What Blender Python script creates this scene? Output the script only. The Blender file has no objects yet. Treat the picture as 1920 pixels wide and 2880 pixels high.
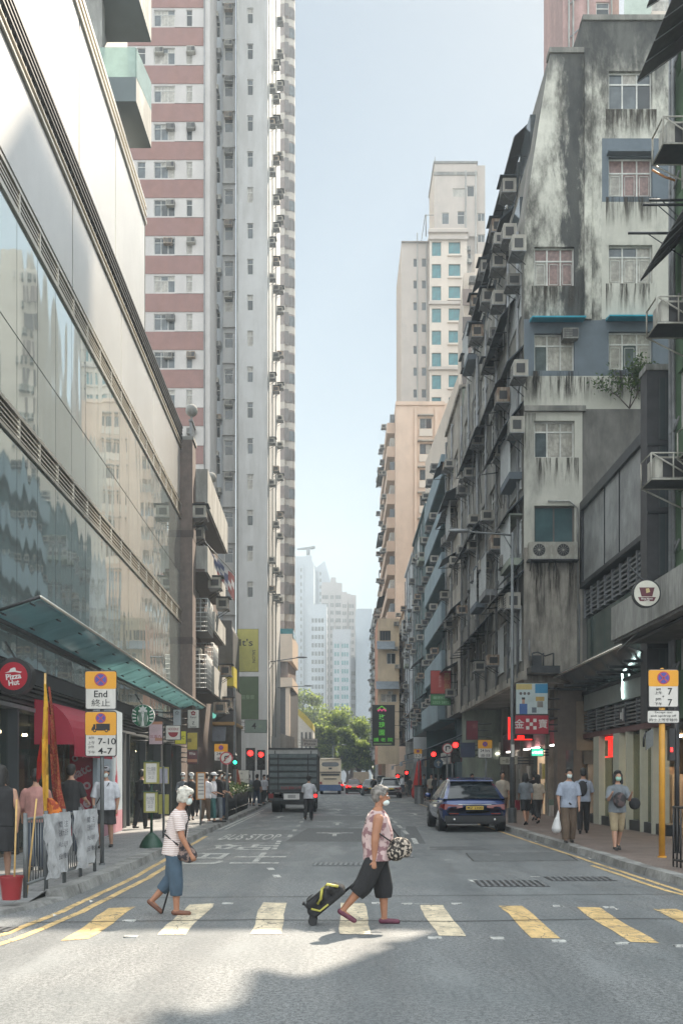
import bpy, math, random
from mathutils import Vector, Matrix, noise as mn
rnd = random.Random(11)
S = bpy.context.scene
C = S.collection
R = math.radians
# ---- picture geometry: focal length 3000 px on a 1920 px wide frame, horizon at row 2188, eye 1.65 m
F, CX, HY, CZ = 3000.0, 960.0, 2188.0, 1.65
def P(x, y, Y): return Vector(((x - CX) / F * Y, Y, CZ + (HY - y) / F * Y))
def G(x, y, z=0.0):
    Y = (CZ - z) * F / (y - HY)
    return Vector(((x - CX) / F * Y, Y, z))
def WX(x, Y): return (x - CX) / F * Y
def WZ(y, Y): return CZ + (HY - y) / F * Y

# ---------------------------------------------------------------- materials
MATS = {}
def _mix(nt, fac, a, b, blend='MIX'):
    n = nt.nodes.new('ShaderNodeMix'); n.data_type = 'RGBA'; n.blend_type = blend
    for sock, v in ((n.inputs['Factor'], fac), (n.inputs['A'], a), (n.inputs['B'], b)):
        if hasattr(v, 'is_output'): nt.links.new(v, sock)
        elif isinstance(v, (int, float)): sock.default_value = v
        else: sock.default_value = (*v[:3], 1)
    return n.outputs['Result']
def _coord(nt, scale=(1, 1, 1), kind='Object'):
    tc = nt.nodes.new('ShaderNodeTexCoord'); mp = nt.nodes.new('ShaderNodeMapping')
    mp.inputs['Scale'].default_value = scale
    nt.links.new(tc.outputs[kind], mp.inputs['Vector']); return mp.outputs['Vector']
def _noise(nt, vec, scale, detail=4, rough=.6):
    n = nt.nodes.new('ShaderNodeTexNoise'); n.inputs['Scale'].default_value = scale
    n.inputs['Detail'].default_value = detail; n.inputs['Roughness'].default_value = rough
    nt.links.new(vec, n.inputs['Vector']); return n.outputs['Fac']
def _ramp(nt, fac, a, b):
    n = nt.nodes.new('ShaderNodeMapRange'); n.inputs['From Min'].default_value = a
    n.inputs['From Max'].default_value = b; n.interpolation_type = 'SMOOTHSTEP'
    nt.links.new(fac, n.inputs['Value']); return n.outputs['Result']
def _math(nt, op, a, b=0.0):
    n = nt.nodes.new('ShaderNodeMath'); n.operation = op
    for i, v in enumerate((a, b)):
        if hasattr(v, 'is_output'): nt.links.new(v, n.inputs[i])
        else: n.inputs[i].default_value = v
    return n.outputs[0]
def new_mat(name):
    m = bpy.data.materials.new(name); m.use_nodes = True
    nt = m.node_tree; b = nt.nodes['Principled BSDF']
    MATS[name] = m
    return m, nt, b
def mat(name, col, rough=.6, metal=0.0, var=.12, vs=3.0, bump=0.0, bs=30.0, dirt=0.0, dcol=(.05, .048, .045),
        ds=.5, streak=4.0, spec=None, ior=None, emit=None, es=1.0, alpha=None, trans=0.0, coat=0.0, dthr=.5):
    """Principled with a mottled base colour; dirt = share of rain-streaked grime; streak > 1 stretches it downwards."""
    if name in MATS: return MATS[name]
    m, nt, b = new_mat(name)
    v = _coord(nt)
    if var > 0:
        n = _noise(nt, v, vs, 5)
        lo = tuple(c * (1 - var) for c in col); hi = tuple(min(1, c * (1 + var)) for c in col)
        c = _mix(nt, _ramp(nt, n, .3, .7), lo, hi)
    else: c = col
    if dirt > 0:
        vv = _coord(nt, (1, 1, 1 / streak))
        n1 = _noise(nt, vv, ds, 8, .65); n2 = _noise(nt, vv, ds * 7, 6, .7)
        f = _math(nt, 'ADD', _math(nt, 'MULTIPLY', n1, .65), _math(nt, 'MULTIPLY', n2, .35))
        f = _ramp(nt, f, dthr - .09, dthr + .09)
        f = _math(nt, 'MULTIPLY', f, dirt)
        c = _mix(nt, f, c, dcol)
    if hasattr(c, 'is_output'): nt.links.new(c, b.inputs['Base Color'])
    else: b.inputs['Base Color'].default_value = (*c, 1)
    b.inputs['Roughness'].default_value = rough; b.inputs['Metallic'].default_value = metal
    if spec is not None: b.inputs['Specular IOR Level'].default_value = spec
    if ior: b.inputs['IOR'].default_value = ior
    if trans: b.inputs['Transmission Weight'].default_value = trans
    if coat: b.inputs['Coat Weight'].default_value = coat; b.inputs['Coat Roughness'].default_value = .06
    if alpha is not None: b.inputs['Alpha'].default_value = alpha
    if emit: b.inputs['Emission Color'].default_value = (*emit, 1); b.inputs['Emission Strength'].default_value = es
    if bump > 0:
        bn = nt.nodes.new('ShaderNodeBump'); bn.inputs['Strength'].default_value = bump
        bn.inputs['Distance'].default_value = .02
        nt.links.new(_noise(nt, v, bs, 4), bn.inputs['Height']); nt.links.new(bn.outputs[0], b.inputs['Normal'])
    return m

# ---------------------------------------------------------------- mesh building
class Fr:
    """a vertical plane from plan point A to plan point B; u runs along it, n points outwards (to the right of A>B)"""
    def __init__(s, A, B, z=0.0):
        s.A = Vector((A[0], A[1], 0)); B = Vector((B[0], B[1], 0)); s.L = (B - s.A).length
        s.U = (B - s.A).normalized(); s.N = Vector((s.U.y, -s.U.x, 0)); s.z = z
        s.rz = math.atan2(s.U.y, s.U.x)
    def p(s, u, z, n=0.0): return s.A + s.U * u + s.N * n + Vector((0, 0, z + s.z))
W0 = Fr((0, 0), (1, 0))     # u = x, n = -y
def wm(o):
    M = o.matrix_basis.copy()
    while o.parent is not None: o = o.parent; M = o.matrix_basis @ M
    return M
class MB:
    def __init__(s): s.v = []; s.f = []; s.m = []; s.mats = []; s.sm = []
    def mi(s, m):
        if m not in s.mats: s.mats.append(m)
        return s.mats.index(m)
    def poly(s, pts, m, smooth=False):
        i = len(s.v); s.v += [tuple(p) for p in pts]; s.f.append(tuple(range(i, i + len(pts)))); s.m.append(s.mi(m)); s.sm.append(smooth)
        return s
    def mesh(s, vs, fs, m, smooth=True):
        i = len(s.v); s.v += [tuple(p) for p in vs]; k = s.mi(m)
        for f in fs: s.f.append(tuple(i + a for a in f)); s.m.append(k); s.sm.append(smooth)
        return s
    def hexa(s, p, m):
        return s.mesh(p, [(0, 3, 2, 1), (4, 5, 6, 7), (0, 1, 5, 4), (1, 2, 6, 5), (2, 3, 7, 6), (3, 0, 4, 7)], m, False)
    def box(s, x0, x1, y0, y1, z0, z1, m):
        return s.hexa([(x0, y0, z0), (x1, y0, z0), (x1, y1, z0), (x0, y1, z0), (x0, y0, z1), (x1, y0, z1), (x1, y1, z1), (x0, y1, z1)], m)
    def fbox(s, fr, u0, u1, z0, z1, n0, n1, m):
        return s.hexa([fr.p(u0, z0, n1), fr.p(u1, z0, n1), fr.p(u1, z0, n0), fr.p(u0, z0, n0),
                       fr.p(u0, z1, n1), fr.p(u1, z1, n1), fr.p(u1, z1, n0), fr.p(u0, z1, n0)], m)
    def prism(s, pts, z0, z1, m):
        n = len(pts); v = [(p[0], p[1], z0) for p in pts] + [(p[0], p[1], z1) for p in pts]
        f = [tuple(range(n - 1, -1, -1)), tuple(range(n, 2 * n))] + [(i, (i + 1) % n, n + (i + 1) % n, n + i) for i in range(n)]
        return s.mesh(v, f, m, False)
    def extr(s, pts, vec, m, smooth=False):
        """closed outline pts (3-D) pushed along vec"""
        n = len(pts); vec = Vector(vec); v = [Vector(p) for p in pts] + [Vector(p) + vec for p in pts]
        f = [tuple(range(n - 1, -1, -1)), tuple(range(n, 2 * n))] + [(i, (i + 1) % n, n + (i + 1) % n, n + i) for i in range(n)]
        return s.mesh(v, f, m, smooth)
    def tube(s, pts, r, m, n=8, smooth=True):
        pts = [Vector(p) for p in pts]; rs = r if isinstance(r, (list, tuple)) else [r] * len(pts)
        v = []; f = []
        for i, p in enumerate(pts):
            a = pts[max(0, i - 1)]; b = pts[min(len(pts) - 1, i + 1)]; d = (b - a).normalized()
            up = Vector((0, 0, 1)) if abs(d.z) < .9 else Vector((1, 0, 0))
            x = d.cross(up).normalized(); y = x.cross(d)
            for k in range(n):
                t = 2 * math.pi * k / n; v.append(p + (x * math.cos(t) + y * math.sin(t)) * rs[i])
        for i in range(len(pts) - 1):
            for k in range(n):
                a = i * n + k; b = i * n + (k + 1) % n; f.append((a, a + n, b + n, b))
        f.append(tuple(range(n))); f.append(tuple(range(len(v) - 1, len(v) - n - 1, -1)))
        return s.mesh(v, f, m, smooth)
    def disc(s, c, ax, r, h, m, n=28, m2=None):
        """short cylinder from c along ax"""
        ax = Vector(ax).normalized(); up = Vector((0, 0, 1)) if abs(ax.z) < .9 else Vector((1, 0, 0))
        x = ax.cross(up).normalized(); y = x.cross(ax); c = Vector(c)
        a = [c + (x * math.cos(2 * math.pi * k / n) + y * math.sin(2 * math.pi * k / n)) * r for k in range(n)]
        b = [p + ax * h for p in a]
        s.mesh(a + b, [(k, (k + 1) % n, n + (k + 1) % n, n + k) for k in range(n)], m, True)
        s.mesh(a, [tuple(range(n - 1, -1, -1))], m, False); s.mesh(b, [tuple(range(n))], m2 or m, False)
        return s
    def ell(s, c, r, m, n=14, k=9, rot=None):
        c = Vector(c); v = []; f = []
        for i in range(k + 1):
            t = math.pi * i / k
            for j in range(n):
                a = 2 * math.pi * j / n
                p = Vector((r[0] * math.sin(t) * math.cos(a), r[1] * math.sin(t) * math.sin(a), r[2] * math.cos(t)))
                if rot: p = rot @ p
                v.append(c + p)
        for i in range(k):
            for j in range(n): f.append((i * n + j, (i + 1) * n + j, (i + 1) * n + (j + 1) % n, i * n + (j + 1) % n))
        return s.mesh(v, f, m, True)
    def cap(s, a, b, r0, r1, m=None, n=12, sq=1.0, ax=None):
        """tapered capsule; sq squashes it along ax"""
        a = Vector(a); b = Vector(b); d = (b - a); L = d.length; d = d.normalized() if L > 1e-6 else Vector((0, 0, 1))
        up = Vector(ax) if ax else (Vector((0, 0, 1)) if abs(d.z) < .9 else Vector((1, 0, 0)))
        x = d.cross(up).normalized(); y = x.cross(d)
        pts = []
        for t in (-1, -.85, -.5, 0): pts.append((a + d * r0 * t * .98, r0 * math.sqrt(max(0.0004, 1 - t * t))))
        for t in (0, .5, .85, 1): pts.append((b + d * r1 * t * .98, r1 * math.sqrt(max(0.0004, 1 - t * t))))
        v = []; f = []
        for p, r in pts:
            for k in range(n):
                t = 2 * math.pi * k / n; v.append(p + x * math.cos(t) * r + y * math.sin(t) * r * sq)
        for i in range(len(pts) - 1):
            for k in range(n):
                q = i * n + k; w = i * n + (k + 1) % n; f.append((q, q + n, w + n, w))
        f.append(tuple(range(n))); f.append(tuple(range(len(v) - 1, len(v) - n - 1, -1)))
        return s.mesh(v, f, m, True)
    def wall(s, fr, u0, u1, z0, z1, holes, m, depth=.18, rm=None, n=0.0):
        us = sorted({round(a, 4) for a in [u0, u1] + [h[0] for h in holes] + [h[1] for h in holes] if u0 - 1e-4 <= a <= u1 + 1e-4})
        zs = sorted({round(a, 4) for a in [z0, z1] + [h[2] for h in holes] + [h[3] for h in holes] if z0 - 1e-4 <= a <= z1 + 1e-4})
        for i in range(len(us) - 1):
            cu = (us[i] + us[i + 1]) / 2; run = None
            hs = [h for h in holes if h[0] < cu < h[1]]
            for j in range(len(zs) - 1):
                cz = (zs[j] + zs[j + 1]) / 2
                if any(h[2] < cz < h[3] for h in hs):
                    if run is not None: s.poly([fr.p(us[i], run, n), fr.p(us[i + 1], run, n), fr.p(us[i + 1], zs[j], n), fr.p(us[i], zs[j], n)], m); run = None
                elif run is None: run = zs[j]
            if run is not None: s.poly([fr.p(us[i], run, n), fr.p(us[i + 1], run, n), fr.p(us[i + 1], zs[-1], n), fr.p(us[i], zs[-1], n)], m)
        for a, b, c, d in holes:
            q = [(a, c), (b, c), (b, d), (a, d)]
            for k in range(4):
                e, g = q[k], q[(k + 1) % 4]
                s.poly([fr.p(e[0], e[1], n), fr.p(e[0], e[1], n - depth), fr.p(g[0], g[1], n - depth), fr.p(g[0], g[1], n)], rm or m)
        return s
    def data(s, name):
        me = bpy.data.meshes.new(name); me.from_pydata(s.v, [], s.f)
        for m in s.mats: me.materials.append(m)
        me.polygons.foreach_set('material_index', s.m); me.polygons.foreach_set('use_smooth', s.sm); me.update()
        return me
    def build(s, name, parent=None, loc=None):
        me = s.data(name)
        if loc is not None: me.transform(Matrix.Translation(-Vector(loc)))
        elif parent is not None: me.transform(wm(parent).inverted())
        o = bpy.data.objects.new(name, me); C.objects.link(o)
        if loc is not None: o.location = loc
        if parent is not None: o.parent = parent
        return o
def tag(o, label=None, cat=None, group=None, kind=None):
    if label: o['label'] = label
    if cat: o['category'] = cat
    if group: o['group'] = group
    if kind: o['kind'] = kind
    return o
def thing(name, label, cat, loc=(0, 0, 0), rz=0.0, group=None):
    """an Empty at the thing's base; children built in WORLD coordinates are moved into its frame by MB.build"""
    o = bpy.data.objects.new(name, None); C.objects.link(o); o.empty_display_size = .3
    o.location = loc; o.rotation_euler = (0, 0, rz)
    o.matrix_basis = Matrix.Translation(Vector(loc)) @ Matrix.Rotation(rz, 4, 'Z')
    return tag(o, label, cat, group)
def struct(o): o['kind'] = 'structure'; return o
def place(me, name, parent, loc, rz, scale=None):
    """an object that shares mesh data, given in world coordinates, under parent"""
    o = bpy.data.objects.new(name, me); C.objects.link(o)
    M = Matrix.Translation(Vector(loc)) @ Matrix.Rotation(rz, 4, 'Z')
    if scale: M = M @ Matrix.Diagonal((*scale, 1))
    if parent is not None: o.parent = parent; M = wm(parent).inverted() @ M
    o.matrix_basis = M
    return o
# copy of a thing and of its parts and sub-parts
def copy_tree(o, parent=None):
    c = o.copy(); C.objects.link(c)
    if parent is not None: c.parent = parent
    for ch in list(o.children): copy_tree(ch, c)
    return c
# ---------------------------------------------------------------- lettering
def text_mesh(s, m, w=None, h=None, ext=.004, bold=0.0):
    cu = bpy.data.curves.new('lettering', 'FONT'); cu.body = s; cu.size = 1; cu.extrude = 0; cu.offset = bold
    cu.resolution_u = 3; cu.align_x = 'CENTER'; cu.space_line = .9
    o = bpy.data.objects.new('lettering', cu); C.objects.link(o)
    dg = bpy.context.evaluated_depsgraph_get(); me = bpy.data.meshes.new_from_object(o.evaluated_get(dg))
    bpy.data.objects.remove(o); bpy.data.curves.remove(cu)
    if not me.vertices: return None
    xs = [v.co.x for v in me.vertices]; ys = [v.co.y for v in me.vertices]
    cx, cy = (min(xs) + max(xs)) / 2, (min(ys) + max(ys)) / 2
    sx = (w / (max(xs) - min(xs))) if w else None; sy = (h / (max(ys) - min(ys))) if h else None
    sx = sx or sy; sy = sy or sx
    for v in me.vertices: v.co = ((v.co.x - cx) * sx, 0, (v.co.y - cy) * sy)
    me.materials.clear(); me.materials.append(m); me.update()
    return me
TC = {}
def letter(s, parent, fr, u, z, n, m, w=None, h=None, rot=0.0, name='lettering', bold=0.0):
    """lettering centred at (u, z) on the plane of fr, n metres proud of it"""
    k = (s, m.name, w, h, bold)
    if k not in TC: TC[k] = text_mesh(s, m, w, h, bold=bold)
    if TC[k] is None: return None
    o = bpy.data.objects.new(name, TC[k]); C.objects.link(o)
    M = Matrix.Translation(fr.p(u, z, n)) @ Matrix.Rotation(fr.rz, 4, 'Z') @ Matrix.Rotation(rot, 4, 'Y')
    par = parent
    if parent is not None:
        o.parent = parent
        M = wm(parent).inverted() @ M
    o.matrix_basis = M
    return o
GY0 = 23.2
HAZE = 0.0011
EXPO = 1.66
SKY_FILL = (12.8, 13.6, 13.9)
# ================================================================ shared materials
def asphalt():
    m, nt, b = new_mat('asphalt'); v = _coord(nt)
    big = _noise(nt, v, .35, 6, .6); mid = _noise(nt, _coord(nt, (1, .22, 1)), 1.6, 5, .6); blot = _noise(nt, v, 2.3, 6, .7)
    fine = _math(nt, 'ADD', _math(nt, 'MULTIPLY', _noise(nt, v, 75, 2, .8), .5), _math(nt, 'MULTIPLY', _noise(nt, v, 24, 3, .8), .5))
    c = _mix(nt, _ramp(nt, fine, .43, .57), (.055, .062, .067), (.255, .262, .265))
    c = _mix(nt, _math(nt, 'MULTIPLY', _ramp(nt, big, .38, .62), .5), c, (.105, .12, .128))
    c = _mix(nt, _math(nt, 'MULTIPLY', _ramp(nt, mid, .5, .72), .5), c, (.22, .232, .237))
    sx = nt.nodes.new('ShaderNodeSeparateXYZ'); nt.links.new(v, sx.inputs[0])      # wheel-polished lanes and oil drips between them
    w = _math(nt, 'SINE', _math(nt, 'ADD', _math(nt, 'MULTIPLY', sx.outputs['X'], 3.9), _math(nt, 'MULTIPLY', blot, 1.6)))
    c = _mix(nt, _math(nt, 'MULTIPLY', _ramp(nt, w, .2, 1.0), .3), c, (.07, .078, .085))
    oil = _math(nt, 'MULTIPLY', _ramp(nt, _noise(nt, _coord(nt, (1, .45, 1)), 1.1, 7, .75), .6, .7), .6)
    c = _mix(nt, oil, c, (.03, .032, .034))
    nt.links.new(c, b.inputs['Base Color'])
    r = nt.nodes.new('ShaderNodeMapRange'); r.inputs['From Min'].default_value = .35; r.inputs['From Max'].default_value = .65; r.inputs['To Min'].default_value = .42; r.inputs['To Max'].default_value = .75
    nt.links.new(mid, r.inputs['Value']); nt.links.new(r.outputs[0], b.inputs['Roughness'])
    bn = nt.nodes.new('ShaderNodeBump'); bn.inputs['Strength'].default_value = .7; bn.inputs['Distance'].default_value = .008
    nt.links.new(fine, bn.inputs['Height']); nt.links.new(bn.outputs[0], b.inputs['Normal']); return m
def paving(name, c1, c2, cm, sx, sy, off=.5):
    m, nt, b = new_mat(name); v = _coord(nt)
    k = nt.nodes.new('ShaderNodeTexBrick'); k.inputs['Scale'].default_value = 1
    k.inputs['Brick Width'].default_value = sx; k.inputs['Row Height'].default_value = sy; k.inputs['Mortar Size'].default_value = .006
    k.offset = off; nt.links.new(v, k.inputs['Vector'])
    for i, c in (('Color1', c1), ('Color2', c2), ('Mortar', cm)): k.inputs[i].default_value = (*c, 1)
    n = _noise(nt, v, 1.2, 7, .7)
    c = _mix(nt, _math(nt, 'MULTIPLY', _ramp(nt, n, .42, .7), .55), k.outputs['Color'], tuple(a * .55 for a in c1))
    nt.links.new(c, b.inputs['Base Color']); b.inputs['Roughness'].default_value = .7
    bn = nt.nodes.new('ShaderNodeBump'); bn.inputs['Strength'].default_value = .4; bn.inputs['Distance'].default_value = .01
    nt.links.new(_math(nt, 'SUBTRACT', _noise(nt, v, 40, 3), k.outputs['Fac']), bn.inputs['Height'])
    nt.links.new(bn.outputs[0], b.inputs['Normal']); return m
def paint(name, col, wear=.45):
    m, nt, b = new_mat(name); v = _coord(nt)
    n = _noise(nt, v, 7, 8, .8); g = _noise(nt, v, 45, 3, .8); big = _noise(nt, v, 1.4, 5, .7)
    f = _math(nt, 'ADD', _math(nt, 'MULTIPLY', n, .55), _math(nt, 'ADD', _math(nt, 'MULTIPLY', g, .25), _math(nt, 'MULTIPLY', big, .2)))
    c = _mix(nt, _ramp(nt, _noise(nt, _coord(nt, (1, .3, 1)), 5, 5, .7), .35, .65), tuple(x * .68 for x in col), col)
    c = _mix(nt, _ramp(nt, f, .56 - wear * .08, .62 - wear * .08), c, (.1, .105, .11))
    w = nt.nodes.new('ShaderNodeTexVoronoi'); w.feature = 'DISTANCE_TO_EDGE'; w.inputs['Scale'].default_value = 2.3; w.inputs['Randomness'].default_value = 1
    wob = nt.nodes.new('ShaderNodeTexNoise'); wob.inputs['Scale'].default_value = 6; nt.links.new(v, wob.inputs['Vector']); nt.links.new(_mix(nt, .12, v, wob.outputs['Color']), w.inputs['Vector'])
    c = _mix(nt, _math(nt, 'MULTIPLY', _ramp(nt, w.outputs['Distance'], .016, .004), .8), c, (.07, .07, .07))
    nt.links.new(c, b.inputs['Base Color']); b.inputs['Roughness'].default_value = .65
    bn = nt.nodes.new('ShaderNodeBump'); bn.inputs['Strength'].default_value = .5; bn.inputs['Distance'].default_value = .006
    nt.links.new(g, bn.inputs['Height']); nt.links.new(bn.outputs[0], b.inputs['Normal']); return m
M_asph = asphalt()
M_pavl = paving('grey_pavers', (.2, .205, .21), (.26, .26, .26), (.08, .08, .08), .4, .2)
M_pavr = paving('brown_pavers', (.15, .115, .1), (.2, .155, .135), (.06, .05, .045), .2, .1)
M_kerb = mat('kerb_stone', (.3, .3, .29), .75, var=.2, vs=6, bump=.4, dirt=.6, ds=1.5, streak=1)
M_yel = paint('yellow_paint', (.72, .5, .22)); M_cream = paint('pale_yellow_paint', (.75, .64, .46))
M_wht = paint('white_road_paint', (.6, .6, .57), .7)
M_ink = mat('black_ink', (.015, .015, .017), .55, var=0)
M_white = mat('white_enamel', (.75, .75, .73), .4, var=.04)
M_grey = mat('grey_metal', (.22, .23, .24), .45, .6, var=.15, vs=5)
M_dgrey = mat('dark_metal', (.045, .048, .052), .45, .5, var=.2, vs=6)
M_black = mat('black_plastic', (.012, .012, .014), .4, var=.1)
M_rub = mat('rubber', (.015, .015, .016), .75, var=.2)
M_conc = mat('concrete', (.33, .33, .31), .85, var=.12, bump=.3, dirt=.7, ds=.7)
M_glass_d = mat('dark_window_glass', (.02, .026, .03), .06, var=.2, vs=1.5, ior=1.6)
M_glass_m = mat('grey_window_glass', (.085, .1, .11), .1, var=.3, vs=2, ior=1.55)
M_glass_t = mat('teal_window_glass', (.03, .16, .18), .08, var=.3, vs=1, ior=1.6)
M_curt = mat('curtained_window', (.38, .36, .32), .35, var=.25, vs=6, dirt=.5, ds=5, streak=8, dcol=(.14, .13, .12))
M_curr = mat('reddish_curtained_window', (.2, .13, .12), .3, var=.3, vs=6)
M_frw = mat('white_window_frame', (.6, .6, .57), .55, var=.1, dirt=.3, ds=2)
M_frd = mat('brown_window_frame', (.1, .085, .08), .5, var=.1)
M_ac = mat('cream_enamel', (.46, .45, .4), .5, var=.12, dirt=.7, ds=2.2, dcol=(.2, .18, .15))
mat('weathered_enamel', (.3, .3, .28), .6, var=.2, dirt=.8, ds=2, dcol=(.1, .09, .08)); mat('rusty_enamel', (.38, .33, .26), .6, var=.2, dirt=.9, ds=3, dcol=(.13, .06, .03))
M_acd = mat('grille_black', (.03, .03, .032), .6, var=.2)
M_awn = mat('dark_blue_awning', (.018, .03, .042), .6, var=.25, vs=2)
M_pipe = mat('drain_pipe', (.24, .25, .26), .6, var=.2, dirt=.4, ds=1)
PANES = [M_glass_d, M_glass_d, M_glass_m, M_curt]

M_brd0 = mat('dry_leaf', (.16, .08, .04), .7, var=.2)
# ================================================================ ground
g = MB()
g.poly([(-900, -60, 0), (900, -60, 0), (900, 1500, 0), (-900, 1500, 0)], M_asph); struct(g.build('road'))
KX, LX0, LX1 = 5.1, -3.7, -4.35      # kerb lines: right; left near, left far
def lk(y): return -3.7 - max(0, y - 17) / 38 * .6 if y < 55 else -4.3 - min(1.2, (y - 55) * .03)
ys = [15.2, 17, 20, 25, 30, 36, 42, 48, 55, 64, 78]
def pavement(name, edge, outer, m, z=.13):
    b = MB(); n = len(edge)
    b.mesh([(x, y, z) for x, y in edge] + [(x, y, z) for x, y in outer], [(i, i + 1, n + i + 1, n + i) for i in range(n - 1)], m, False)
    return struct(b.build(name))
def kerb(name, edge, w, z=.135, side=1):
    """stones about a metre long along the kerb line, with small gaps and unequal heights"""
    b = MB()
    for i in range(len(edge) - 1):
        a, c = Vector((*edge[i], 0)), Vector((*edge[i + 1], 0)); d = (c - a); n = max(1, int(d.length / .95)); d /= n
        nn = Vector((-d.y, d.x, 0)).normalized() * side * w
        for k in range(n):
            p = a + d * (k + .008); q = a + d * (k + .985); j = rnd.uniform(-.012, .012); zt = z + rnd.uniform(-.006, .008)
            e = nn.normalized() * j
            b.mesh([p + e, q + e, q + nn, p + nn, p + e * 2.5 + nn * .12 + Vector((0, 0, zt)), q + e * 2.5 + nn * .12 + Vector((0, 0, zt)), q + nn + Vector((0, 0, zt)), p + nn + Vector((0, 0, zt))],
                   [(4, 5, 6, 7), (0, 1, 5, 4), (1, 2, 6, 5), (3, 0, 4, 7)], M_kerb, False)
    return struct(b.build(name))
el = [(lk(y), y) for y in ys]
corner = [(-9.5, 8.2), (-6.6, 9.4), (-5.0, 10.8), (-4.2, 12.4), (-3.82, 13.6), (-3.72, 14.4)]
kerb('kerb', [(x, y) for x, y in corner], .28, .05, 1)
kerb('kerb', [(-3.72, 14.4)] + el, .28, .135, 1)
pavement('pavement', [(-3.72 - .26, 14.4)] + [(x - .26, y) for x, y in el], [(-16, 14.4)] + [(-16, y) for y in ys], M_pavl, .13)
b = MB(); cc = [(x - .2, y + .1) for x, y in corner[:-1]] + [(-3.98, 14.4)]
b.mesh([(x, y, .052) for x, y in cc[:-1]] + [(cc[-1][0], 14.395, .126)] + [(-16, y, .052) for x, y in cc[:-1]] + [(-16, 14.395, .126)],
       [(i, i + 1, 7 + i - 1 + (0 if True else 0), 6 + i) for i in range(0)] + [(i, i + 1, 6 + i + 1, 6 + i) for i in range(5)], M_pavl, False)
struct(b.build('pavement'))
er = [(7.6, 10.6), (6.3, 11.6), (5.5, 13.2), (5.17, 15.2)] + [(5.1, y) for y in (18, 24, 31, 40, 50, 62, 74)]
kerb('kerb', er[::-1], .26, .135, 1)
pavement('pavement', [(x + .24, y) for x, y in er], [(22, y) for x, y in er], M_pavr, .13)
# the next blocks beyond the second crossing
e2 = [(-5.4, 96), (-5.6, 150), (-5.8, 215)]
kerb('kerb', e2, .28, .135, 1); pavement('pavement', [(x - .26, y) for x, y in e2], [(-30, y) for x, y in e2], M_pavl)
e3 = [(5.1, 96), (5.1, 150), (5.1, 240)]
kerb('kerb', e3[::-1], .28, .135, 1); pavement('pavement', [(x + .26, y) for x, y in e3], [(30, y) for x, y in e3], M_pavr)

# ---- road markings, drawn on the asphalt with ragged edges
def ribbon(b, pts, m, z=.004):
    """closed ground polygon from (x, y) world points, edges nibbled"""
    b.poly([(p[0], p[1], z) for p in pts], m)
def stripe_px(b, q, m, z=.004):
    """q: top-left, top-right, bottom-right, bottom-left rows of the picture, sides wander a little"""
    tl, tr, br, bl = [G(*p) for p in q]; n = 7
    L = [tl.lerp(bl, i / n) + Vector((rnd.uniform(-.01, .01) + .016 * math.sin(i * .8 + tl.x * 3), 0, 0)) for i in range(n + 1)]
    Rr = [tr.lerp(br, i / n) + Vector((rnd.uniform(-.01, .01) + .016 * math.sin(i * .8 + tl.x * 3), 0, 0)) for i in range(n + 1)]
    vs = [(p.x, p.y, z) for p in L + Rr]
    b.mesh(vs, [(i, i + 1, n + 2 + i, n + 1 + i) for i in range(n)], m, False)
zc = MB()
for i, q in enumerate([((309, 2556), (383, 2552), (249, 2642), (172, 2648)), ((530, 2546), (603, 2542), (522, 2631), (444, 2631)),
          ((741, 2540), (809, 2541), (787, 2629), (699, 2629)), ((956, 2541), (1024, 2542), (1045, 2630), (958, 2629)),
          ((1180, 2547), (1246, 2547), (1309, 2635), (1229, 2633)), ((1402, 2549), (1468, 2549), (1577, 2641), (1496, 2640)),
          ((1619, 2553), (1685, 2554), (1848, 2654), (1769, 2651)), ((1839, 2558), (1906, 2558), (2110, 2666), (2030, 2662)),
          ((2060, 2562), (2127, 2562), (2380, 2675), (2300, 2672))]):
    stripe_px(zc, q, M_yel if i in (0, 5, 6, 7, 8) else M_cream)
struct(zc.build('zebra_crossing'))
rm = MB()
for x, y in ((363, 2592), (368, 2637), (1144, 2544), (1284, 2544), (1060, 2542), (1222, 2640), (1398, 2641), (1570, 2649), (1747, 2655), (1568, 2550), (1710, 2554), (880, 2541), (640, 2543), (1915, 2663)):
    c = G(x, y); rm.box(c.x - .07, c.x + .07, c.y - .05, c.y + .05, .0, .012, M_wht)
struct(rm.build('crossing_studs'))
yl = MB()
def line(b, pts, w, m, dash=None, z=.004):
    for i in range(len(pts) - 1):
        a, c = Vector(pts[i]), Vector(pts[i + 1]); d = c - a; n = max(1, int(d.length / .55)); nn = Vector((-d.y, d.x)).normalized() * w / 2
        L = [a + d * k / n for k in range(n + 1)]
        if dash:
            t = 0
            while t < d.length:
                p = a + d.normalized() * t; q = a + d.normalized() * min(d.length, t + dash[0])
                b.poly([(*(p - nn), z), (*(q - nn), z), (*(q + nn), z), (*(p + nn), z)], m); t += dash[0] + dash[1]
            continue
        vs = []
        for p in L:
            j = rnd.uniform(-.01, .01); vs += [(p.x - nn.x + j, p.y - nn.y, z), (p.x + nn.x + j, p.y + nn.y, z)]
        b.mesh(vs, [(2 * k, 2 * k + 1, 2 * k + 3, 2 * k + 2) for k in range(n)], m, False)
line(yl, [(4.93, 15.2), (4.9, 20), (4.86, 27), (4.86, 38), (4.86, 70)], .09, M_yel)
line(yl, [(5.2, 12.2), (4.73, 15.5), (4.7, 20)], .09, M_yel)
line(yl, [(-3.9, 9.9), (-3.55, 11.2), (-3.44, 13), (-3.42, 17.5), (-3.55, 22), (-3.8, 30)], .1, M_yel)
line(yl, [(-3.55, 9.6), (-3.3, 11), (-3.19, 13), (-3.17, 17.5), (-3.25, 20)], .1, M_yel)
line(yl, [(-4.4, 9.4), (-4.1, 10.3)], .12, M_yel)
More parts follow.
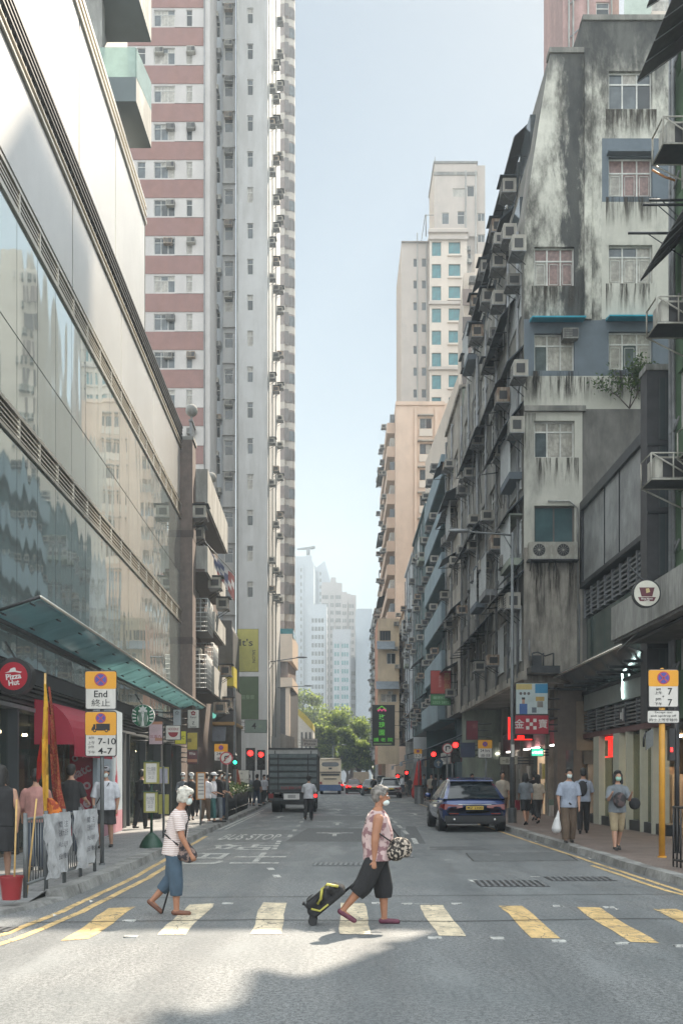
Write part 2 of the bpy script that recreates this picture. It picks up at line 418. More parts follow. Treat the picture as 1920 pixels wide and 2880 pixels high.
line(yl, [(-3.9, 34), (-4.0, 55)], .1, M_wht); line(yl, [(-3.7, 34), (-3.8, 50)], .08, M_wht)
struct(yl.build('yellow_kerb_lines'))
wl = MB()
line(wl, [(1.86, 26.5), (1.95, 29)], .13, M_wht)
line(wl, [(1.92, 31), (2.35, 92)], .12, M_wht, (2.2, 1.6))
line(wl, [(-1.55, 24.5), (-1.62, 27.8)], .12, M_wht, (.6, .35)); line(wl, [(-1.45, 29.6), (-1.6, 70)], .12, M_wht, (1.2, 2.0))
line(wl, [(-1.05, 17.6), (-1.35, 19.8)], .12, M_wht, (.5, .9))
for y in (76, 79.5, 83, 86.5, 92, 96): line(wl, [(-4.6, y), (7, y + .6)], .5, M_wht)
line(wl, [(3.2, 74), (4.9, 70.5), (9, 70.5)], .3, M_cream)
line(wl, [(-5.2, 70), (-4.2, 73)], .5, M_cream)
def arrow(b, x, y, L=2.6, turn=0):
    b.poly([(x - .06, y, .004), (x + .06, y, .004), (x + .06, y + L * .6, .004), (x - .06, y + L * .6, .004)], M_wht)
    b.poly([(x - .24, y + L * .6, .004), (x + .24, y + L * .6, .004), (x, y + L, .004)], M_wht)
arrow(wl, -.15, 37); arrow(wl, -.15, 53); arrow(wl, 3.3, 47); arrow(wl, -2.6, 43.5); arrow(wl, -.2, 30, 2.0)
line(wl, [(-.75, 31.8), (.35, 31.8)], .3, M_wht)
line(wl, [(.95, 13.9), (1.2, 13.9)], .05, M_wht)
c = G(1345, 2484); line(wl, [(c.x - .04, c.y + .5), (c.x + .08, c.y - .6)], .16, M_wht)
for x, y in ((1217, 2389), (1260, 2420), (1395, 2406), (1505, 2467)):
    c = G(x, y); line(wl, [(c.x - .08, c.y), (c.x + .08, c.y)], .1, M_wht)
struct(wl.build('white_road_markings'))
def ground_text(s, x0, x1, y0, y1, m):
    me = text_mesh(s, m, x1 - x0, y1 - y0, bold=.01)
    for v in me.vertices: v.co = ((x0 + x1) / 2 + v.co.x, (y0 + y1) / 2 + v.co.z, .005)
    o = bpy.data.objects.new('road_lettering', me); C.objects.link(o); return struct(o)
ground_text('巴士', -3.3, -1.15, 20.3, 23.4, M_wht); ground_text('站', -3.1, -1.6, 24.2, 26.4, M_wht)
ground_text('BUS STOP', -3.3, -1.7, 28.3, 31, M_wht)
# repair patches of newer and older asphalt
M_patch = mat('asphalt_patch', (.11, .118, .122), .6, var=.25, vs=9, bump=.4, bs=60)
M_patchd = mat('dark_asphalt_patch', (.085, .09, .095), .65, var=.35, vs=12, bump=.5, bs=60)
pt = MB()
for q, m in (([(-3.3, 27.5), (-1.9, 27.3), (-1.5, 33.6), (-3.2, 33.8)], M_patch), ([(-1.45, 27.5), (1.55, 27.4), (1.9, 34.5), (-1.1, 34.8)], M_patchd),
             ([(1.55, 26.8), (2.1, 26.6), (2.5, 36), (2.2, 36.3)], M_patchd), ([(2.0, 24.2), (3.4, 24.3), (3.3, 25.6), (2.1, 25.5)], M_patchd), ([(-1.3, 41), (1.2, 41), (1.3, 46), (-1.2, 46)], M_patch)):
    ribbon(pt, q, m, .0022)
struct(pt.build('road_patches'))
# trench reinstatements, joints and repairs with tar edges
def tarpatch(x0, x1, y0, y1, m, sk=.1):
    pts = [(x0, y0), (x1, y0 + sk), (x1 + sk, y1), (x0 + sk * .6, y1 - sk)]; b = MB(); ribbon(b, pts, m, .0024); struct(b.build('road_repair'))
    b = MB(); line(b, pts + [pts[0]], .035, M_rub, z=.0032); struct(b.build('tar_joint'))
tarpatch(2.6, 4.7, 21, 23.5, M_patch, .2)
b = MB(); line(b, [(-3.6, 12.1), (-1, 12.35), (1.2, 12.2), (3.4, 12.45), (5.1, 12.3)], .03, M_rub, z=.0075); line(b, [(-3.4, 14.6), (4.9, 15.1)], .025, M_rub, z=.0032); struct(b.build('tar_joint'))
M_lit = mat('pale_litter', (.5, .48, .44), .7, var=.2)
for i, (x, y, r_) in enumerate(((-3.3, 14.0, .05), (5.0, 21.5, .06), (4.95, 27.2, .09), (-2.9, 7.9, .09), (3.4, 13.2, .03), (.2, 14.6, .03), (-3.4, 12.6, .04))):
    b = MB(); b.mesh([(x, y, .012), (x + r_, y + .02, .03), (x + r_ * 1.2, y + r_, .014), (x - .02, y + r_, .04)], [(0, 1, 2), (0, 2, 3)], M_lit if i != 3 else M_brd0, False); o = b.build('litter')
    tag(o, ('scrap of paper in the left gutter by the yellow lines', 'crumpled scrap in the right gutter near the green-masked woman', 'pale scrap at the right kerb near the older man', 'brown leaf lying in the sunlit patch at bottom left', 'tiny scrap between the right crossing stripes', 'tiny scrap beyond the crossing centre', 'small scrap beside the leftmost crossing stripe')[i], 'litter', 'scraps of litter on the road')
# covers and gratings let into the road
def cover(x0, x1, y0, y1, label, slots=True, m=M_grey, z=.0):
    t = thing('manhole_cover' if not slots else 'drain_grating', label, 'manhole cover' if not slots else 'drain grating', ((x0 + x1) / 2, y0, z))
    b = MB(); b.box(x0, x1, y0, y1, z - .02, z + .006, M_dgrey); b.build('frame', t)
    b = MB(); n = max(6, int((x1 - x0) / .09))
    for k in range(n):
        u = x0 + (x1 - x0) * (k + .25) / n
        b.hexa([(u, y0 + .04, z + .0055), (u + .045, y0 + .04, z + .0055), (u + .075, y1 - .04, z + .0055), (u + .03, y1 - .04, z + .0055),
                (u, y0 + .04, z + .014), (u + .045, y0 + .04, z + .014), (u + .075, y1 - .04, z + .014), (u + .03, y1 - .04, z + .014)], m)
    b.build('cover_plate', t); return t
cover(2.1, 3.15, 16.1, 17.1, 'broad ribbed steel cover in the right lane beyond the crossing', False)
cover(3.35, 4.4, 17.0, 17.7, 'faint worn steel cover near the right yellow lines', False)
cover(-.55, .5, 19.9, 20.6, 'low ribbed cover in the middle lane ahead of the woman with the trolley', False)
cover(-4.25, -3.55, 11.35, 11.75, 'slotted drain grating at the left kerb, farther of the two', True)
cover(-4.2, -3.45, 10.35, 10.75, 'slotted drain grating at the left kerb, nearer of the two', True)
cover(.8, 1.5, 22.0, 22.5, 'small cover just behind the woman with the shoulder bag', False)
# ================================================================ buildings: shared parts
WC = {}
def winmesh(w, h, cols=2, tr=.3, fm=None, pn=0, grille=False, var=0, ft=.05):
    k = (round(w, 2), round(h, 2), cols, tr, (fm or M_frw).name, pn, grille, var)
    if k in WC: return WC[k]
    fm = fm or M_frw; b = MB(); rr = random.Random(hash((round(w, 2), cols, var)) & 0xffff)
    f = ft
    b.box(0, w, 0, .06, 0, f, fm); b.box(0, w, 0, .06, h - f, h, fm)
    b.box(0, f, .002, .058, f, h - f, fm); b.box(w - f, w, .002, .058, f, h - f, fm)
    zt = h * (1 - tr) if tr else h
    if tr: b.box(f, w - f, .004, .056, zt - f / 2, zt + f / 2, fm)
    for c in range(1, cols): b.box(w * c / cols - f / 2, w * c / cols + f / 2, .006, .054, f, h - f, fm)
    panes = {0: [M_glass_d, M_glass_d, M_glass_m], 1: [M_glass_m, M_curt, M_glass_d], 2: [M_glass_t, M_glass_t], 3: [M_curr, M_curr, M_curt], 4: [M_glass_d], 6: [mat('slate_window_glass', (.06, .105, .115), .12, var=.25, vs=1, ior=1.55)], 5: [M_curt, M_curt, M_glass_m]}[pn]
    for c in range(cols):
        x0, x1 = w * c / cols, w * (c + 1) / cols
        for z0, z1 in ([(0, zt), (zt, h)] if tr else [(0, h)]):
            b.poly([(x0, .03, z0), (x1, .03, z0), (x1, .03, z1), (x0, .03, z1)], rr.choice(panes))
            if grille and z1 == zt:
                for q in (.18, .82): b.box(x0 + (x1 - x0) * q - .008, x0 + (x1 - x0) * q + .008, .012, .02, z0 + .12, z1 - .12, fm)
                for q in (.12, .88): b.box(x0 + (x1 - x0) * .18, x0 + (x1 - x0) * .82, .012, .02, z0 + (z1 - z0) * q - .008, z0 + (z1 - z0) * q + .008, fm)
    WC[k] = b.data('window'); return WC[k]
def acmesh(kind=0, tone=0):
    k = ('ac', kind, tone); M_ac = (MATS['cream_enamel'], MATS['weathered_enamel'], MATS['rusty_enamel'])[tone]
    if k in WC: return WC[k]
    b = MB(); w, d, h = .62, .5, .42
    b.box(0, w, -d, .02, 0, h, M_ac)
    b.box(.04, w * (.62 if kind == 0 else .96), -d - .006, -d + .01, .05, h - .05, M_acd)
    for i in range(5): b.box(.04, w * .6, -d - .012, -d - .004, .08 + i * .065, .1 + i * .065, M_ac)
    for s in (0, 1): b.box(-.008 + s * w, .008 + s * w, -d + .08, -.1, .08, h - .1, M_acd)
    if kind < 2:                                   # angle brackets and drip tray
        b.box(-.04, w + .04, -d - .05, .0, -.035, -.006, M_pipe)
        for u in (.03, w - .06): b.tube([(u, -d, -.03), (u, 0, -.34)], .014, M_dgrey, 4)
    if kind == 1: b.box(-.08, w + .08, -d - .12, .0, h + .03, h + .05, M_awn)
    WC[k] = b.data('air_conditioner'); return WC[k]
def splitac():
    k = 'split'
    if k in WC: return WC[k]
    b = MB(); b.box(0, .82, -.38, -.04, 0, .58, M_ac)
    b.disc((.33, -.38, .3), (0, -1, 0), .21, .012, M_acd, 20); b.disc((.33, -.392, .3), (0, -1, 0), .03, .01, M_ac, 8)
    for i in range(6):
        a = i * math.pi / 6; b.tube([(.33 - .2 * math.cos(a), -.396, .3 - .2 * math.sin(a)), (.33 + .2 * math.cos(a), -.396, .3 + .2 * math.sin(a))], .004, M_ac, 4)
    b.box(-.05, .87, -.42, .02, -.06, -.02, M_dgrey)
    for u in (.08, .7): b.tube([(u, -.36, -.05), (u, .0, -.35)], .016, M_dgrey, 4)
    WC[k] = b.data('air_conditioner'); return WC[k]
class Bld:
    def __init__(s, name, label, cat, loc, wm_, group=None):
        s.t = thing(name, label, cat, loc, 0, group); s.w = MB(); s.m = wm_; s.nac = 0; s.nw = 0
    def face(s, fr, u0, u1, z0, z1, wins=(), m=None, depth=.16, rm=None):
        """wins: (u, z, w, h, dict) ; a real opening with the window set back in it"""
        s.w.wall(fr, u0, u1, z0, z1, [(a[0], a[0] + a[2], a[1], a[1] + a[3]) for a in wins], m or s.m, depth, rm)
        for a in wins: s.win(fr, *a[:4], dep=depth - .06, **(a[4] if len(a) > 4 else {}))
    def win(s, fr, u, z, w, h, dep=.08, name='window', **k):
        if s.nw >= 100: return
        s.nw += 1
        place(winmesh(w, h, **k), name, s.t, fr.p(u, z, -dep), fr.rz)
    def ac(s, fr, u, z, kind=0, n=0.0, sc=None):
        if s.nac >= 100: return
        s.nac += 1
        place(acmesh(kind, rnd.choice((0, 0, 1, 2))) if kind < 5 else splitac(), 'air_conditioner', s.t, fr.p(u, z, n), fr.rz, sc)
    def roof(s, pts, z, m=None): s.w.poly([(p[0], p[1], z) for p in pts], m or s.m)
    def done(s, name='wall'): s.w.build(name, s.t); return s.t
    def part(s, name, mb, par=None): return mb.build(name, par or s.t)
def boxface(B, x0, x1, y0, y1, z0, z1, m=None):
    B.w.box(x0, x1, y0, y1, z0, z1, m or B.m)

# ---------------------------------------------------------------- wall materials
M_pinkw = mat('tower_white_render', (.5, .475, .455), .8, var=.06, vs=.6, dirt=.35, ds=.25, dcol=(.33, .31, .3))
M_pink = mat('dusty_pink_tile', (.245, .13, .112), .75, var=.1, vs=1.5, dirt=.4, ds=.35, dcol=(.22, .13, .13))
M_tow = mat('grey_white_render', (.45, .45, .445), .8, var=.06, vs=.6, dirt=.6, ds=.3, streak=8, dcol=(.3, .29, .275))
M_towl = mat('cool_white_render', (.44, .47, .5), .8, var=.05, vs=.6, dirt=.3, ds=.3, dcol=(.34, .35, .36))
M_brt = mat('brown_tile_cladding', (.19, .15, .135), .6, var=.12, vs=2)
M_crt = mat('cream_spandrel', (.4, .36, .315), .7, var=.06, vs=1)
M_bei = mat('beige_cladding', (.55, .45, .36), .6, var=.05, vs=1)
M_pch = mat('peach_render', (.58, .44, .345), .8, var=.06, vs=.6, dirt=.3, ds=.25, dcol=(.3, .21, .16))
M_org = mat('orange_render', (.45, .22, .14), .8, var=.1, vs=.8, dirt=.4, ds=.3, dcol=(.25, .16, .12))
M_pal = mat('pale_yellow_render', (.52, .42, .3), .8, var=.1, vs=.8, dirt=.4, ds=.4, dcol=(.28, .22, .17))
M_tan = mat('tan_render', (.42, .37, .33), .8, var=.06, vs=.6, dirt=.25, ds=.4, dcol=(.25, .22, .2))
M_crm = mat('cream_render', (.56, .49, .42), .8, var=.05, vs=.6, dirt=.2, ds=.4, dcol=(.35, .3, .26))
M_teal = mat('teal_painted_render', (.06, .115, .125), .75, var=.12, vs=1.2, dirt=.3, ds=.6)
M_tealp = mat('pale_blue_parapet', (.2, .27, .31), .75, var=.08, vs=1, dirt=.35, ds=.5, dcol=(.1, .12, .13))
M_sta = mat('stained_pale_render', (.46, .45, .4), .88, var=.1, vs=.9, bump=.3, bs=14, dirt=.55, dcol=(.075, .075, .07), ds=.33, streak=3.5, dthr=.57)
def mould():
    m = mat('mouldy_render', (.5, .49, .435), .9, var=.14, vs=1.3, bump=.4, bs=14, dirt=.97, dcol=(.05, .048, .042), ds=.5, streak=2.6, dthr=.53); nt = m.node_tree; b = nt.nodes['Principled BSDF']
    src = b.inputs['Base Color'].links[0].from_socket; v = _coord(nt); sx = nt.nodes.new('ShaderNodeSeparateXYZ'); nt.links.new(v, sx.inputs[0])
    n = _noise(nt, _coord(nt, (1, 1, .3)), 1.1, 7, .7)                         # the long black run of damp beside the drain pipe
    d = _math(nt, 'ABSOLUTE', _math(nt, 'ADD', sx.outputs['X'], _math(nt, 'ADD', .95, _math(nt, 'MULTIPLY', _math(nt, 'SUBTRACT', n, .5), 2.2))))
    f = _math(nt, 'MULTIPLY', _ramp(nt, d, .52, .2), _ramp(nt, sx.outputs['Z'], 12.0, 15.5)); top = _math(nt, 'MULTIPLY', _ramp(nt, _math(nt, 'ADD', sx.outputs['Z'], _math(nt, 'MULTIPLY', n, 6.0)), 28.2, 30.2), .85)
    f = _math(nt, 'MINIMUM', _math(nt, 'MAXIMUM', f, top), .93)
    nt.links.new(_mix(nt, f, src, (.035, .037, .038)), b.inputs['Base Color']); return m
M_stb = mould()
M_bgr = mat('blue_grey_paint', (.115, .14, .165), .8, var=.08, vs=2.5, bump=.2, bs=20)
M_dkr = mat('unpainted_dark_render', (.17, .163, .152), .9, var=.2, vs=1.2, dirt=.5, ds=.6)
M_gre = mat('grimy_grey_render', (.26, .25, .225), .85, var=.2, vs=1.3, dirt=.6, ds=.5, dcol=(.04, .045, .045))
M_gre2 = mat('worn_concrete_render', (.37, .34, .295), .9, var=.15, vs=1.2, bump=.3, dirt=.65, ds=.7, dcol=(.08, .075, .07), dthr=.5)
M_plg = mat('pale_green_render', (.32, .36, .3), .85, var=.1, vs=1.2, dirt=.4, ds=.6)
M_grn = mat('green_painted_render', (.09, .16, .085), .8, var=.2, vs=1.1, dirt=.5, ds=.6, dcol=(.03, .05, .035))
M_brn = mat('brown_mosaic_tile', (.17, .13, .115), .7, var=.15, vs=4, dirt=.3, ds=.8)
M_brd = mat('dark_brown_render', (.085, .065, .06), .8, var=.15, vs=3)
M_wpar = mat('weathered_white_parapet', (.4, .4, .38), .85, var=.1, vs=1.5, dirt=.6, ds=.8, dcol=(.12, .12, .11))
M_chr = mat('charcoal_cladding', (.045, .045, .049), .7, var=.2, vs=3)

M_warm0 = mat('warm_counter', (.4, .24, .12), .6, var=.2)
# ================================================================ LEFT: pink-striped tower
t3 = Bld('residential_tower', 'tall white tower with dusty pink bands, behind the glass and metal hotel', 'tower', (-12, 79, 0), M_pinkw)
f3 = Fr((WX(340, 79), 79), (WX(590, 79), 79)); c3 = MB()
wins = []; n3 = 24; st = 107 / F * 79
def z3(y): return WZ(y, 79)
u_ = lambda x, fr, Y: (x - (fr.A.x / Y * F + CX)) / F * Y
k = 0
for i in range(-5, 13):
    zb = z3(72 + 107 * i)        # sill row of the window strip
    for (xa, xb, hh, cols, tr, pn) in ((386, 409, 46, 1, .3, 1), (433, 492, 46, 3, .28, 1), (524, 541, 46, 1, .3, 0)):
        ua, ub = u_(xa, f3, 79), u_(xb, f3, 79); k += 1
        wins.append((ua, zb, ub - ua, hh / F * 79, dict(cols=cols, tr=tr, pn=rnd.choice((0, 1, 5)), var=rnd.randrange(4), ft=.04)))
t3.face(f3, 0, f3.L, 0, z3(-620), wins, None, .14)
for i in range(-5, 13):          # pink spandrel bands, 3 cm proud
    zc_ = z3(128 + 107 * i); hb = 51 / F * 79
    c3.fbox(f3, .0, u_(572, f3, 79), zc_, zc_ + hb, 0, .05, M_pink)
    c3.fbox(f3, u_(492, f3, 79), u_(573, f3, 79), zc_ + hb + .002, zc_ + hb + .07, 0, .09, M_pinkw)
t3.part('band', c3)
for i in range(-5, 13):
    if rnd.random() < .85: t3.ac(f3, u_(rnd.choice((461, 468, 437)), f3, 79), z3(46 + 107 * i), 2, -.1, (1.0, .8, 1.0))
    if rnd.random() < .4: t3.ac(f3, u_(526, f3, 79), z3(46 + 107 * i), 2, -.1)
f3b = Fr((WX(590, 79), 79), (WX(590, 79), 84))
t3.face(f3b, 0, 5, 0, z3(-620)); f3c = Fr((WX(588, 83.5), 83.5), (WX(628, 83.5), 83.5))
wins = [(.42, WZ(103 + 102.5 * i, 83.5), .45, 1.25, dict(cols=1, tr=.3, pn=0, var=i % 3, ft=.04)) for i in range(-6, 14)]
t3.face(f3c, 0, f3c.L, 0, z3(-620), wins, M_towl)
for i in range(-6, 14):
    t3.ac(f3c, .22 + .2 * (i % 2), WZ(56 + 102.5 * i, 83.5), 0, 0, (.9, 1, .9))
t3.w.tube([(WX(575, 78.9), 78.85, 5), (WX(575, 78.9), 78.85, 72)], .05, M_pipe, 5)
t3.done()

# ================================================================ LEFT: grey-white tower with the narrow window column
t4 = Bld('residential_tower', 'plain grey-white tower with one column of small windows, between the pink and brown towers', 'tower', (-7, 83, 0), M_tow)
f4 = Fr((WX(627, 83.2), 83.2), (WX(662, 83.2), 83.2)); ftop = WZ(-420, 83)
wins = [(.12, WZ(68 + 101 * i, 83.2) , .68, 1.15, dict(cols=1, tr=.35, pn=rnd.choice((0, 0, 1)), var=i % 4, ft=.04)) for i in range(-4, 17)]
t4.face(f4, 0, f4.L, 0, ftop, wins)
f4b = Fr((WX(664, 82.2), 82.2), (WX(752, 82.2), 82.2))
wins = [(u_(695, f4b, 82.2), WZ(64 + 101 * i, 82.2), .46, 1.2, dict(cols=1, tr=.32, pn=rnd.choice((0, 0, 1, 5)), var=i % 4, ft=.04)) for i in range(-4, 17)]
t4.face(f4b, 0, f4b.L, 0, ftop, wins)
t4.face(Fr((WX(664, 82.2), 83.2), (WX(664, 82.2), 82.2)), 0, 1, 0, ftop)
for i in range(-4, 17):
    led = MB(); z = WZ(113 + 101 * i, 83.2); led.fbox(f4, -.04, f4.L + .0, z - .05, z + .03, 0, .28, M_tow)
    t4.part('ledge', led)
    if rnd.random() < .7: t4.ac(f4, .14, WZ(32 + 101 * i, 83.2), 2, -.05, (1, .8, 1))
f4s = Fr((WX(752, 82.2), 82.2), (WX(752, 82.2) + .25, 95))
t4.face(f4s, 0, f4s.L, 0, ftop)
for i in range(-4, 17):
    for q in (0, 1, 2):
        if rnd.random() < .75: t4.ac(f4s, .8 + q * 4.1, WZ(40 + 101 * i, 82) + rnd.choice((0, .5, -.5)), rnd.choice((0, 1)), 0)
pp = MB()
for u in (.25, 3.4, 6.6): pp.tube([f4s.p(u, 5, .1), f4s.p(u, ftop - 1, .1)], .055, M_wpar, 6)
pp.tube([f4b.p(.12, 5, .06), f4b.p(.12, ftop - 1, .06)], .05, M_wpar, 6)
t4.part('drain_pipe', pp)
t4.roof([(-9.3, 82.2), (-5.6, 82.2), (-5.4, 95), (-9.3, 95)], ftop); t4.done()

# ================================================================ LEFT: brown-tiled tower with curved bays
t5 = Bld('residential_tower', 'slender brown and cream banded tower with rounded edge, far down the left side', 'tower', (-9, 150, 0), M_brt)
zt5 = 122; prof = [(WX(764, 150), 150), (WX(768, 150), 149.6), (WX(801, 150), 149.2), (WX(803, 150), 149.8), (WX(812, 150), 149.85), (WX(820, 150), 149.95), (WX(827, 150), 150.3), (WX(828, 150.5), 150.9), (WX(828.5, 158), 158), (WX(829, 165), 165), (WX(764, 165), 170)]
t5.w.prism(prof, 0, zt5, M_brt)
bd = MB(); sp = 54 / F * 150; pr2 = [(x + (.03 if x > -7.6 else 0), y - .04) for x, y in prof]
i = 0; zz = WZ(1748, 150)
while zz < zt5 - 1: bd.prism(pr2, zz, zz + .95, M_crt); zz += sp
t5.part('band', bd)
zz = WZ(1748, 150) + .95; k = 0
while zz < zt5 - 3 and k < 40:
    b = MB()
    for j in (4, 5): 
        p, q = Vector(pr2[j]), Vector(pr2[j + 1]); b.poly([(p.x + .02, p.y - .02, zz + .1), (q.x + .02, q.y - .02, zz + .1), (q.x + .02, q.y - .02, zz + 1.5), (p.x + .02, p.y - .02, zz + 1.5)], M_frd if k % 3 else M_glass_m)
    b.build('window', t5.t); b = MB(); b.poly([(WX(801, 149.4), 149.05, zz), (WX(812, 149.4), 149.2, zz), (WX(812, 149.4), 149.2, zz + 1.75), (WX(801, 149.4), 149.05, zz + 1.75)], M_frd)
    b.build('window', t5.t); zz += sp; k += 1
for i in range(16):
    z = WZ(1748, 150) + 1.1 + sp * rnd.randrange(33); place(acmesh(2), 'air_conditioner', t5.t, (WX(768, 149.7) + rnd.choice((-.55, -.2)), 149.7, z), 0, (.9, .9, .9))
t5.done()
# podium in beige cladding below it
t6 = Bld('commercial_podium', 'beige clad corner block with glass balcony rail below the brown banded tower', 'building', (-7.5, 138, 0), M_bei)
Y6 = 138; x0, x1 = WX(768, Y6), WX(822, Y6)
def py(y): return WZ(y, Y6)
t6.w.prism([(x0, Y6), (x1, Y6), (WX(838, 150), 150), (x0, 152)], py(1860), py(1783), M_bei)
t6.w.prism([(x0, Y6 + .6), (x1 - .6, Y6 + .6), (WX(832, 150), 150), (x0, 152)], py(1908), py(1860), M_brt)
t6.w.prism([(x0, Y6), (x1, Y6), (WX(838, 150), 150), (x0, 152)], py(1934), py(1906), M_bei)
t6.w.prism([(x0, Y6 + .5), (x0 + 2.0, Y6 + .5), (WX(838, 150), 150), (x0, 152)], 0, py(1934), M_chr)
t6.w.prism([(x1 - .9, Y6 + .2), (x1 - .35, Y6 + .2), (x1 - .3, Y6 + 1), (x1 - .9, Y6 + 1)], 0, py(1934), M_bei)
t6.w.prism([(x0, Y6 - 26), (x0 + .9, Y6 - 26), (x1 + .3, Y6 - .5), (x0, Y6 - .5)], 4.1, 6.8, M_wpar)
for i in range(6): t6.w.box(x0 + .1, x0 + .9, Y6 + .35, Y6 + .45, py(1934) * (i + .5) / 7 + 1, py(1934) * (i + .5) / 7 + 1.1, M_grey)
b = MB(); b.box(x0, x1 + .1, Y6 + .1, Y6 + .16, py(1790), py(1768), M_glass_t); b.box(x1 + .04, x1 + .1, Y6 + .1, Y6 + 9, py(1790), py(1768), M_glass_t); t6.part('glass_rail', b)
b = MB(); b.box(x0, x0 + 1.0, Y6 - .06, Y6 + .04, py(1895), py(1862), M_glass_m); t6.part('window', b)
t6.done()

# ================================================================ LEFT: glass and metal hotel
M_pan = mat('brushed_champagne_metal', (.74, .735, .715), .33, .75, var=.05, vs=.5, dirt=.12, ds=.3, dcol=(.5, .5, .5))
M_trim = mat('bright_metal_trim', (.68, .64, .56), .3, .8, var=.08, vs=1)
M_slot = mat('dark_joint', (.03, .036, .042), .5, var=.1)
def curtain():
    m, nt, b = new_mat('mirror_glass'); v = _coord(nt)
    b.inputs['Base Color'].default_value = (.56, .64, .63, 1); b.inputs['Metallic'].default_value = .8
    b.inputs['Roughness'].default_value = .035; b.inputs['IOR'].default_value = 2.1
    bn = nt.nodes.new('ShaderNodeBump'); bn.inputs['Strength'].default_value = .3; bn.inputs['Distance'].default_value = .05
    nt.links.new(_noise(nt, _coord(nt, (1, 1, .35)), .55, 2), bn.inputs['Height']); nt.links.new(bn.outputs[0], b.inputs['Normal']); return m
M_cur = curtain()
A1, B1 = (-6.32, 15.0), (-6.9, 45.8)
f1 = Fr(A1, B1)
def uY(Y): return (Y - 15.0) / (45.8 - 15.0) * f1.L
h1 = Bld('glass_hotel', 'hotel with mirrored glass storeys, louvre bands and bright metal panels, nearest on the left', 'building', (-9, 30, 0), M_pan)
uE = uY(36.6)
h1.w.fbox(f1, 0, f1.L, 4.2, 16.2, -9, -.25, M_slot); h1.w.fbox(f1, 0, uE, 16.2, 21.3, -9, -.25, M_slot)
h1.w.fbox(f1, 0, uE, 21.3, 21.5, -9, .0, M_pan)
h1.done('core_wall')
def thin_glass(name, col, mixf):
    m, nt, b = new_mat(name); b.inputs['Base Color'].default_value = (*[c * .6 for c in col], 1); b.inputs['Roughness'].default_value = .12
    tr = nt.nodes.new('ShaderNodeBsdfTranslucent'); tr.inputs[0].default_value = (*col, 1); mx = nt.nodes.new('ShaderNodeMixShader'); mx.inputs[0].default_value = mixf
    nt.links.new(_mix(nt, _ramp(nt, _noise(nt, _coord(nt), 1.2, 4), .35, .65), tuple(c * .75 for c in col), col), tr.inputs[0])
    nt.links.new(b.outputs[0], mx.inputs[1]); nt.links.new(tr.outputs[0], mx.inputs[2]); nt.links.new(mx.outputs[0], nt.nodes['Material Output'].inputs[0]); return m
def panels(z0, z1, us, m, name, n=0.0, gap=.05, th=.12):
    for i in range(len(us) - 1):
        b = MB(); b.fbox(f1, us[i] + gap / 2, us[i + 1] - gap / 2, z0, z1, n - th, n, m); b.build(name, h1.t)
gl = [f1.L * i / 20 for i in range(21)]
panels(3.95, 8.25, gl, M_cur, 'glass_pane', 0, .03); panels(8.9, 10.4, gl, M_cur, 'glass_pane', 0, .03); panels(10.43, 12.75, gl, M_cur, 'glass_pane', 0, .03)
low = [uY(y) for y in (15, 19.6, 25.9, 32.2, 38.3, 45.6)]
panels(13.55, 15.75, low, M_pan, 'metal_panel', 0, .1)
panels(16.75, 20.6, [uY(y) for y in (15, 20.2, 26.6, 31.3, 36.5)], M_pan, 'metal_panel', 0, .11)
b = MB()                                       # two louvre bands
for z0 in (8.28, 12.78):
    b.fbox(f1, 0, f1.L, z0, z0 + .07, -.1, .05, M_trim); b.fbox(f1, 0, f1.L, z0 + .52, z0 + .6, -.1, .05, M_trim)
    for k in range(4): b.fbox(f1, 0, f1.L, z0 + .13 + k * .1, z0 + .165 + k * .1, -.1, .02, M_trim)
    k = 0.0
    while k < f1.L: b.fbox(f1, k, k + .08, z0 + .07, z0 + .52, -.1, .04, M_trim); k += 1.55
h1.part('louvre_band', b)
b = MB()                                       # ribbed dark gutter band and its rails
b.fbox(f1, 0, f1.L, 15.8, 15.86, -.1, .06, M_trim); b.fbox(f1, 0, f1.L, 15.98, 16.02, -.1, .07, M_trim)
for z in (16.2, 16.36, 16.52): b.fbox(f1, 0, f1.L, z, z + .05, -.2, .09, M_dgrey)
b.fbox(f1, 0, f1.L, 16.64, 16.7, -.2, .1, M_dgrey)
k = 0.0
while k < f1.L: b.fbox(f1, k, k + .04, 16.02, 16.2, -.15, .05, M_slot); k += .35
for z in (20.62, 20.9, 21.15): b.fbox(f1, 0, uE, z, z + .12, -.12, .06, M_trim)
b.fbox(f1, uE - .02, uE + .05, 16.7, 21.3, -3, -.01, M_dgrey)
h1.part('rail_band', b)
# glass canopy on brackets, rising outwards
cb = MB(); M_cang = thin_glass('teal_canopy_glass', (.4, .6, .62), .55)
fo = Fr((-5.45, 19.3), (-6.25, 49.0)); nC = 15
for i in range(nC):
    a, c = i / nC + .001, (i + 1) / nC - .001
    q = [fo.p(fo.L * a, 4.9), fo.p(fo.L * c, 4.9), Vector((-6.34 - .6 * c, 19.3 + 29.7 * c, 4.62)), Vector((-6.34 - .6 * a, 19.3 + 29.7 * a, 4.62))]
    cb.hexa([p - Vector((0, 0, .03)) for p in q] + q, M_cang)
cn = h1.part('glass_canopy', cb)
b = MB()
for i in range(nC + 1):
    a = i / nC; p = fo.p(fo.L * a, 4.93); q = Vector((-6.34 - .6 * a, 19.3 + 29.7 * a, 4.64))
    b.tube([p, q], .03, M_dgrey, 4)
    if i < nC:
        for t in (.2, .8):
            c = p.lerp(q, t) - Vector((0, 0, .06)); b.tube([c, c + Vector((0, .28, 0))], .022, M_dgrey, 4)
b.tube([fo.p(0, 4.56, -.84), fo.p(fo.L, 4.56, -.66)], .045, M_dgrey, 6); b.tube([fo.p(0, 4.93), fo.p(fo.L, 4.93)], .03, M_trim, 6)
b.build('canopy_bracket', h1.t)
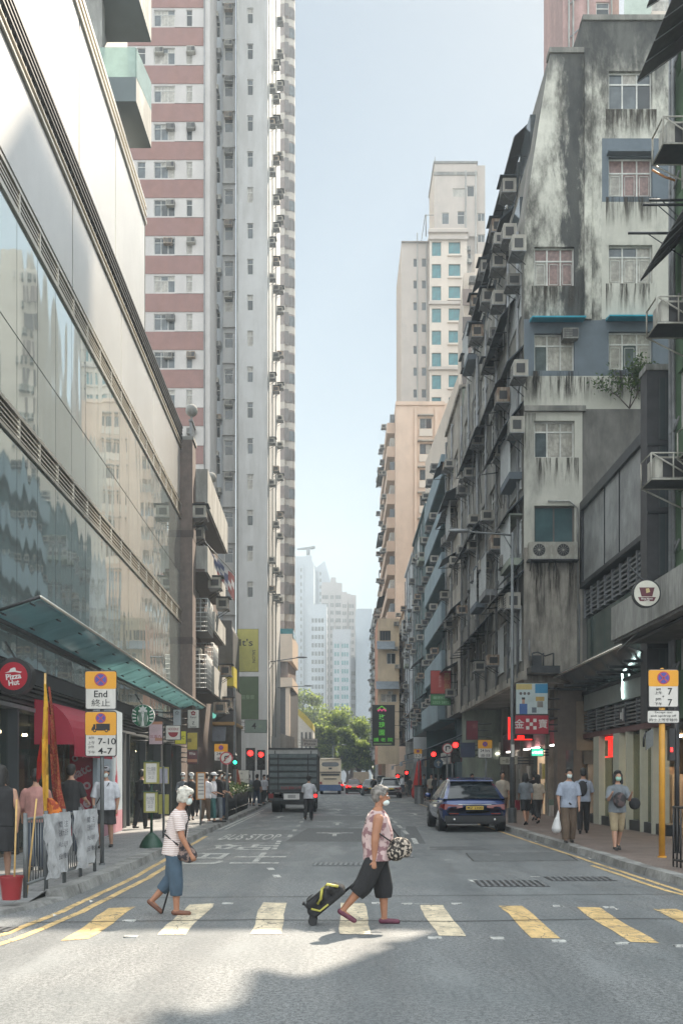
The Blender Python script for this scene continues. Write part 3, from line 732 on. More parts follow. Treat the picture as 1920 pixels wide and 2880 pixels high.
# street level: dark louvres, glazed shop fronts, dark posts
b = MB()
b.fbox(f1, 0, f1.L, 3.62, 3.94, -.3, -.04, M_slot); b.fbox(f1, 0, f1.L, 3.02, 3.1, -.3, .04, M_grey)
for k in range(5): b.fbox(f1, 0, f1.L, 3.14 + k * .1, 3.18 + k * .1, -.3, .02, M_dgrey)
b.fbox(f1, 0, f1.L, 3.1, 3.62, -.5, -.1, M_slot)
h1.part('louvre_band', b)
M_in = mat('dim_shop_interior', (.1, .085, .07), .8, var=.5, vs=1.3)
def clear_glass():
    m, nt, b = new_mat('shop_glass'); b.inputs['Base Color'].default_value = (.03, .04, .04, 1); b.inputs['Roughness'].default_value = .05
    tr = nt.nodes.new('ShaderNodeBsdfTransparent'); tr.inputs[0].default_value = (.75, .82, .8, 1); mx = nt.nodes.new('ShaderNodeMixShader'); mx.inputs[0].default_value = .72
    nt.links.new(b.outputs[0], mx.inputs[1]); nt.links.new(tr.outputs[0], mx.inputs[2]); nt.links.new(mx.outputs[0], nt.nodes['Material Output'].inputs[0]); return m
M_shg = clear_glass()
b = MB(); b.fbox(f1, 0, f1.L, 0.0, 3.02, -4.2, -4, M_in); b.fbox(f1, 0, f1.L, 3.0, 3.02, -4, -.3, M_in); b.fbox(f1, 0, f1.L, .0, .14, -4, -.05, M_in)
for k in range(26):
    u = .6 + k * 1.18 + rnd.random() * .4; n_ = rnd.uniform(-3.4, -1.0); b.fbox(f1, u, u + rnd.uniform(.35, .9), .14, rnd.uniform(.7, 1.9), n_ - .4, n_, rnd.choice((M_brd, M_frd, M_gre2, M_warm0, M_wpar, M_pch, M_teal)))
for k in range(18): u = 1 + k * 1.7; b.fbox(f1, u, u + 1.1, 1.5, 2.4, -3.98, -3.9, rnd.choice((M_warm0, M_wpar, M_pink, M_pal, M_brn)))
h1.part('shop_interior', b)
for i in range(20):
    b = MB(); b.fbox(f1, gl[i] + .03, gl[i + 1] - .03, .2, 3.0, -.2, -.17, M_shg); b.build('shop_window', h1.t)
for k in gl[::2]: b = MB(); b.fbox(f1, k - .05, k + .05, .13, 3.02, -.3, .03, M_slot); h1.part('post', b)
for Y in (32.0, 39.5): b = MB(); b.fbox(f1, uY(Y), uY(Y) + .5, .13, 3.02, -.4, .1, M_slot); h1.part('post', b)
b = MB()
for k in range(14): b.box(*(lambda p: (p.x - .05, p.x + .05, p.y - .05, p.y + .05))(f1.p(uY(17 + k * 2.1), 0, -1.6)), 2.72, 2.78, mat('warm_lamp', (.9, .8, .6), .5, var=0, emit=(1, .72, .42), es=14))
h1.part('ceiling_lamp', b)
# rooftop slab block with the two box balconies
M_bsl = mat('grey_green_metal', (.11, .135, .14), .5, .2, var=.1, vs=1)
tw = Bld('rooftop_tower', 'grey tower behind the hotel roof edge with two box balconies and pale glass balustrade', 'building', (-8.5, 36, 21.5), mat('grey_tower_wall', (.2, .2, .2), .7, var=.1))
tw.w.box(-12.5, -7.62, 33.6, 38, 21.5, 34, tw.m); tw.w.box(-9, -7.45, 33.2, 33.6, 21.5, 34, M_wpar)
tw.done()
for zb, ztop in ((22.15, 23.35), (25.6, 27.0)):
    b = MB(); b.mesh([(-7.75, 33, zb + .45), (-6.35, 33, zb + .45), (-6.18, 34.7, zb), (-7.7, 34.7, zb), (-7.75, 33, ztop), (-6.35, 33, ztop), (-6.18, 34.7, ztop), (-7.7, 34.7, ztop)],
                     [(0, 3, 2, 1), (4, 5, 6, 7), (0, 1, 5, 4), (2, 3, 7, 6), (3, 0, 4, 7)], M_bsl, False)
    b.poly([(-6.35, 33, zb + .45), (-6.18, 34.7, zb), (-6.18, 34.7, ztop), (-6.35, 33, ztop)], M_wpar)
    bal = tw.part('balcony', b)
    b = MB(); M_bg = mat('pale_green_balustrade_glass', (.5, .68, .6), .1, var=.1, trans=.6)
    b.box(-7.8, -6.37, 33.0, 33.03, ztop, ztop + .92, M_bg); b.hexa([(-6.37, 33.03, ztop), (-6.34, 33.03, ztop), (-6.18, 34.7, ztop), (-6.21, 34.7, ztop), (-6.37, 33.03, ztop + .92), (-6.34, 33.03, ztop + .92), (-6.18, 34.7, ztop + .92), (-6.21, 34.7, ztop + .92)], M_bg)
    b.build('balustrade', bal)
    b = MB(); b.box(-7.2, -6.9, 33.5, 33.8, ztop, ztop + .25, M_brd); b.build('planter', bal)

# ================================================================ LEFT: brown tenement with balconies
h2 = Bld('brown_tenement', 'narrow brown tenement with white balcony parapets, rooftop shrubs and caged air conditioners', 'building', (-9, 52, 0), M_brn)
f2 = Fr((-6.95, 45.85), (-7.3, 63))
h2.w.fbox(f2, 0, f2.L, 0, 15.2, -8, 0, M_brn)
h2.w.fbox(f2, 0, 1.2, 4.5, 16.2, -.8, .55, M_brn)
for z in (7.4, 12.0): h2.w.fbox(f2, -.01, 1.22, z, z + .3, -.8, .56, M_brd)
h2.done()
for i, (z0, z1, a, c) in enumerate(((13.7, 15.3, 1.25, 11.5), (10.75, 11.9, 1.25, 10.2), (8.6, 9.5, 4.5, 10.2), (5.6, 6.9, 4.2, 11))):
    b = MB(); b.fbox(f2, a, c, z0, z0 + .14, 0, .95, M_brd); b.fbox(f2, a, c, z0 + .0, z1, .95, 1.07, M_wpar); b.fbox(f2, a, a + .1, z0 + .14, z1, 0, .95, M_wpar)
    b.build('balcony', h2.t)
b = MB(); b.fbox(f2, .0, 1.2, 16.2, 16.35, -.7, .6, M_wpar)
for k in range(5): b.fbox(f2, .05 + k * .26, .12 + k * .26, 16.35, 17.0, .42, .52, M_grey)
b.fbox(f2, .0, 1.25, 17.0, 17.08, .38, .56, M_grey)
b.disc(f2.p(.5, 17.08, .45), (0, 0, 1), .05, .35, M_wpar, 8); b.ell(f2.p(.5, 17.62, .45), (.27, .27, .27), M_wpar)
h2.part('rooftop_railing', b); b = MB(); b.disc(f2.p(4.4, 15.3, .9), (0, 0, 1), .05, .3, M_wpar, 8); b.ell(f2.p(4.4, 15.8, .9), (.25, .25, .25), M_wpar)
h2.part('globe_lamp', b)
M_cage = mat('white_cage_bars', (.5, .52, .52), .5, .3, var=.1)
for z, a in ((8.3, 2.4), (5.7, 2.0), (6.6, 5.0)):
    b = MB()
    for i in range(8): b.tube([f2.p(a + i * .32, z, .95), f2.p(a + i * .32, z + 1.5, .95)], .02, M_cage, 4)
    for i in range(8): b.tube([f2.p(a, z + i * .21, .95), f2.p(a + 2.24, z + i * .21, .95)], .02, M_cage, 4); b.tube([f2.p(a, z + i * .21, .1), f2.p(a, z + i * .21, .95)], .02, M_cage, 4)
    for i in range(4): b.tube([f2.p(a, z, .1 + i * .26), f2.p(a, z + 1.5, .1 + i * .26)], .02, M_cage, 4)
    b.fbox(f2, a, a + 2.24, z - .05, z, 0, .97, M_dgrey); b.build('window_cage', h2.t)
for u, z, n in ((.1, 12.9, .55), (2.4, 12.5, .2), (3.2, 10.4, .9), (6, 9.9, 1.0), (7.5, 6.8, 1.0), (2.2, 7.0, .1), (6.8, 4.9, .9), (5.6, 4.8, .9), (8.2, 5.2, 1.0)): h2.ac(f2, u, z, rnd.choice((0, 1)), n, (1.2, 1.1, 1.2))
for u, z in ((2.2, 11.9), (5, 11.9), (8, 11.9), (2.2, 7.5), (5.5, 9.7), (8, 9.7), (3, 14)): h2.win(f2, u, z, 1.6, 1.5, dep=-.03, cols=3, pn=0)
# flag-like printed cloth on a pole from the balcony
fl = MB(); p0 = f2.p(3.0, 12.35, .7); cols_ = [mat('banner_white', (.5, .5, .52), .7), mat('banner_blue', (.08, .1, .2), .7), mat('banner_red', (.22, .05, .06), .7)]
n = 9
for i in range(n):
    for j in range(4):
        def q(i, j): return p0 + Vector((.12 * i + .03 * math.sin(i), .35 * i, -.1 * i - (.05 + .028 * i) * j + .04 * math.sin(i * 1.7 + j)))
        fl.poly([q(i, j), q(i + 1, j), q(i + 1, j + 1), q(i, j + 1)], cols_[0] if (i + j) % 3 == 0 else cols_[1] if j < 3 and i < 7 else cols_[2], True)
tf = thing('hanging_banner', 'blue white and red cloth banner drooping from the brown tenement balcony', 'banner', p0)
fl.build('cloth', tf); b = MB(); b.tube([p0 + Vector((0, -.3, .15)), p0 + Vector((1.1, 3.3, -.75))], .025, M_grey, 5); b.build('pole', tf)
# low shops and dark blocks beyond the tenement
h7 = Bld('dark_block', 'charcoal block with sloping corner behind the brown tenement, above the yellow box sign', 'building', (-8.5, 66, 0), M_chr)
h7.w.prism([(WX(600, 66), 66), (WX(652, 66), 66), (WX(655, 72), 72), (WX(600, 72), 72)], 0, WZ(1745, 66), M_chr)
h7.w.extr([P(640, 1745, 66.01), P(655, 1775, 66.01), P(655, 1960, 66.01), P(640, 1960, 66.01)], (0, 4, 0), M_chr)
h7.done()
h8 = Bld('black_fronted_shop', 'low black-fronted shop with round green glass lights and grey roller awning', 'shop', (-7, 61, 0), M_chr)
Y8 = 60.0; q = lambda x: WX(x, Y8)
h8.w.box(q(560), q(655), Y8, Y8 + 5, WZ(2035, Y8), WZ(1935, Y8), M_chr)
h8.w.box(q(560), q(660), Y8 - .1, Y8 + 5, WZ(2040, Y8), WZ(2031, Y8), mat('orange_strip', (.4, .22, .06), .6))
h8.w.box(q(560), q(655), Y8 + .8, Y8 + 5, 0.13, WZ(2040, Y8), M_in); h8.w.box(q(656), q(662), Y8, Y8 + .5, .13, WZ(1935, Y8), M_grey)
h8.done()
b = MB(); b.hexa([(q(582), Y8 - .5, WZ(2086, Y8)), (q(636), Y8 - .5, WZ(2086, Y8)), (q(636), Y8, WZ(2048, Y8)), (q(582), Y8, WZ(2048, Y8)), (q(582), Y8 - .46, WZ(2082, Y8)), (q(636), Y8 - .46, WZ(2082, Y8)), (q(636), Y8, WZ(2044, Y8)), (q(582), Y8, WZ(2044, Y8))], mat('slate_awning', (.13, .14, .17), .7, var=.15)); h8.part('awning', b)
for x, y in ((583, 2003), (612, 2002), (600, 2013), (590, 1996)):
    b = MB(); b.disc((q(x), Y8 - .02, WZ(y, Y8)), (0, -1, 0), .16, .03, mat('green_glass_light', (.1, .3, .24), .2, emit=(.15, .5, .4), es=.35)); h8.part('round_light', b)
# ================================================================ RIGHT: stained corner tenement
Y5 = 37.0
def e5(x): return (x - 1473) / F * Y5
def g5(y): return WZ(y, Y5)
X5 = WX(1473, Y5)
r5 = Bld('stained_tenement', 'tall corner tenement with mould-streaked pale end wall, blue-grey bands and cyan window canopies', 'tenement', (9, 38, 0), M_sta)
f5 = Fr((X5, Y5), (21, Y5)); xb = e5(1637)
A = M_sta
def wrow(y0, y1): return g5(y1), (y1 - y0) / F * Y5
wl_, wr_ = [], []
for y0, y1, k in ((693, 803, dict(cols=3, tr=.33, pn=3, grille=True)), (937, 1042, dict(cols=3, tr=.3, pn=5)), (1183, 1286, dict(cols=3, tr=.28, pn=5)), (1422, 1526, dict(cols=2, tr=0, pn=6, fm=M_frd))):
    z, h = wrow(y0, y1); wl_.append((e5(1502), z, e5(1615) - e5(1502), h, k))
for y0, y1, k in ((198, 305, dict(cols=3, tr=.3, pn=1)), (441, 552, dict(cols=3, tr=.36, pn=3, grille=True, var=2)), (688, 796, dict(cols=3, tr=.28, pn=5, grille=True, var=1)), (932, 1040, dict(cols=3, tr=.3, pn=5, grille=True, var=3))):
    z, h = wrow(y0, y1); wr_.append((e5(1711), z, e5(1834) - e5(1711), h, k))
zt = g5(140); zt2 = g5(50)
# painted zones of the end wall: (z low, z high, u0, u1, material)
def zone(u0, u1, ya, yb, m):
    z0, z1 = g5(yb), g5(ya)
    ws = [w for w in wl_ + wr_ if w[0] >= u0 - .01 and w[0] + w[2] <= u1 + .01 and w[1] >= z0 - .01 and w[1] + w[3] <= z1 + .01]
    r5.face(f5, u0, u1, z0, z1, ws, m, .2)
zone(.0, xb, 640, 897, M_stb); zone(.0, xb, 897, 1057, M_bgr); zone(0, xb, 1057, 1160, A); zone(0, xb, 1160, 1540, A); zone(0, xb, 1540, 1920, M_gre2)
uR = e5(1692)
zone(xb, uR, 50, 900, M_stb); zone(uR, f5.L, 50, 388, M_stb); zone(uR, f5.L, 388, 567, M_bgr); zone(uR, f5.L, 567, 897, A)
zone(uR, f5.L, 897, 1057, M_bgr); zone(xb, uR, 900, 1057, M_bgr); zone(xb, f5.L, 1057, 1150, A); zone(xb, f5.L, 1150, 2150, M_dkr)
# upper left part slopes back towards the roof
uu = [(1473, 640), (1482, 560), (1500, 440), (1522, 300), (1548, 140)]
for i in range(4):
    (xa, ya), (xc, yc) = uu[i], uu[i + 1]
    a = [f5.p(e5(xa), g5(ya)), f5.p(xb, g5(ya)), f5.p(xb, g5(yc)), f5.p(e5(xc), g5(yc))]; r5.w.poly(a, M_stb)
    r5.w.poly([f5.p(e5(xc), g5(yc)), f5.p(e5(xc), g5(yc), -19), f5.p(e5(xa), g5(ya), -19), f5.p(e5(xa), g5(ya))], M_gre)
r5.w.poly([f5.p(e5(1548), zt), f5.p(xb, zt), f5.p(xb, zt, -19), f5.p(e5(1548), zt, -19)], M_gre)
r5.w.poly([f5.p(xb, zt), f5.p(xb, zt2), f5.p(xb, zt2, -19), f5.p(xb, zt, -19)], M_stb)
r5.w.poly([f5.p(xb, zt2), f5.p(f5.L, zt2), f5.p(f5.L, zt2, -19), f5.p(xb, zt2, -19)], M_gre)
r5.w.poly([f5.p(f5.L, zt2), f5.p(f5.L, 0), f5.p(f5.L, 0, -19), f5.p(f5.L, zt2, -19)], M_gre)
r5.w.fbox(f5, e5(1548) - .06, xb + .05, zt - .12, zt + .06, -.5, .08, M_gre); r5.w.fbox(f5, xb, f5.L, zt2 - .1, zt2 + .08, -.5, .08, M_gre)
r5.w.fbox(f5, xb + .05, xb + .3, g5(900), zt, .0, .12, M_stb)
r5.w.fbox(f5, .0, xb + .1, g5(1158), g5(1143), -.1, .12, M_gre)
# street side of it, far to near so that its outward side faces the street
s5 = Fr((X5, 56), (X5, Y5)); cols5 = [1.0 + 3.1 * i for i in range(6)]
M_rails = [M_gre, M_plg, M_gre2]
sw = []
for k in range(6):
    z = 5.35 + 3.02 * k
    for c in cols5: sw.append((c, z + 1.0, 2.1, 1.4, dict(cols=3, tr=.3, pn=rnd.choice((0, 0, 1, 5)), var=rnd.randrange(3))))
r5.face(s5, 0, s5.L, 5.2, g5(640), [w for w in sw if w[1] + w[3] < g5(640) - .1 and w[0] + w[2] < s5.L - .1], M_gre)
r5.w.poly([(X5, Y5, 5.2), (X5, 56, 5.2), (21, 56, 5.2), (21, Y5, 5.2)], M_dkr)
r5.w.fbox(s5, -.1, s5.L + .06, 5.05, 5.35, -.1, .1, M_gre2)
t5_ = r5.done()
b = MB()
for x0, x1, y in ((1489, 1638, 900), (1703, 1838, 897)):
    u0, u1 = e5(x0), e5(x1); z = g5(y + 6); m = mat('cyan_canopy', (.02, .3, .42), .45, var=.08)
    b = MB(); b.hexa([f5.p(u0, z, .0), f5.p(u1, z, .0), f5.p(u1, z - .06, .55), f5.p(u0, z - .06, .55), f5.p(u0, z + .1, .0), f5.p(u1, z + .1, .0), f5.p(u1, z - .01, .56), f5.p(u0, z - .01, .56)], m)
    b.build('window_canopy', t5_)
b = MB(); b.fbox(f5, e5(1705), e5(1832), g5(438), g5(432), 0, .3, M_bgr); b.build('window_canopy', t5_)
for x in (1491, 1558): place(splitac(), 'air_conditioner', t5_, f5.p(e5(x) - .1, g5(1578), .02), f5.rz)
r5.ac(f5, e5(1578), g5(960), 2, -.1, (.85, .8, .85))
b = MB(); b.tube([f5.p(e5(1540), g5(1410), .06), f5.p(e5(1600), g5(1410), .06), f5.p(e5(1622), g5(1430), .06), f5.p(e5(1624), g5(1900), .06)], .035, M_wpar, 6)
b.tube([f5.p(e5(1628), g5(1700), .05), f5.p(e5(1626), g5(1930), .05)], .03, M_pipe, 6)
b.tube([f5.p(e5(1487), g5(1800), .05), f5.p(e5(1487), g5(1860), .05)], .03, M_pipe, 6); r5.part('drain_pipe', b)
b = MB(); b.fbox(f5, e5(1480), e5(1560), g5(1900), g5(1880), 0, .9, M_dgrey); b.fbox(f5, e5(1486), e5(1512), g5(1880), g5(1850), .2, .7, M_dgrey)
for x in (1485, 1515, 1543): b.tube([f5.p(e5(x), g5(1880), .8), f5.p(e5(x), g5(1845), .8)], .03, M_dgrey, 5)
b.tube([f5.p(e5(1485), g5(1845), .8), f5.p(e5(1500), g5(1842), .8), f5.p(e5(1520), g5(1853), .8), f5.p(e5(1543), g5(1845), .8)], .025, M_dgrey, 5)
b.build('ledge_frame', t5_)
def awning(B, fr, u0, u1, z, out=.8, drop=.9, m=None):
    b = MB(); m = m or M_awn; n = max(1, int((u1 - u0) / 1.2))
    for i in range(n):
        a, c = u0 + (u1 - u0) * i / n, u0 + (u1 - u0) * (i + 1) / n
        b.hexa([fr.p(a, z, 0), fr.p(c, z, 0), fr.p(c, z - drop, out), fr.p(a, z - drop, out), fr.p(a, z + .05, 0), fr.p(c, z + .05, 0), fr.p(c, z - drop + .04, out), fr.p(a, z - drop + .04, out)], m)
        b.tube([fr.p(a, z - drop, out), fr.p(a, z - drop * .9, .02)], .02, M_dgrey, 4)
    b.tube([fr.p(u0, z - drop, out), fr.p(u1, z - drop, out)], .022, M_pipe, 4)
    b.build('awning', B.t)
def rails(B, fr, u0, u1, z0, z1, n=.1, m=None):
    b = MB(); m = m or M_cage; k = int((u1 - u0) / .14)
    for i in range(k + 1): b.fbox(fr, u0 + i * .14, u0 + i * .14 + .025, z0, z1, n, n + .025, m)
    for z in (z0, z1): b.fbox(fr, u0, u1 + .03, z, z + .03, n - .01, n + .035, m)
    b.build('window_bars', B.t)
def drips(B, fr, u0, u1, z1, h):
    if 'drip_stain' not in MATS:
        m, nt, b = new_mat('drip_stain'); tc = nt.nodes.new('ShaderNodeTexCoord'); sx = nt.nodes.new('ShaderNodeSeparateXYZ'); nt.links.new(tc.outputs['Generated'], sx.inputs[0])
        n = _noise(nt, _coord(nt, (1, 1, .07)), 5.5, 5, .7); f = _math(nt, 'MULTIPLY', _ramp(nt, n, .42, .62), _ramp(nt, _math(nt, 'ADD', sx.outputs['Z'], _math(nt, 'MULTIPLY', n, .5)), .35, 1.2))
        nt.links.new(_math(nt, 'MULTIPLY', f, .85), b.inputs['Alpha']); b.inputs['Base Color'].default_value = (.05, .043, .035, 1); b.inputs['Roughness'].default_value = .9
    b = MB(); b.poly([fr.p(u0, z1 - h, .005), fr.p(u1, z1 - h, .005), fr.p(u1, z1, .005), fr.p(u0, z1, .005)], MATS['drip_stain']); b.build('drip_stain', B.t)
for w_ in wl_ + wr_: drips(r5, f5, w_[0] - .1, w_[0] + w_[2] + .15, w_[1] - .01, 1.25)
drips(r5, f5, .02, .4, g5(1162), 2.6); drips(r5, f5, .1, xb - .1, g5(1580), 3.2); drips(r5, f5, xb + .05, 6, g5(1060), 1.1); drips(r5, f5, .02, xb, g5(1058), 1.2)
def clutter(B, fr, cols, floors, z0, fh, pac=.6, paw=.2, pj=.3, seed=1, dep=.0, zmax=99, sc=1.0, skip=()):
    rr = random.Random(seed)
    for k in range(floors):
        z = z0 + fh * k
        if z + 2.6 > zmax: continue
        for c in cols:
            r_ = rr.random()
            if rr.random() < pac: B.ac(fr, c + rr.choice((0, .7, 1.4)), z + rr.choice((1.0, 1.55, 2.1)), rr.choice((0, 0, 1)), dep, (sc, sc, sc))
            if rr.random() < pac * .5: B.ac(fr, c + rr.choice((-.6, 2.2)), z + rr.choice((.8, 1.9)), 0, dep, (sc, sc, sc))
            if rr.random() < paw: awning(B, fr, c - .2, c + rr.choice((2.0, 2.4, 4.2)), z + 2.75, rr.uniform(.5, .9), rr.uniform(.3, .8), rr.choice((M_awn, M_awn, M_pipe)))
            if rr.random() < pj:      # projecting window cage or laundry
                b = MB(); m = rr.choice((M_gre, M_pipe, M_plg, M_bgr)); b.fbox(fr, c, c + 2.1, z + .75, z + 1.0, 0, .45, m)
                for i in range(10): b.fbox(fr, c + i * .23, c + i * .23 + .03, z + 1.0, z + 2.5, .42, .45, M_cage)
                b.fbox(fr, c, c + 2.1, z + 2.5, z + 2.56, 0, .47, m); b.build('window_cage', B.t)
            if rr.random() < pj * .5:
                cs = [mat('cloth_%d' % i, c_, .9, var=.1) for i, c_ in enumerate(((.4, .4, .42), (.08, .1, .18), (.3, .06, .06), (.1, .22, .25), (.45, .38, .3)))]
                b = MB(); b.tube([fr.p(c - .1, z + .95, .8), fr.p(c + 2.2, z + .95, .8)], .012, M_grey, 4)
                for i in range(6):
                    if rr.random() < .7: u = c + i * .36; b.fbox(fr, u, u + .28, z + .95 - rr.uniform(.4, .8), z + .96, .78, .8, rr.choice(cs))
                b.build('laundry', B.t)
def pipes(B, fr, us, z0, z1, r=.05, m=None, n=.09):
    b = MB()
    for u in us:
        b.tube([fr.p(u, z0, n), fr.p(u, z1, n)], r, m or M_pipe, 6)
        z = z0 + 1
        while z < z1: b.tube([fr.p(u, z, n), fr.p(u + .35, z + .3, n - .03)], r * .6, m or M_pipe, 4); z += 3.02
    B.part('drain_pipe', b)
pipes(r5, s5, (.5, 3.6, 6.8, 7.1, 9.9, 13.0, 16.0, 18.2), 5.2, 21, .055)
clutter(r5, s5, cols5, 6, 5.35, 3.02, .38, .0, .16, 5, 0, 24)
# the large dark awnings and the cream air conditioners the photograph shows on the near bays
def onS(x, y, xs): Y = xs / (x - CX) * F; return Y, WZ(y, Y)
for (xa, ya, xc, yc, out, drop) in ((1455, 1560, 1395, 1660, .7, .7), (1452, 1380, 1390, 1480, .6, .6), (1330, 1520, 1262, 1600, .6, .7), (1340, 1760, 1262, 1840, .7, .7), (1335, 1250, 1282, 1330, .6, .7), (1450, 1150, 1352, 1310, .72, .9), (1405, 870, 1350, 1040, .6, .8), (1455, 920, 1405, 1050, .6, .6), (1430, 1665, 1352, 1712, .7, .6), (1400, 700, 1368, 800, .3, .6), (1390, 1060, 1345, 1200, .65, .8)):
    Ya, za = onS(xa, ya, X5 - out); Yc, zc_ = onS(xc, yc, X5 - out); Yc = min(Yc, 55.5); Ya < Yc - 1 and awning(r5, s5, 56 - Yc, 56 - max(Ya, 37.1), max(za, zc_) + drop * .6, out, drop)
for x, y in ((1450, 1235), (1408, 1300), (1455, 735), (1400, 880), (1412, 1150), (1460, 1080), (1430, 700), (1395, 1555), (1422, 1720), (1440, 2000 - 280)):
    Y, z = onS(x, y, X5 - .25)
    if Y < 55 and z < 26: r5.ac(s5, 56 - Y, z, 0, .1, (1.25, .9, 1.3))
for k in range(5): rails(r5, s5, 16.0, 18.6, 5.35 + 3.02 * k + .4, 5.35 + 3.02 * k + 2.3, .02, M_cage)
for k in (0, 1): rails(r5, s5, 12.4, 14.6, 5.35 + 3.02 * k + .4, 5.35 + 3.02 * k + 2.2, .02, M_cage)
# sloped glazed upper bays of the street side
for k in range(2):
    for c in (1.5, 5, 8.5, 12, 15): b = MB(); b.fbox(Fr((X5 + .25 + .38 * k, 56), (X5 + .25 + .38 * k, Y5)), c, c + 2.2, 21.3 + 3 * k, 22.8 + 3 * k, -.1, .1, M_glass_m); b.build('dormer_window', t5_)
for k in range(2):
    fr = Fr((X5 + .3 + .4 * k, 56), (X5 + .3 + .4 * k, Y5))
    awning(r5, fr, 2 + k, 15 + k, 23.6 + 2.6 * k, .55, .5)
    for c in (4, 7.5, 11, 14): r5.ac(fr, c, 21.4 + 2.9 * k, 1, .3, (1.3, 1, 1.3))

# ================================================================ RIGHT: the blocks behind it along the street
def tenement(name, label, Ya, Yb, X, H, m, me, seed, sea=(.6, .15, .3), fh=3.02, z0=5.2, xr=12, cw=3.3, win=None, sc=1.0):
    B = Bld(name, label, 'tenement', (X + 4, (Ya + Yb) / 2, 0), m)
    fr = Fr((X, Yb), (X, Ya)); n = int((fr.L - .4) / cw); cols = [.6 + cw * i for i in range(n)]; fl = int((H - z0 - .4) / fh)
    ws = [(c, z0 + fh * k + .95, min(2.1, cw - 1), 1.4, dict(cols=2, tr=.3, pn=rnd.choice((0, 0, 1, 5)), var=rnd.randrange(3))) for k in range(fl) for c in cols]
    B.face(fr, 0, fr.L, z0, H, ws); fe = Fr((X, Ya), (X + xr, Ya)); B.face(fe, 0, fe.L, 0, H, (), me)
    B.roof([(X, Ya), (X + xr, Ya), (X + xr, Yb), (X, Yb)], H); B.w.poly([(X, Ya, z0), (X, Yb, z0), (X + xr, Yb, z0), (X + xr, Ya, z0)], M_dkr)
    B.w.fbox(fr, 0, fr.L, H - .1, H + .12, -.3, .15, m); B.w.fbox(fr, 0, fr.L, 0, z0, -2.4, -2.2, M_in)
    B.done(); clutter(B, fr, cols, fl, z0, fh, sea[0], sea[1], sea[2], seed, 0, H, sc)
    pipes(B, fr, [c - .35 for c in cols], z0, H - .5)
    return B, fr, fe
b6, fr6, fe6 = tenement('grey_tenement', 'narrow grey tenement with pale green edge between the stained corner block and the teal block', 56, 64, X5, 22.2, M_gre2, M_plg, 21, (.7, .5, .3))
b7, fr7, fe7 = tenement('teal_tenement', 'dark teal block with pale blue balcony parapets and rows of air conditioners', 65.5, 79, 6.95, 22.4, M_teal, M_teal, 31, (.3, .0, .0), xr=9)
b7c, fr7c, _ = tenement('teal_tenement', 'flat dark teal front with air conditioners, just beyond the pale blue balconies', 79.1, 93, 6.3, 21.9, M_teal, M_teal, 35, (.8, .1, .1), xr=9)
for k in range(6):
    z = 4.9 + 3.02 * k + .35
    b = MB(); o = .72 if k else .95
    b.fbox(fr7, .0, 13.2, z - .15, z, 0, o, M_teal); b.fbox(fr7, .0, 13.3, z - .1, z + 1.25, o, o + .09, M_tealp); b.fbox(fr7, 13.2, 13.3, z, z + 1.25, 0, o, M_tealp); b.build('balcony', b7.t)
    for c in range(3): b7.ac(fr7, .5 + c * 3.6 + (k % 2) * .8, z + 1.5, 0, .6)
b7b, fr7b, _ = tenement('teal_tenement', 'plain teal front storeys under the red and green restaurant sign', 64.1, 65.4, 6.9, 21.3, M_teal, M_tealp, 33, (0, 0, 0), cw=5, xr=8)
b8, fr8, fe8 = tenement('grey_tenement', 'plain lavender-grey narrow block between the teal and the peach blocks', 94, 105, X5, 21.4, M_towl, M_towl, 41, (.6, .1, .1))
b9, fr9, _ = tenement('pale_tenement', 'low weathered pale block with many air conditioners, just beyond the plain grey block', 105.5, 121, X5, 18.5, M_pal, M_wpar, 43, (.6, .2, .2))
# tall peach block: blank end wall towards us, windowed bay to its right
Yp = 122.0
rp = Bld('peach_apartment_block', 'tall peach block with a blank end wall and one column of windows, right of centre', 'apartment block', (9, 130, 0), M_pch)
fp = Fr((WX(1112, Yp), Yp), (WX(1275, Yp), Yp)); ep = lambda x: (x - 1112) / F * Yp
def zp(y): return WZ(y, Yp)
ws = [(ep(1180), zp(y + 30), ep(1214) - ep(1180), 30 / F * Yp, dict(cols=2, tr=.0, pn=i % 2, var=i % 3, fm=M_frw if i in (0, 3) else M_frd)) for i, y in enumerate((1175, 1247, 1320, 1392, 1465, 1538, 1610, 1682, 1755))]
rp.face(fp, 0, fp.L, 0, zp(1134), ws, None, .3)
rp.w.fbox(fp, ep(1165), ep(1172), 8, zp(1150), 0, .25, M_pch); rp.w.fbox(fp, ep(1222), ep(1232), 8, zp(1150), 0, .25, M_pch)
rp.w.fbox(fp, ep(1112), ep(1250), zp(1140), zp(1130), -1, .2, M_pch)
for i, y in enumerate((1175, 1247, 1320, 1392, 1465, 1538, 1610)): rp.w.fbox(fp, ep(1178), ep(1216), zp(y + 52), zp(y + 32), 0, .12, M_crm); rp.w.fbox(fp, ep(1174), ep(1218), zp(y - 4), zp(y - 7), 0, .5, M_gre2)
sp_ = Fr((WX(1112, Yp), 150), (WX(1112, Yp), Yp))
rp.face(sp_, 0, sp_.L, 0, zp(1260) , ())
rp.w.poly([(WX(1112, Yp), Yp, zp(1134)), (13, Yp, zp(1134)), (13, 150, zp(1134)), (WX(1112, Yp), 150, zp(1134))], M_pch)
rp.face(sp_, 18, sp_.L, zp(1260), zp(1134), ())
rp.done()
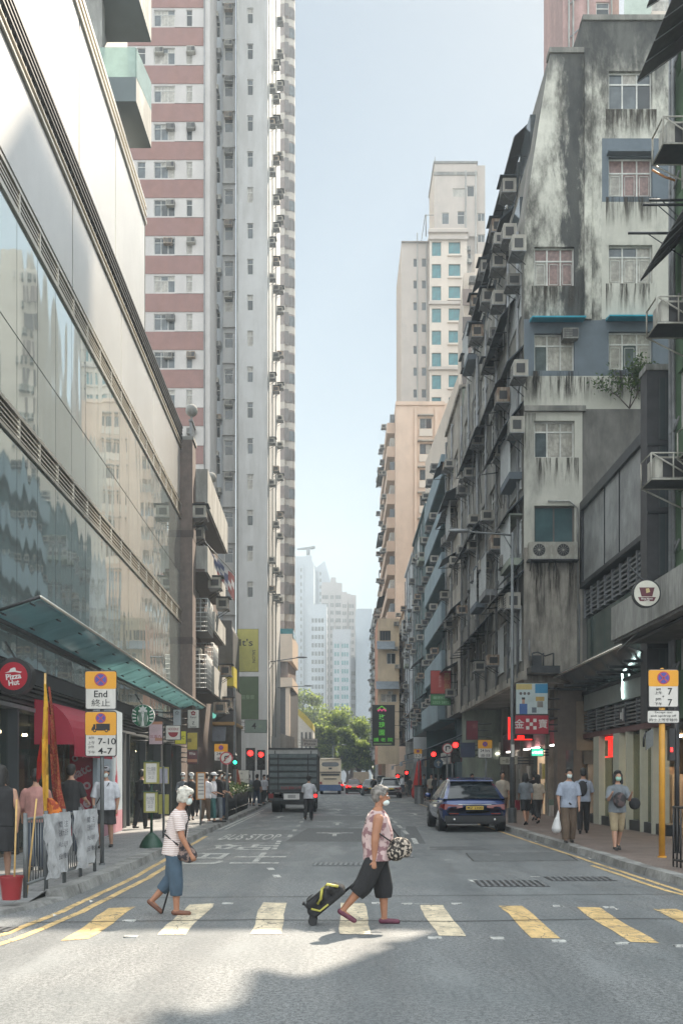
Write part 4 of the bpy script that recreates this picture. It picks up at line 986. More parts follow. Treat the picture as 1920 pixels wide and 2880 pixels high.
for k in range(14):
    z = 6 + 2.75 * k; b = MB(); b.fbox(sp_, 3, 26, z, z + 1.2, 0, .9, M_pch); b.fbox(sp_, 3.1, 25.9, z + 1.2, z + 2.2, 0, .55, M_glass_m if k % 2 else M_curt); b.build('bay_window', rp.t)
    for c in range(5):
        if rnd.random() < .5: rp.ac(sp_, 4 + c * 4.8, z + rnd.choice((.4, 1.3)), 0, .9, (1.1, 1.1, 1.1))
    if k % 3 == 0: awning(rp, sp_, 5, 14, z + 2.6, 1.5, .5)
# further warm-coloured blocks to the end of the street
for i, (lab, Ya, Yb, H, m, me) in enumerate((('orange block with stacked bay windows and a rooftop frame, beyond the tall peach block', 151, 168, 37, M_org, M_org), ('pale yellow block with slate awnings beyond the orange block', 168.5, 184, 33, M_pal, M_pal),
        ('salmon block with crowded window cages, second from the far end of the right side', 184.5, 200, 32, M_pch, M_org), ('weathered grey block at the far end of the right side', 200.5, 226, 33.5, M_tow, M_towl))):
    tenement('warm_tenement' if i < 3 else 'grey_tenement', lab, Ya, Yb, X5, H, m, me, 50 + i, (.45, .3, .2), fh=2.9, cw=4.2, sc=1.15)
# pale yellow fronts with slate awnings in front of the peach block, above the green neon sign
ry = Bld('yellow_fronted_block', 'pale yellow fronted block with two slate awnings above the green lettered hanging sign', 'tenement', (5.6, 108, 0), M_pal)
Yy = 107.0; zy = lambda y: WZ(y, Yy); xy = lambda x: WX(x, Yy)
fy = Fr((xy(1062), Yy), (xy(1122), Yy))
ry.face(fy, 0, fy.L, zy(2150), zy(1740), [(.9, zy(1868), .9, 1.1, dict(cols=2, tr=0, pn=1)), (.2, zy(1802), 1.1, 1.0, dict(cols=4, tr=0, pn=4, fm=M_frd)), (.3, zy(1975), 1.6, .8, dict(cols=3, tr=0, pn=1))], None, .2)
ry.w.poly([fy.p(0, zy(2150)), fy.p(0, zy(1740)), fy.p(0, zy(1740), -9), fy.p(0, zy(2150), -9)], M_org); ry.w.poly([fy.p(0, zy(1740)), fy.p(fy.L, zy(1740)), fy.p(fy.L, zy(1740), -9), fy.p(0, zy(1740), -9)], M_org)
ry.done(); M_slate = mat('slate_sheet', (.17, .2, .23), .6, var=.15)
awning(ry, fy, -.1, 1.7, zy(1805), .8, .85, M_slate); awning(ry, fy, -.2, 2.1, zy(1918), .9, .8, M_slate)
for u, y in ((1.6, 1760), (1.5, 1830), (1.7, 1880), (1.0, 1955), (1.8, 1735)): ry.ac(fy, u, zy(y), 0, .1, (.8, .8, .8))

# ================================================================ RIGHT: towers above the street wall
Yt = 150.0; zt_ = lambda y: WZ(y, Yt); xt = lambda x: WX(x, Yt)
rt = Bld('cream_tower', 'cream tower with teal windows and a taller tan rooftop block, rising over the right side', 'tower', (16, 155, 0), M_crm)
ft_ = Fr((xt(1208), Yt), (xt(1313), Yt)); et = lambda x: (x - 1208) / F * Yt
ws = []
for i in range(14):
    y0 = 679 + 62.5 * i
    ws.append((et(1214), zt_(y0 + 40), et(1240) - et(1214), 40 / F * Yt, dict(cols=2, tr=0, pn=2, fm=M_teal))); ws.append((et(1261), zt_(y0 + 36), et(1294) - et(1261), 36 / F * Yt, dict(cols=2, tr=0, pn=2, fm=M_teal, var=i % 2)))
rt.face(ft_, 0, ft_.L, 0, zt_(640), ws, None, .3)
for y in (648, 668, 850, 1034): rt.w.fbox(ft_, -.2, ft_.L + .1, zt_(y + 8), zt_(y), -.2, .5, M_tan)
for i in range(14): rt.w.fbox(ft_, et(1258), et(1297), zt_(679 + 62.5 * i + 42), zt_(679 + 62.5 * i + 37), 0, .35, M_crm)
fu = Fr((xt(1222), Yt + .4), (xt(1342), Yt + .4)); eu = lambda x: (x - 1222) / F * Yt
rt.face(fu, 0, fu.L, zt_(660), zt_(452), [(eu(1314), zt_(547), 1.0, 1.5, dict(cols=1, tr=0, pn=4)), (eu(1243), zt_(625), 1.0, 1.6, dict(cols=1, tr=0, pn=5)), (eu(1287), zt_(625), 1.0, 1.8, dict(cols=1, tr=.3, pn=4)), (eu(1273), zt_(548), 1.7, 1.2, dict(cols=1, tr=0, pn=5))], M_tan, .2)
fv = Fr((xt(1313), Yt + .8), (xt(1366), Yt + .8))
ws = [(et(1320 - 105 + 0) * 0 + .2, zt_(722 + 62.5 * i), .45, .95, dict(cols=1, tr=0, pn=4)) for i in range(8)] + [(1.6, zt_(612), 1.0, 1.1, dict(cols=2, tr=0, pn=0)), (1.6, zt_(672), 1.0, 1.1, dict(cols=2, tr=0, pn=0))]
rt.face(fv, 0, fv.L, 0, zt_(455), ws, M_tan, .2)
rt.w.fbox(fu, -.15, fu.L + .1, zt_(455), zt_(449), -9, .15, M_gre); rt.w.fbox(fu, -.1, fu.L, zt_(488), zt_(479), -.1, .15, M_gre)
for fr, L in ((fu, fu.L), (fv, fv.L)): rt.w.poly([fr.p(L, 0), fr.p(L, zt_(452)), fr.p(L, zt_(452), -9), fr.p(L, 0, -9)], M_tan)
rt.w.poly([fu.p(0, zt_(660)), fu.p(0, zt_(452)), fu.p(0, zt_(452), -9), fu.p(0, zt_(660), -9)][::-1], M_crm)
rt.w.poly([ft_.p(0, 0), ft_.p(0, zt_(640)), ft_.p(0, zt_(640), -12), ft_.p(0, 0, -12)], M_crm)
rt.w.poly([ft_.p(0, zt_(640)), ft_.p(ft_.L, zt_(640)), ft_.p(ft_.L, zt_(640), -12), ft_.p(0, zt_(640), -12)], M_tan)
rt.done()
b = MB()
for u in (eu(1310), eu(1338)): b.tube([fu.p(u, 30, .1), fu.p(u, zt_(475), .1)], .09, M_wpar, 5)
rt.part('drain_pipe', b)
b = MB()
for k in range(8):
    b.tube([fu.p(-1.3, zt_(600) - .1 * 0, -k), fu.p(-1.3, zt_(600), -k - 1)], .05, M_pipe, 4)
b.tube([fu.p(-1.2, zt_(660), 0), fu.p(-1.2, zt_(598), 0)], .07, M_gre, 4); b.tube([fu.p(-.1, zt_(600), 0), fu.p(-1.2, zt_(600), 0)], .05, M_gre, 4)
b.tube([fu.p(.1, zt_(450), -.5), fu.p(.1, zt_(430), -.5)], .05, M_gre, 4); b.build('aerial', rt.t)
for i in range(12): rt.ac(fv, -.25 + .1 * (i % 2), zt_(700 + 36 * i), 0, .15, (1.2, 1.2, 1.2))
rg = Bld('grey_tower', 'slim tan-grey tower with paired small windows, left of the cream tower', 'tower', (10, 155, 0), M_tan)
fg = Fr((xt(1130), Yt + 1.5), (xt(1208), Yt + 1.5)); ws = []
for i in range(14):
    for xa in (1164, 1188): ws.append(((xa - 1130) / F * Yt, zt_(735 + 62 * i), .65, 1.15, dict(cols=1, tr=.0, pn=0, fm=M_gre, var=i % 3)))
rg.face(fg, 0, fg.L, 0, zt_(667), [w for w in ws if w[1] > 5], None, .2)
rg.w.poly([fg.p(0, 0), fg.p(0, zt_(667)), fg.p(0, zt_(667), -14), fg.p(0, 0, -14)], M_crm); rg.roof([(xt(1130), 151), (xt(1208), 151), (xt(1208), 165), (xt(1130), 165)], zt_(667))
rg.w.fbox(fg, 0, fg.L, zt_(667) - .05, zt_(664), -.3, .15, M_gre)
rg.w.fbox(fg, -.1, fg.L, 10, zt_(1062), .0, .04, mat('ochre_render', (.42, .27, .12), .8, var=.1)) if False else None
rg.done()
b = MB()
for x in (1175, 1201): b.tube([fg.p((x - 1130) / F * Yt, 10, .1), fg.p((x - 1130) / F * Yt, zt_(640 if x == 1175 else 668), .1)], .08, M_wpar, 5)
rg.part('drain_pipe', b)
# slab with warm colours between the cream tower and the stained block
rk = Bld('pink_cream_block', 'pale pink and cream block peeping between the cream tower and the stained corner block', 'apartment block', (17, 90, 0), M_pch)
Yk = 92.0; xk = lambda x: WX(x, Yk); zk = lambda y: WZ(y, Yk)
rk.w.prism([(xk(1290), Yk), (xk(1420), Yk), (xk(1420), 104), (xk(1325), 104), (xk(1262), 118)], 0, zk(1050), M_crm); rk.w.prism([(xk(1305), Yk + .4), (xk(1420), Yk + .4), (xk(1420), 104), (xk(1330), 104)], zk(1050), zk(760), M_crm)
rk.w.prism([(xk(1338), Yk + .8), (xk(1420), Yk + .8), (xk(1420), 104), (xk(1350), 104)], zk(760), zk(700), M_crm)
rk.done(); fk = Fr((xk(1290), Yk - .1), (xk(1420), Yk - .1))
for i, y in enumerate(range(800, 1500, 78)):
    rk.ac(fk, (1318 - 1290) / F * Yk + .2 * (i % 2), zk(y), 0, -.1, (1.2, 1.2, 1.2)); b = MB(); b.fbox(fk, .3, 1.1, zk(y + 60), zk(y + 15), 0, .08, M_frd if i % 2 else M_brt); b.build('window', rk.t)
# tower tops at the upper right corner
ru = Bld('pink_tower', 'pink tiled tower with drain pipes standing behind the stained block, top right', 'tower', (18, 66, 0), mat('faded_pink_tile', (.42, .27, .25), .75, var=.1, dirt=.3, ds=.3))
Yu = 64.0; xu = lambda x: WX(x, Yu); zu = lambda y: WZ(y, Yu); fu2 = Fr((xu(1582), Yu), (xu(1740), Yu))
ru.face(fu2, 0, fu2.L, 26, 62, [(2.0, zu(60) + 3 * k, .8, 1.2, dict(cols=1, tr=.3, pn=0)) for k in range(-1, 5)], None, .15)
ru.face(Fr((xu(1582), Yu + 6), (xu(1582), Yu)), 0, 6, 26, 62); ru.done()
b = MB()
for u in (.35, .6, 1.5, 2.9): b.tube([fu2.p(u, 26, .12), fu2.p(u, 60, .12)], .06, M_wpar, 5)
for k in range(10): b.tube([fu2.p(.35, 38 + 2 * k, .12), fu2.p(1.5, 39 + 2 * k, .12)], .04, M_pipe, 4)
ru.part('drain_pipe', b)
rv = Bld('pale_tower', 'pale green and white tower beside the pink tower, top right corner', 'tower', (19, 60, 0), mat('pale_green_tile', (.45, .52, .46), .7, var=.06, dirt=.2, ds=.3))
fv2 = Fr((xu(1742), Yu - 1), (xu(1900), Yu - 1)); rv.face(fv2, 0, fv2.L, 26, 62, [(1.6, 46.8 + 3 * k, 1.7, 1.2, dict(cols=2, tr=.3, pn=1)) for k in range(-1, 4)], None, .15)
rv.w.fbox(fv2, 1.4, 3.5, 45.2, 46.4, 0, .8, M_crm); rv.done()

# ================================================================ RIGHT: low glass shop building
XG = 8.45
r6 = Bld('glass_shop_building', 'low dark glass shop building with a long faded signboard and louvres, right side', 'shop building', (11, 33, 0), M_chr)
f6 = Fr((XG, 37.0 - .02), (XG, 27.6))
h6 = 11.0
r6.w.fbox(f6, 0, f6.L, 2.95, h6, -8, -.15, M_dkr); r6.w.fbox(f6, 0, f6.L, h6, h6 + .18, -8, .2, M_dgrey); r6.w.fbox(f6, 0, .3, 8.2, h6, -.2, .2, M_dgrey)
r6.done()
b = MB(); M_sb = mat('faded_signboard', (.3, .31, .31), .5, var=.35, vs=.9, dirt=.3, ds=.5)
b.fbox(f6, .3, 7.6, 8.35, 10.85, -.1, .12, M_sb); 
for u in (3.2, 5.0): b.fbox(f6, u, u + .05, 8.35, 10.85, .12, .15, M_dgrey)
b.fbox(f6, .2, 7.7, 8.2, 8.35, -.1, .22, M_dgrey); b.fbox(f6, .2, 7.7, 10.85, 11.0, -.1, .22, M_dgrey); r6.part('signboard', b)
b = MB()
for k in range(6): b.fbox(f6, .2, 7.7, 7.2 + k * .15, 7.26 + k * .15, -.1, .06, M_grey)
for k in range(9): b.fbox(f6, .2 + k * .93, .26 + k * .93, 7.15, 8.1, -.1, .1, M_grey)
r6.part('louvre', b)
M_dgl = mat('green_black_glass', (.05, .085, .075), .09, var=.3, vs=1, ior=1.6)
for k in range(6): b = MB(); b.fbox(f6, .2 + k * 1.27, 1.42 + k * 1.27, 4.6, 7.1, -.1, .0, M_dgl); b.build('glass_pane', r6.t)
b = MB(); b.fbox(f6, 0, 9.3, 3.95, 4.5, -.1, .06, mat('shop_fascia', (.27, .3, .29), .45, var=.1)); b.fbox(f6, 0, 9.3, 4.5, 4.6, -.1, .12, M_dgrey)
for k in range(6): b.fbox(f6, 0, 9.3, 3.25 + k * .11, 3.3 + k * .11, -.1, .05, M_grey)
for k in range(8): b.fbox(f6, .6 + k * 1.2, .66 + k * 1.2, 3.2, 3.92, -.1, .07, M_grey)
b.fbox(f6, 0, 9.3, 3.0, 3.16, -.1, .08, mat('dull_red_trim', (.14, .07, .07), .6)); r6.part('fascia', b)
M_col = mat('ivory_pilaster', (.52, .52, .43), .6, var=.05)
b = MB()
for u0, u1 in ((1.6, 2.35), (4.15, 4.85), (5.6, 5.72), (7.1, 7.22), (8.2, 8.35)): b.fbox(f6, u0, u1, .13, 3.0, -.35, .1, M_col)
b.fbox(f6, 0, 9.3, .13, .42, -.35, .02, M_dgrey); r6.part('pilaster', b)
b = MB(); b.fbox(f6, 0, 9.3, .0, 3.0, -3.2, -3.1, M_in); b.fbox(f6, 0, 9.3, .12, .14, -3.1, 0, M_in); b.fbox(f6, 0, 9.3, 2.93, 2.96, -3.1, -.2, M_in)
b.fbox(f6, 2.4, 4.0, .14, 1.5, -2.2, -1.6, mat('dark_green_display', (.03, .07, .035), .7, var=.4))
for k in range(14): u = .8 + k * .6; b.fbox(f6, u, u + .4, .14, rnd.uniform(.7, 2.2), -2.9, -2.5 + rnd.random(), rnd.choice((M_warm0, M_wpar, M_grn, M_pch, M_teal, M_crm)))
r6.part('shop_interior', b)
for k in range(5): b = MB(); u = 1.4 + 1.7 * k; b.fbox(f6, u, u + .9, 2.86, 2.9, -1.6, -1.4, MATS['warm_lamp']); b.build('ceiling_lamp', r6.t)
for u0, u1 in ((2.4, 3.25), (3.3, 4.1), (4.9, 5.55), (5.75, 7.05), (7.25, 8.15)): b = MB(); b.fbox(f6, u0, u1, .42, 3.0, -.12, -.09, M_shg); b.build('shop_window', r6.t)
M_red = mat('lit_red_sign', (.5, .02, .02), .5, var=0, emit=(1, .02, .012), es=.6)
b = MB(); b.fbox(f6, 3.0, 3.45, 2.35, 2.92, -.07, -.04, M_red); b.fbox(f6, 2.6, 3.9, 2.3, 2.33, -.07, -.04, M_red); b.fbox(f6, 2.6, 3.9, 2.86, 2.96, -.07, -.04, M_red); r6.part('lit_sign', b)
b = MB(); b.tube([f6.p(5.35, 4.9, .1), f6.p(5.2, 4.78, .1), f6.p(5.3, 4.55, .1), f6.p(5.2, 4.3, .1), f6.p(5.3, 4.0, .1)], .03, mat('white_neon', (.8, .9, .9), .5, var=0, emit=(.7, .95, .9), es=2.2), 5); r6.part('neon_figure', b)
b = MB(); b.fbox(f6, 4.9, 5.5, 3.3, 3.75, .06, .1, M_black); b.fbox(f6, 5.3, 5.36, 3.35, 3.7, .1, .12, M_white); b.fbox(f6, 5.05, 5.2, 3.4, 3.6, .1, .12, M_white); r6.part('logo_plate', b)
# glass awning on steel beams
b = MB(); M_agl = mat('smoked_awning_glass', (.2, .22, .23), .15, var=.1, trans=.5)
q0, q1 = 0.0, 9.0
b.hexa([f6.p(q0, 4.75, .05), f6.p(q1, 4.75, .05), f6.p(q1, 5.15, 1.1), f6.p(q0, 5.15, 1.1), f6.p(q0, 4.79, .05), f6.p(q1, 4.79, .05), f6.p(q1, 5.19, 1.1), f6.p(q0, 5.19, 1.1)], M_agl)
for k in range(7): b.fbox(f6, q0 + k * 1.48, q0 + k * 1.48 + .07, 4.68, 4.76, .0, 1.05, M_dgrey)
b.tube([f6.p(q0, 5.13, 1.1), f6.p(q1, 5.13, 1.1)], .035, M_trim, 5); r6.part('glass_awning', b)
# tiled dark column block next to it
r6b = Bld('dark_tiled_pier', 'tall dark pier faced with small square tiles beside the green building', 'building', (9.5, 27.2, 0), M_chr)
fq = Fr((XG - .55, 27.6), (XG + 3, 27.6)); M_sq = paving('square_dark_tiles', (.03, .042, .045), (.045, .055, .058), (.1, .1, .1), .16, .16, 0)
r6b.w.fbox(fq, 0, 3.5, 3.1, 12.2, -.6, 0, M_chr); r6b.w.fbox(fq, -.04, 3.5, 12.2, 12.35, -.6, .05, M_conc)
for k in range(5): r6b.w.fbox(fq, .3, 1.3, 3.4 + k * 1.75, 5.0 + k * 1.75, 0, .03, M_sq); r6b.w.fbox(fq, 0, 1.6, 3.24 + k * 1.75, 3.3 + k * 1.75, 0, .05, M_dgrey)
r6b.done()
b = MB()   # sapling growing out of the wall ledge
tp = thing('wall_sapling', 'small leafy sapling growing from the ledge of the low glass building', 'sapling', (9.93, 36.8, 14.4))
M_leafs = [thin_glass('sapling_leaf', (.16, .24, .08), .5), thin_glass('sapling_leaf_dark', (.08, .13, .05), .5)]
st_ = MB(); lf = MB(); base = Vector((9.93, 36.8, 14.4)); rr = random.Random(5)
def twig(p, d, L, r, lv):
    q = p + d * L; st_.tube([p, q], [r, r * .6], M_brd, 4)
    if lv <= 2:
        for _ in range(12):
            c = p.lerp(q, rr.random()) + Vector([rr.gauss(0, .11) for _ in range(3)]); a = Vector([rr.gauss(0, 1) for _ in range(3)]).normalized() * .065; e = Vector([rr.gauss(0, 1) for _ in range(3)]).normalized() * .04
            lf.poly([c - a, c + e, c + a, c - e], rr.choice(M_leafs))
    if lv > 0:
        for _ in range(3 if lv > 1 else 2):
            nd = (d + Vector((rr.gauss(0, .7), rr.gauss(0, .3), rr.gauss(.05, .4)))).normalized(); twig(q if rr.random() < .6 else p.lerp(q, .7), nd, L * .75, r * .6, lv - 1)
for dx in (-.75, .1, .45): twig(base, Vector((dx, 0, .8)).normalized(), .68, .025, 3)
st_.build('stem', tp); lf.build('leaves', tp)

# ================================================================ RIGHT: green building with balconies, nearest on the right
r7 = Bld('green_building', 'dark green tenement with sheet awnings and caged cream air conditioners, at the right edge', 'tenement', (11, 25, 0), M_grn)
f7 = Fr((XG - .1, 27.0), (XG - .1, GY0)); fe7_ = Fr((XG - .1, GY0), (16, GY0))
r7.face(f7, 0, f7.L, 3.1, 23.5, [(.5 + 2.4 * j, 4.3 + 2.95 * k, 1.5, 1.5, dict(cols=2, tr=.3, pn=3)) for k in range(6) for j in range(max(1, int(f7.L / 2.5)))], None, .15)
r7.face(fe7_, 0, fe7_.L, 0, 23.5); r7.roof([(XG - .1, GY0), (16, GY0), (16, 27), (XG - .1, 27)], 23.5)
r7.w.poly([(XG - .1, 27, 3.1), (16, 27, 3.1), (16, 27, 23.5), (XG - .1, 27, 23.5)], M_grn); r7.w.poly([(XG - .1, 27, 3.1), (XG - .1, GY0, 3.1), (16, GY0, 3.1), (16, 27, 3.1)], M_dkr)
r7.w.fbox(f7, 0, f7.L, 0, 3.1, -3, -.3, M_in); r7.done()
def aw7(u0, u1, z, out, drop): 
    b = MB(); m = mat('rusty_dark_sheet', (.06, .058, .06), .6, var=.3, vs=4, dirt=.3, ds=2)
    b.hexa([f7.p(u0, z, 0), f7.p(u1, z, 0), f7.p(u1, z - drop, out), f7.p(u0, z - drop, out), f7.p(u0, z + .03, 0), f7.p(u1, z + .03, 0), f7.p(u1, z - drop + .03, out), f7.p(u0, z - drop + .03, out)], m)
    for k in range(6): b.tube([f7.p(u0 + (u1 - u0) * k / 5, z - .02, 0), f7.p(u0 + (u1 - u0) * k / 5, z - drop - .02, out)], .015, M_grey, 4)
    b.build('awning', r7.t)
aw7(.9, 4.6, WZ(250, 26) + 1.05, 1.12, .8); aw7(.6, 4.6, WZ(760, 26) + .9, .95, .95); aw7(.6, 4.6, WZ(20, 26) + .8, .8, .5)
def cage7(u, z, n=.95, w=.85, h=.62):
    b = MB(); m = M_ac
    b.fbox(f7, u, u + w, z, z + .03, 0, n, M_dgrey); b.fbox(f7, u + .1, u + w - .1, z + .04, z + h - .05, .1, n - .12, M_ac); b.fbox(f7, u + w - .11, u + w - .09, z + .08, z + h - .1, .25, n - .3, M_acd)
    for (a, c) in (((u, z, n), (u + w, z, n)), ((u, z + h, n), (u + w, z + h, n)), ((u, z, n), (u, z + h, n)), ((u + w, z, n), (u + w, z + h, n)), ((u + w, z, 0), (u + w, z, n)), ((u + w, z + h, 0), (u + w, z + h, n)), ((u, z, 0), (u, z, n)), ((u + w, z, 0), (u + w, z + h, n)), ((u + w, z, n * .5), (u + w, z + h, n * .5)), ((u, z - .5, 0), (u, z, n))):
        b.tube([f7.p(*a), f7.p(*c)], .022, m, 4)
    b.build('air_conditioner', r7.t)
cage7(1.6, WZ(462, 25.4)); cage7(1.3, WZ(950, 25.7), 1.0); cage7(1.0, WZ(1375, 26), 1.05); cage7(2.4, WZ(1320, 25.4), .6)
b = MB()
for z, n in ((WZ(562, 25.5), 1.0), (WZ(575, 25.5), 1.15), (WZ(655, 25.5), 1.5)):
    b.tube([f7.p(1.5, z, 0), f7.p(1.5, z, n)], .035, M_dgrey, 4); b.tube([f7.p(1.5, z - .7, 0), f7.p(1.5, z, n * .7)], .015, M_dgrey, 4)
b.build('pole_bracket', r7.t)
b = MB(); b.tube([f7.p(1.4, WZ(470, 25.5), .9), f7.p(1.4, WZ(490, 25.5), .6), f7.p(1.4, WZ(500, 25.5), .35)], .025, mat('orange_hose', (.6, .25, .08), .5), 6); b.build('hose', r7.t)
for k in range(26):
    u = rnd.uniform(1, 18); z = rnd.uniform(8, 22); b = MB(); n_ = rnd.uniform(.1, .4); b.tube([s5.p(u, z, n_), s5.p(u + .2, z - 1, n_ + .1), s5.p(u + rnd.uniform(-1.5, 1.5), z - rnd.uniform(1.6, 3.4), n_)], .014, rnd.choice((M_black, M_wpar, M_pipe)), 4); b.build('cable', t5_)
pipes(r7, f7, (.2, .45), 3.2, 23)
# white concrete canopy slab with the round cafe sign
r8 = Bld('concrete_canopy', 'pale concrete canopy slab over the pavement below the green building', 'canopy', (7.6, 24, 0), M_conc)
r8.w.hexa([(6.9, 19, 5.15), (8.44, 19, 5.15), (8.44, 27.3, 5.15), (6.9, 27.3, 5.15), (6.9, 19, 6.0), (8.44, 19, 6.0), (8.44, 27.3, 6.0), (6.9, 27.3, 6.0)], mat('pale_canopy_concrete', (.36, .36, .34), .8, var=.1, dirt=.6, ds=1.2, dcol=(.12, .12, .11)))
r8.w.box(6.96, 8.4, 19, 27.24, 5.08, 5.15, M_dkr); r8.w.tube([(7.2, 21, 5.05), (7.2, 27, 5.0)], .04, M_dgrey, 5); r8.w.tube([(7.0, 23.5, 5.3), (7.0, 27, 4.85)], .03, M_dgrey, 5); r8.done()
# red brick-coloured flat sign edge on the hotel, extreme left
# ================================================================ people
SKIN = mat('skin', (.42, .235, .16), .55, var=.08, vs=8); SKINT = mat('tanned_skin', (.36, .17, .1), .55, var=.1, vs=8)
def remesh(mb, name, parent, vox, m, smooth=6, keep=None):
    """fuse the overlapping volumes of mb into one continuous skin"""
    me = mb.data(name); o = bpy.data.objects.new(name, me); C.objects.link(o)
    r = o.modifiers.new('r', 'REMESH'); r.mode = 'VOXEL'; r.voxel_size = vox; r.use_smooth_shade = True
    s = o.modifiers.new('s', 'SMOOTH'); s.iterations = smooth; s.factor = .5
    dg = bpy.context.evaluated_depsgraph_get(); out = bpy.data.meshes.new_from_object(o.evaluated_get(dg))
    bpy.data.objects.remove(o); out.materials.clear(); out.materials.append(m); out.name = name
    out.transform(wm(parent).inverted()) if False else None
    q = bpy.data.objects.new(name, out); C.objects.link(q); q.parent = parent; return q
def loft(b, rings, m, n=16):
    """rings: (centre, half depth along x, half width along y, tilt about y)"""
    v = []; f = []
    for c, rx, ry, t in rings:
        for k in range(n):
            a = 2 * math.pi * k / n; x = rx * math.cos(a); y = ry * math.sin(a)
            v.append(Vector(c) + Vector((x * math.cos(t), y, -x * math.sin(t))))
    for i in range(len(rings) - 1):
        for k in range(n): a = i * n + k; e = i * n + (k + 1) % n; f.append((a, e, e + n, a + n))
    f.append(tuple(range(n - 1, -1, -1))); f.append(tuple(range(len(v) - n, len(v))))
    b.mesh(v, f, m, True)
def stripe_mat(name, c1, c2, n=26.0, share=.3):
    if name in MATS: return MATS[name]
    m, nt, b = new_mat(name); tc = nt.nodes.new('ShaderNodeTexCoord'); sx = nt.nodes.new('ShaderNodeSeparateXYZ'); nt.links.new(tc.outputs['Object'], sx.inputs[0])
    z = _math(nt, 'ADD', sx.outputs['Z'], _math(nt, 'MULTIPLY', _noise(nt, tc.outputs['Object'], 5, 2), .02))
    f = _math(nt, 'FRACT', _math(nt, 'MULTIPLY', z, n)); f = _math(nt, 'LESS_THAN', f, share)
    nt.links.new(_mix(nt, f, c1, c2), b.inputs['Base Color']); b.inputs['Roughness'].default_value = .85
    bn = nt.nodes.new('ShaderNodeBump'); bn.inputs['Strength'].default_value = .5; bn.inputs['Distance'].default_value = .03
    nt.links.new(_noise(nt, tc.outputs['Object'], 9, 3), bn.inputs['Height']); nt.links.new(bn.outputs[0], b.inputs['Normal']); return m
def cloth(name, col, var=.15, bump=.45, blot=None, bs=9.0):
    if name in MATS: return MATS[name]
    m, nt, b = new_mat(name); v = _coord(nt)
    c = _mix(nt, _ramp(nt, _noise(nt, v, 6, 3), .3, .7), tuple(a * (1 - var) for a in col), tuple(min(1, a * (1 + var)) for a in col))
    if blot: c = _mix(nt, _ramp(nt, _noise(nt, v, bs, 3, .5), .5, .56), c, blot)
    nt.links.new(c, b.inputs['Base Color']); b.inputs['Roughness'].default_value = .88
    bn = nt.nodes.new('ShaderNodeBump'); bn.inputs['Strength'].default_value = bump; bn.inputs['Distance'].default_value = .03
    nt.links.new(_noise(nt, _coord(nt, (1, 1, .5)), 11, 3, .55), bn.inputs['Height']); nt.links.new(bn.outputs[0], b.inputs['Normal']); return m
HAIRB = mat('black_hair', (.012, .011, .011), .6, var=.2, vs=20, bump=.5, bs=60)
HAIRG = mat('silver_hair', (.5, .48, .43), .6, var=.35, vs=24, bump=.9, bs=70)
HAIRG2 = mat('grey_hair', (.2, .185, .17), .65, var=.5, vs=20, bump=.9, bs=70)
MASK = mat('face_mask_fabric', (.6, .68, .66), .8, var=.04)
def rotv(a, L):            # sagittal direction: a = 0 hangs down, a > 0 swings forward
    return Vector((math.sin(a), 0, -math.cos(a))) * L
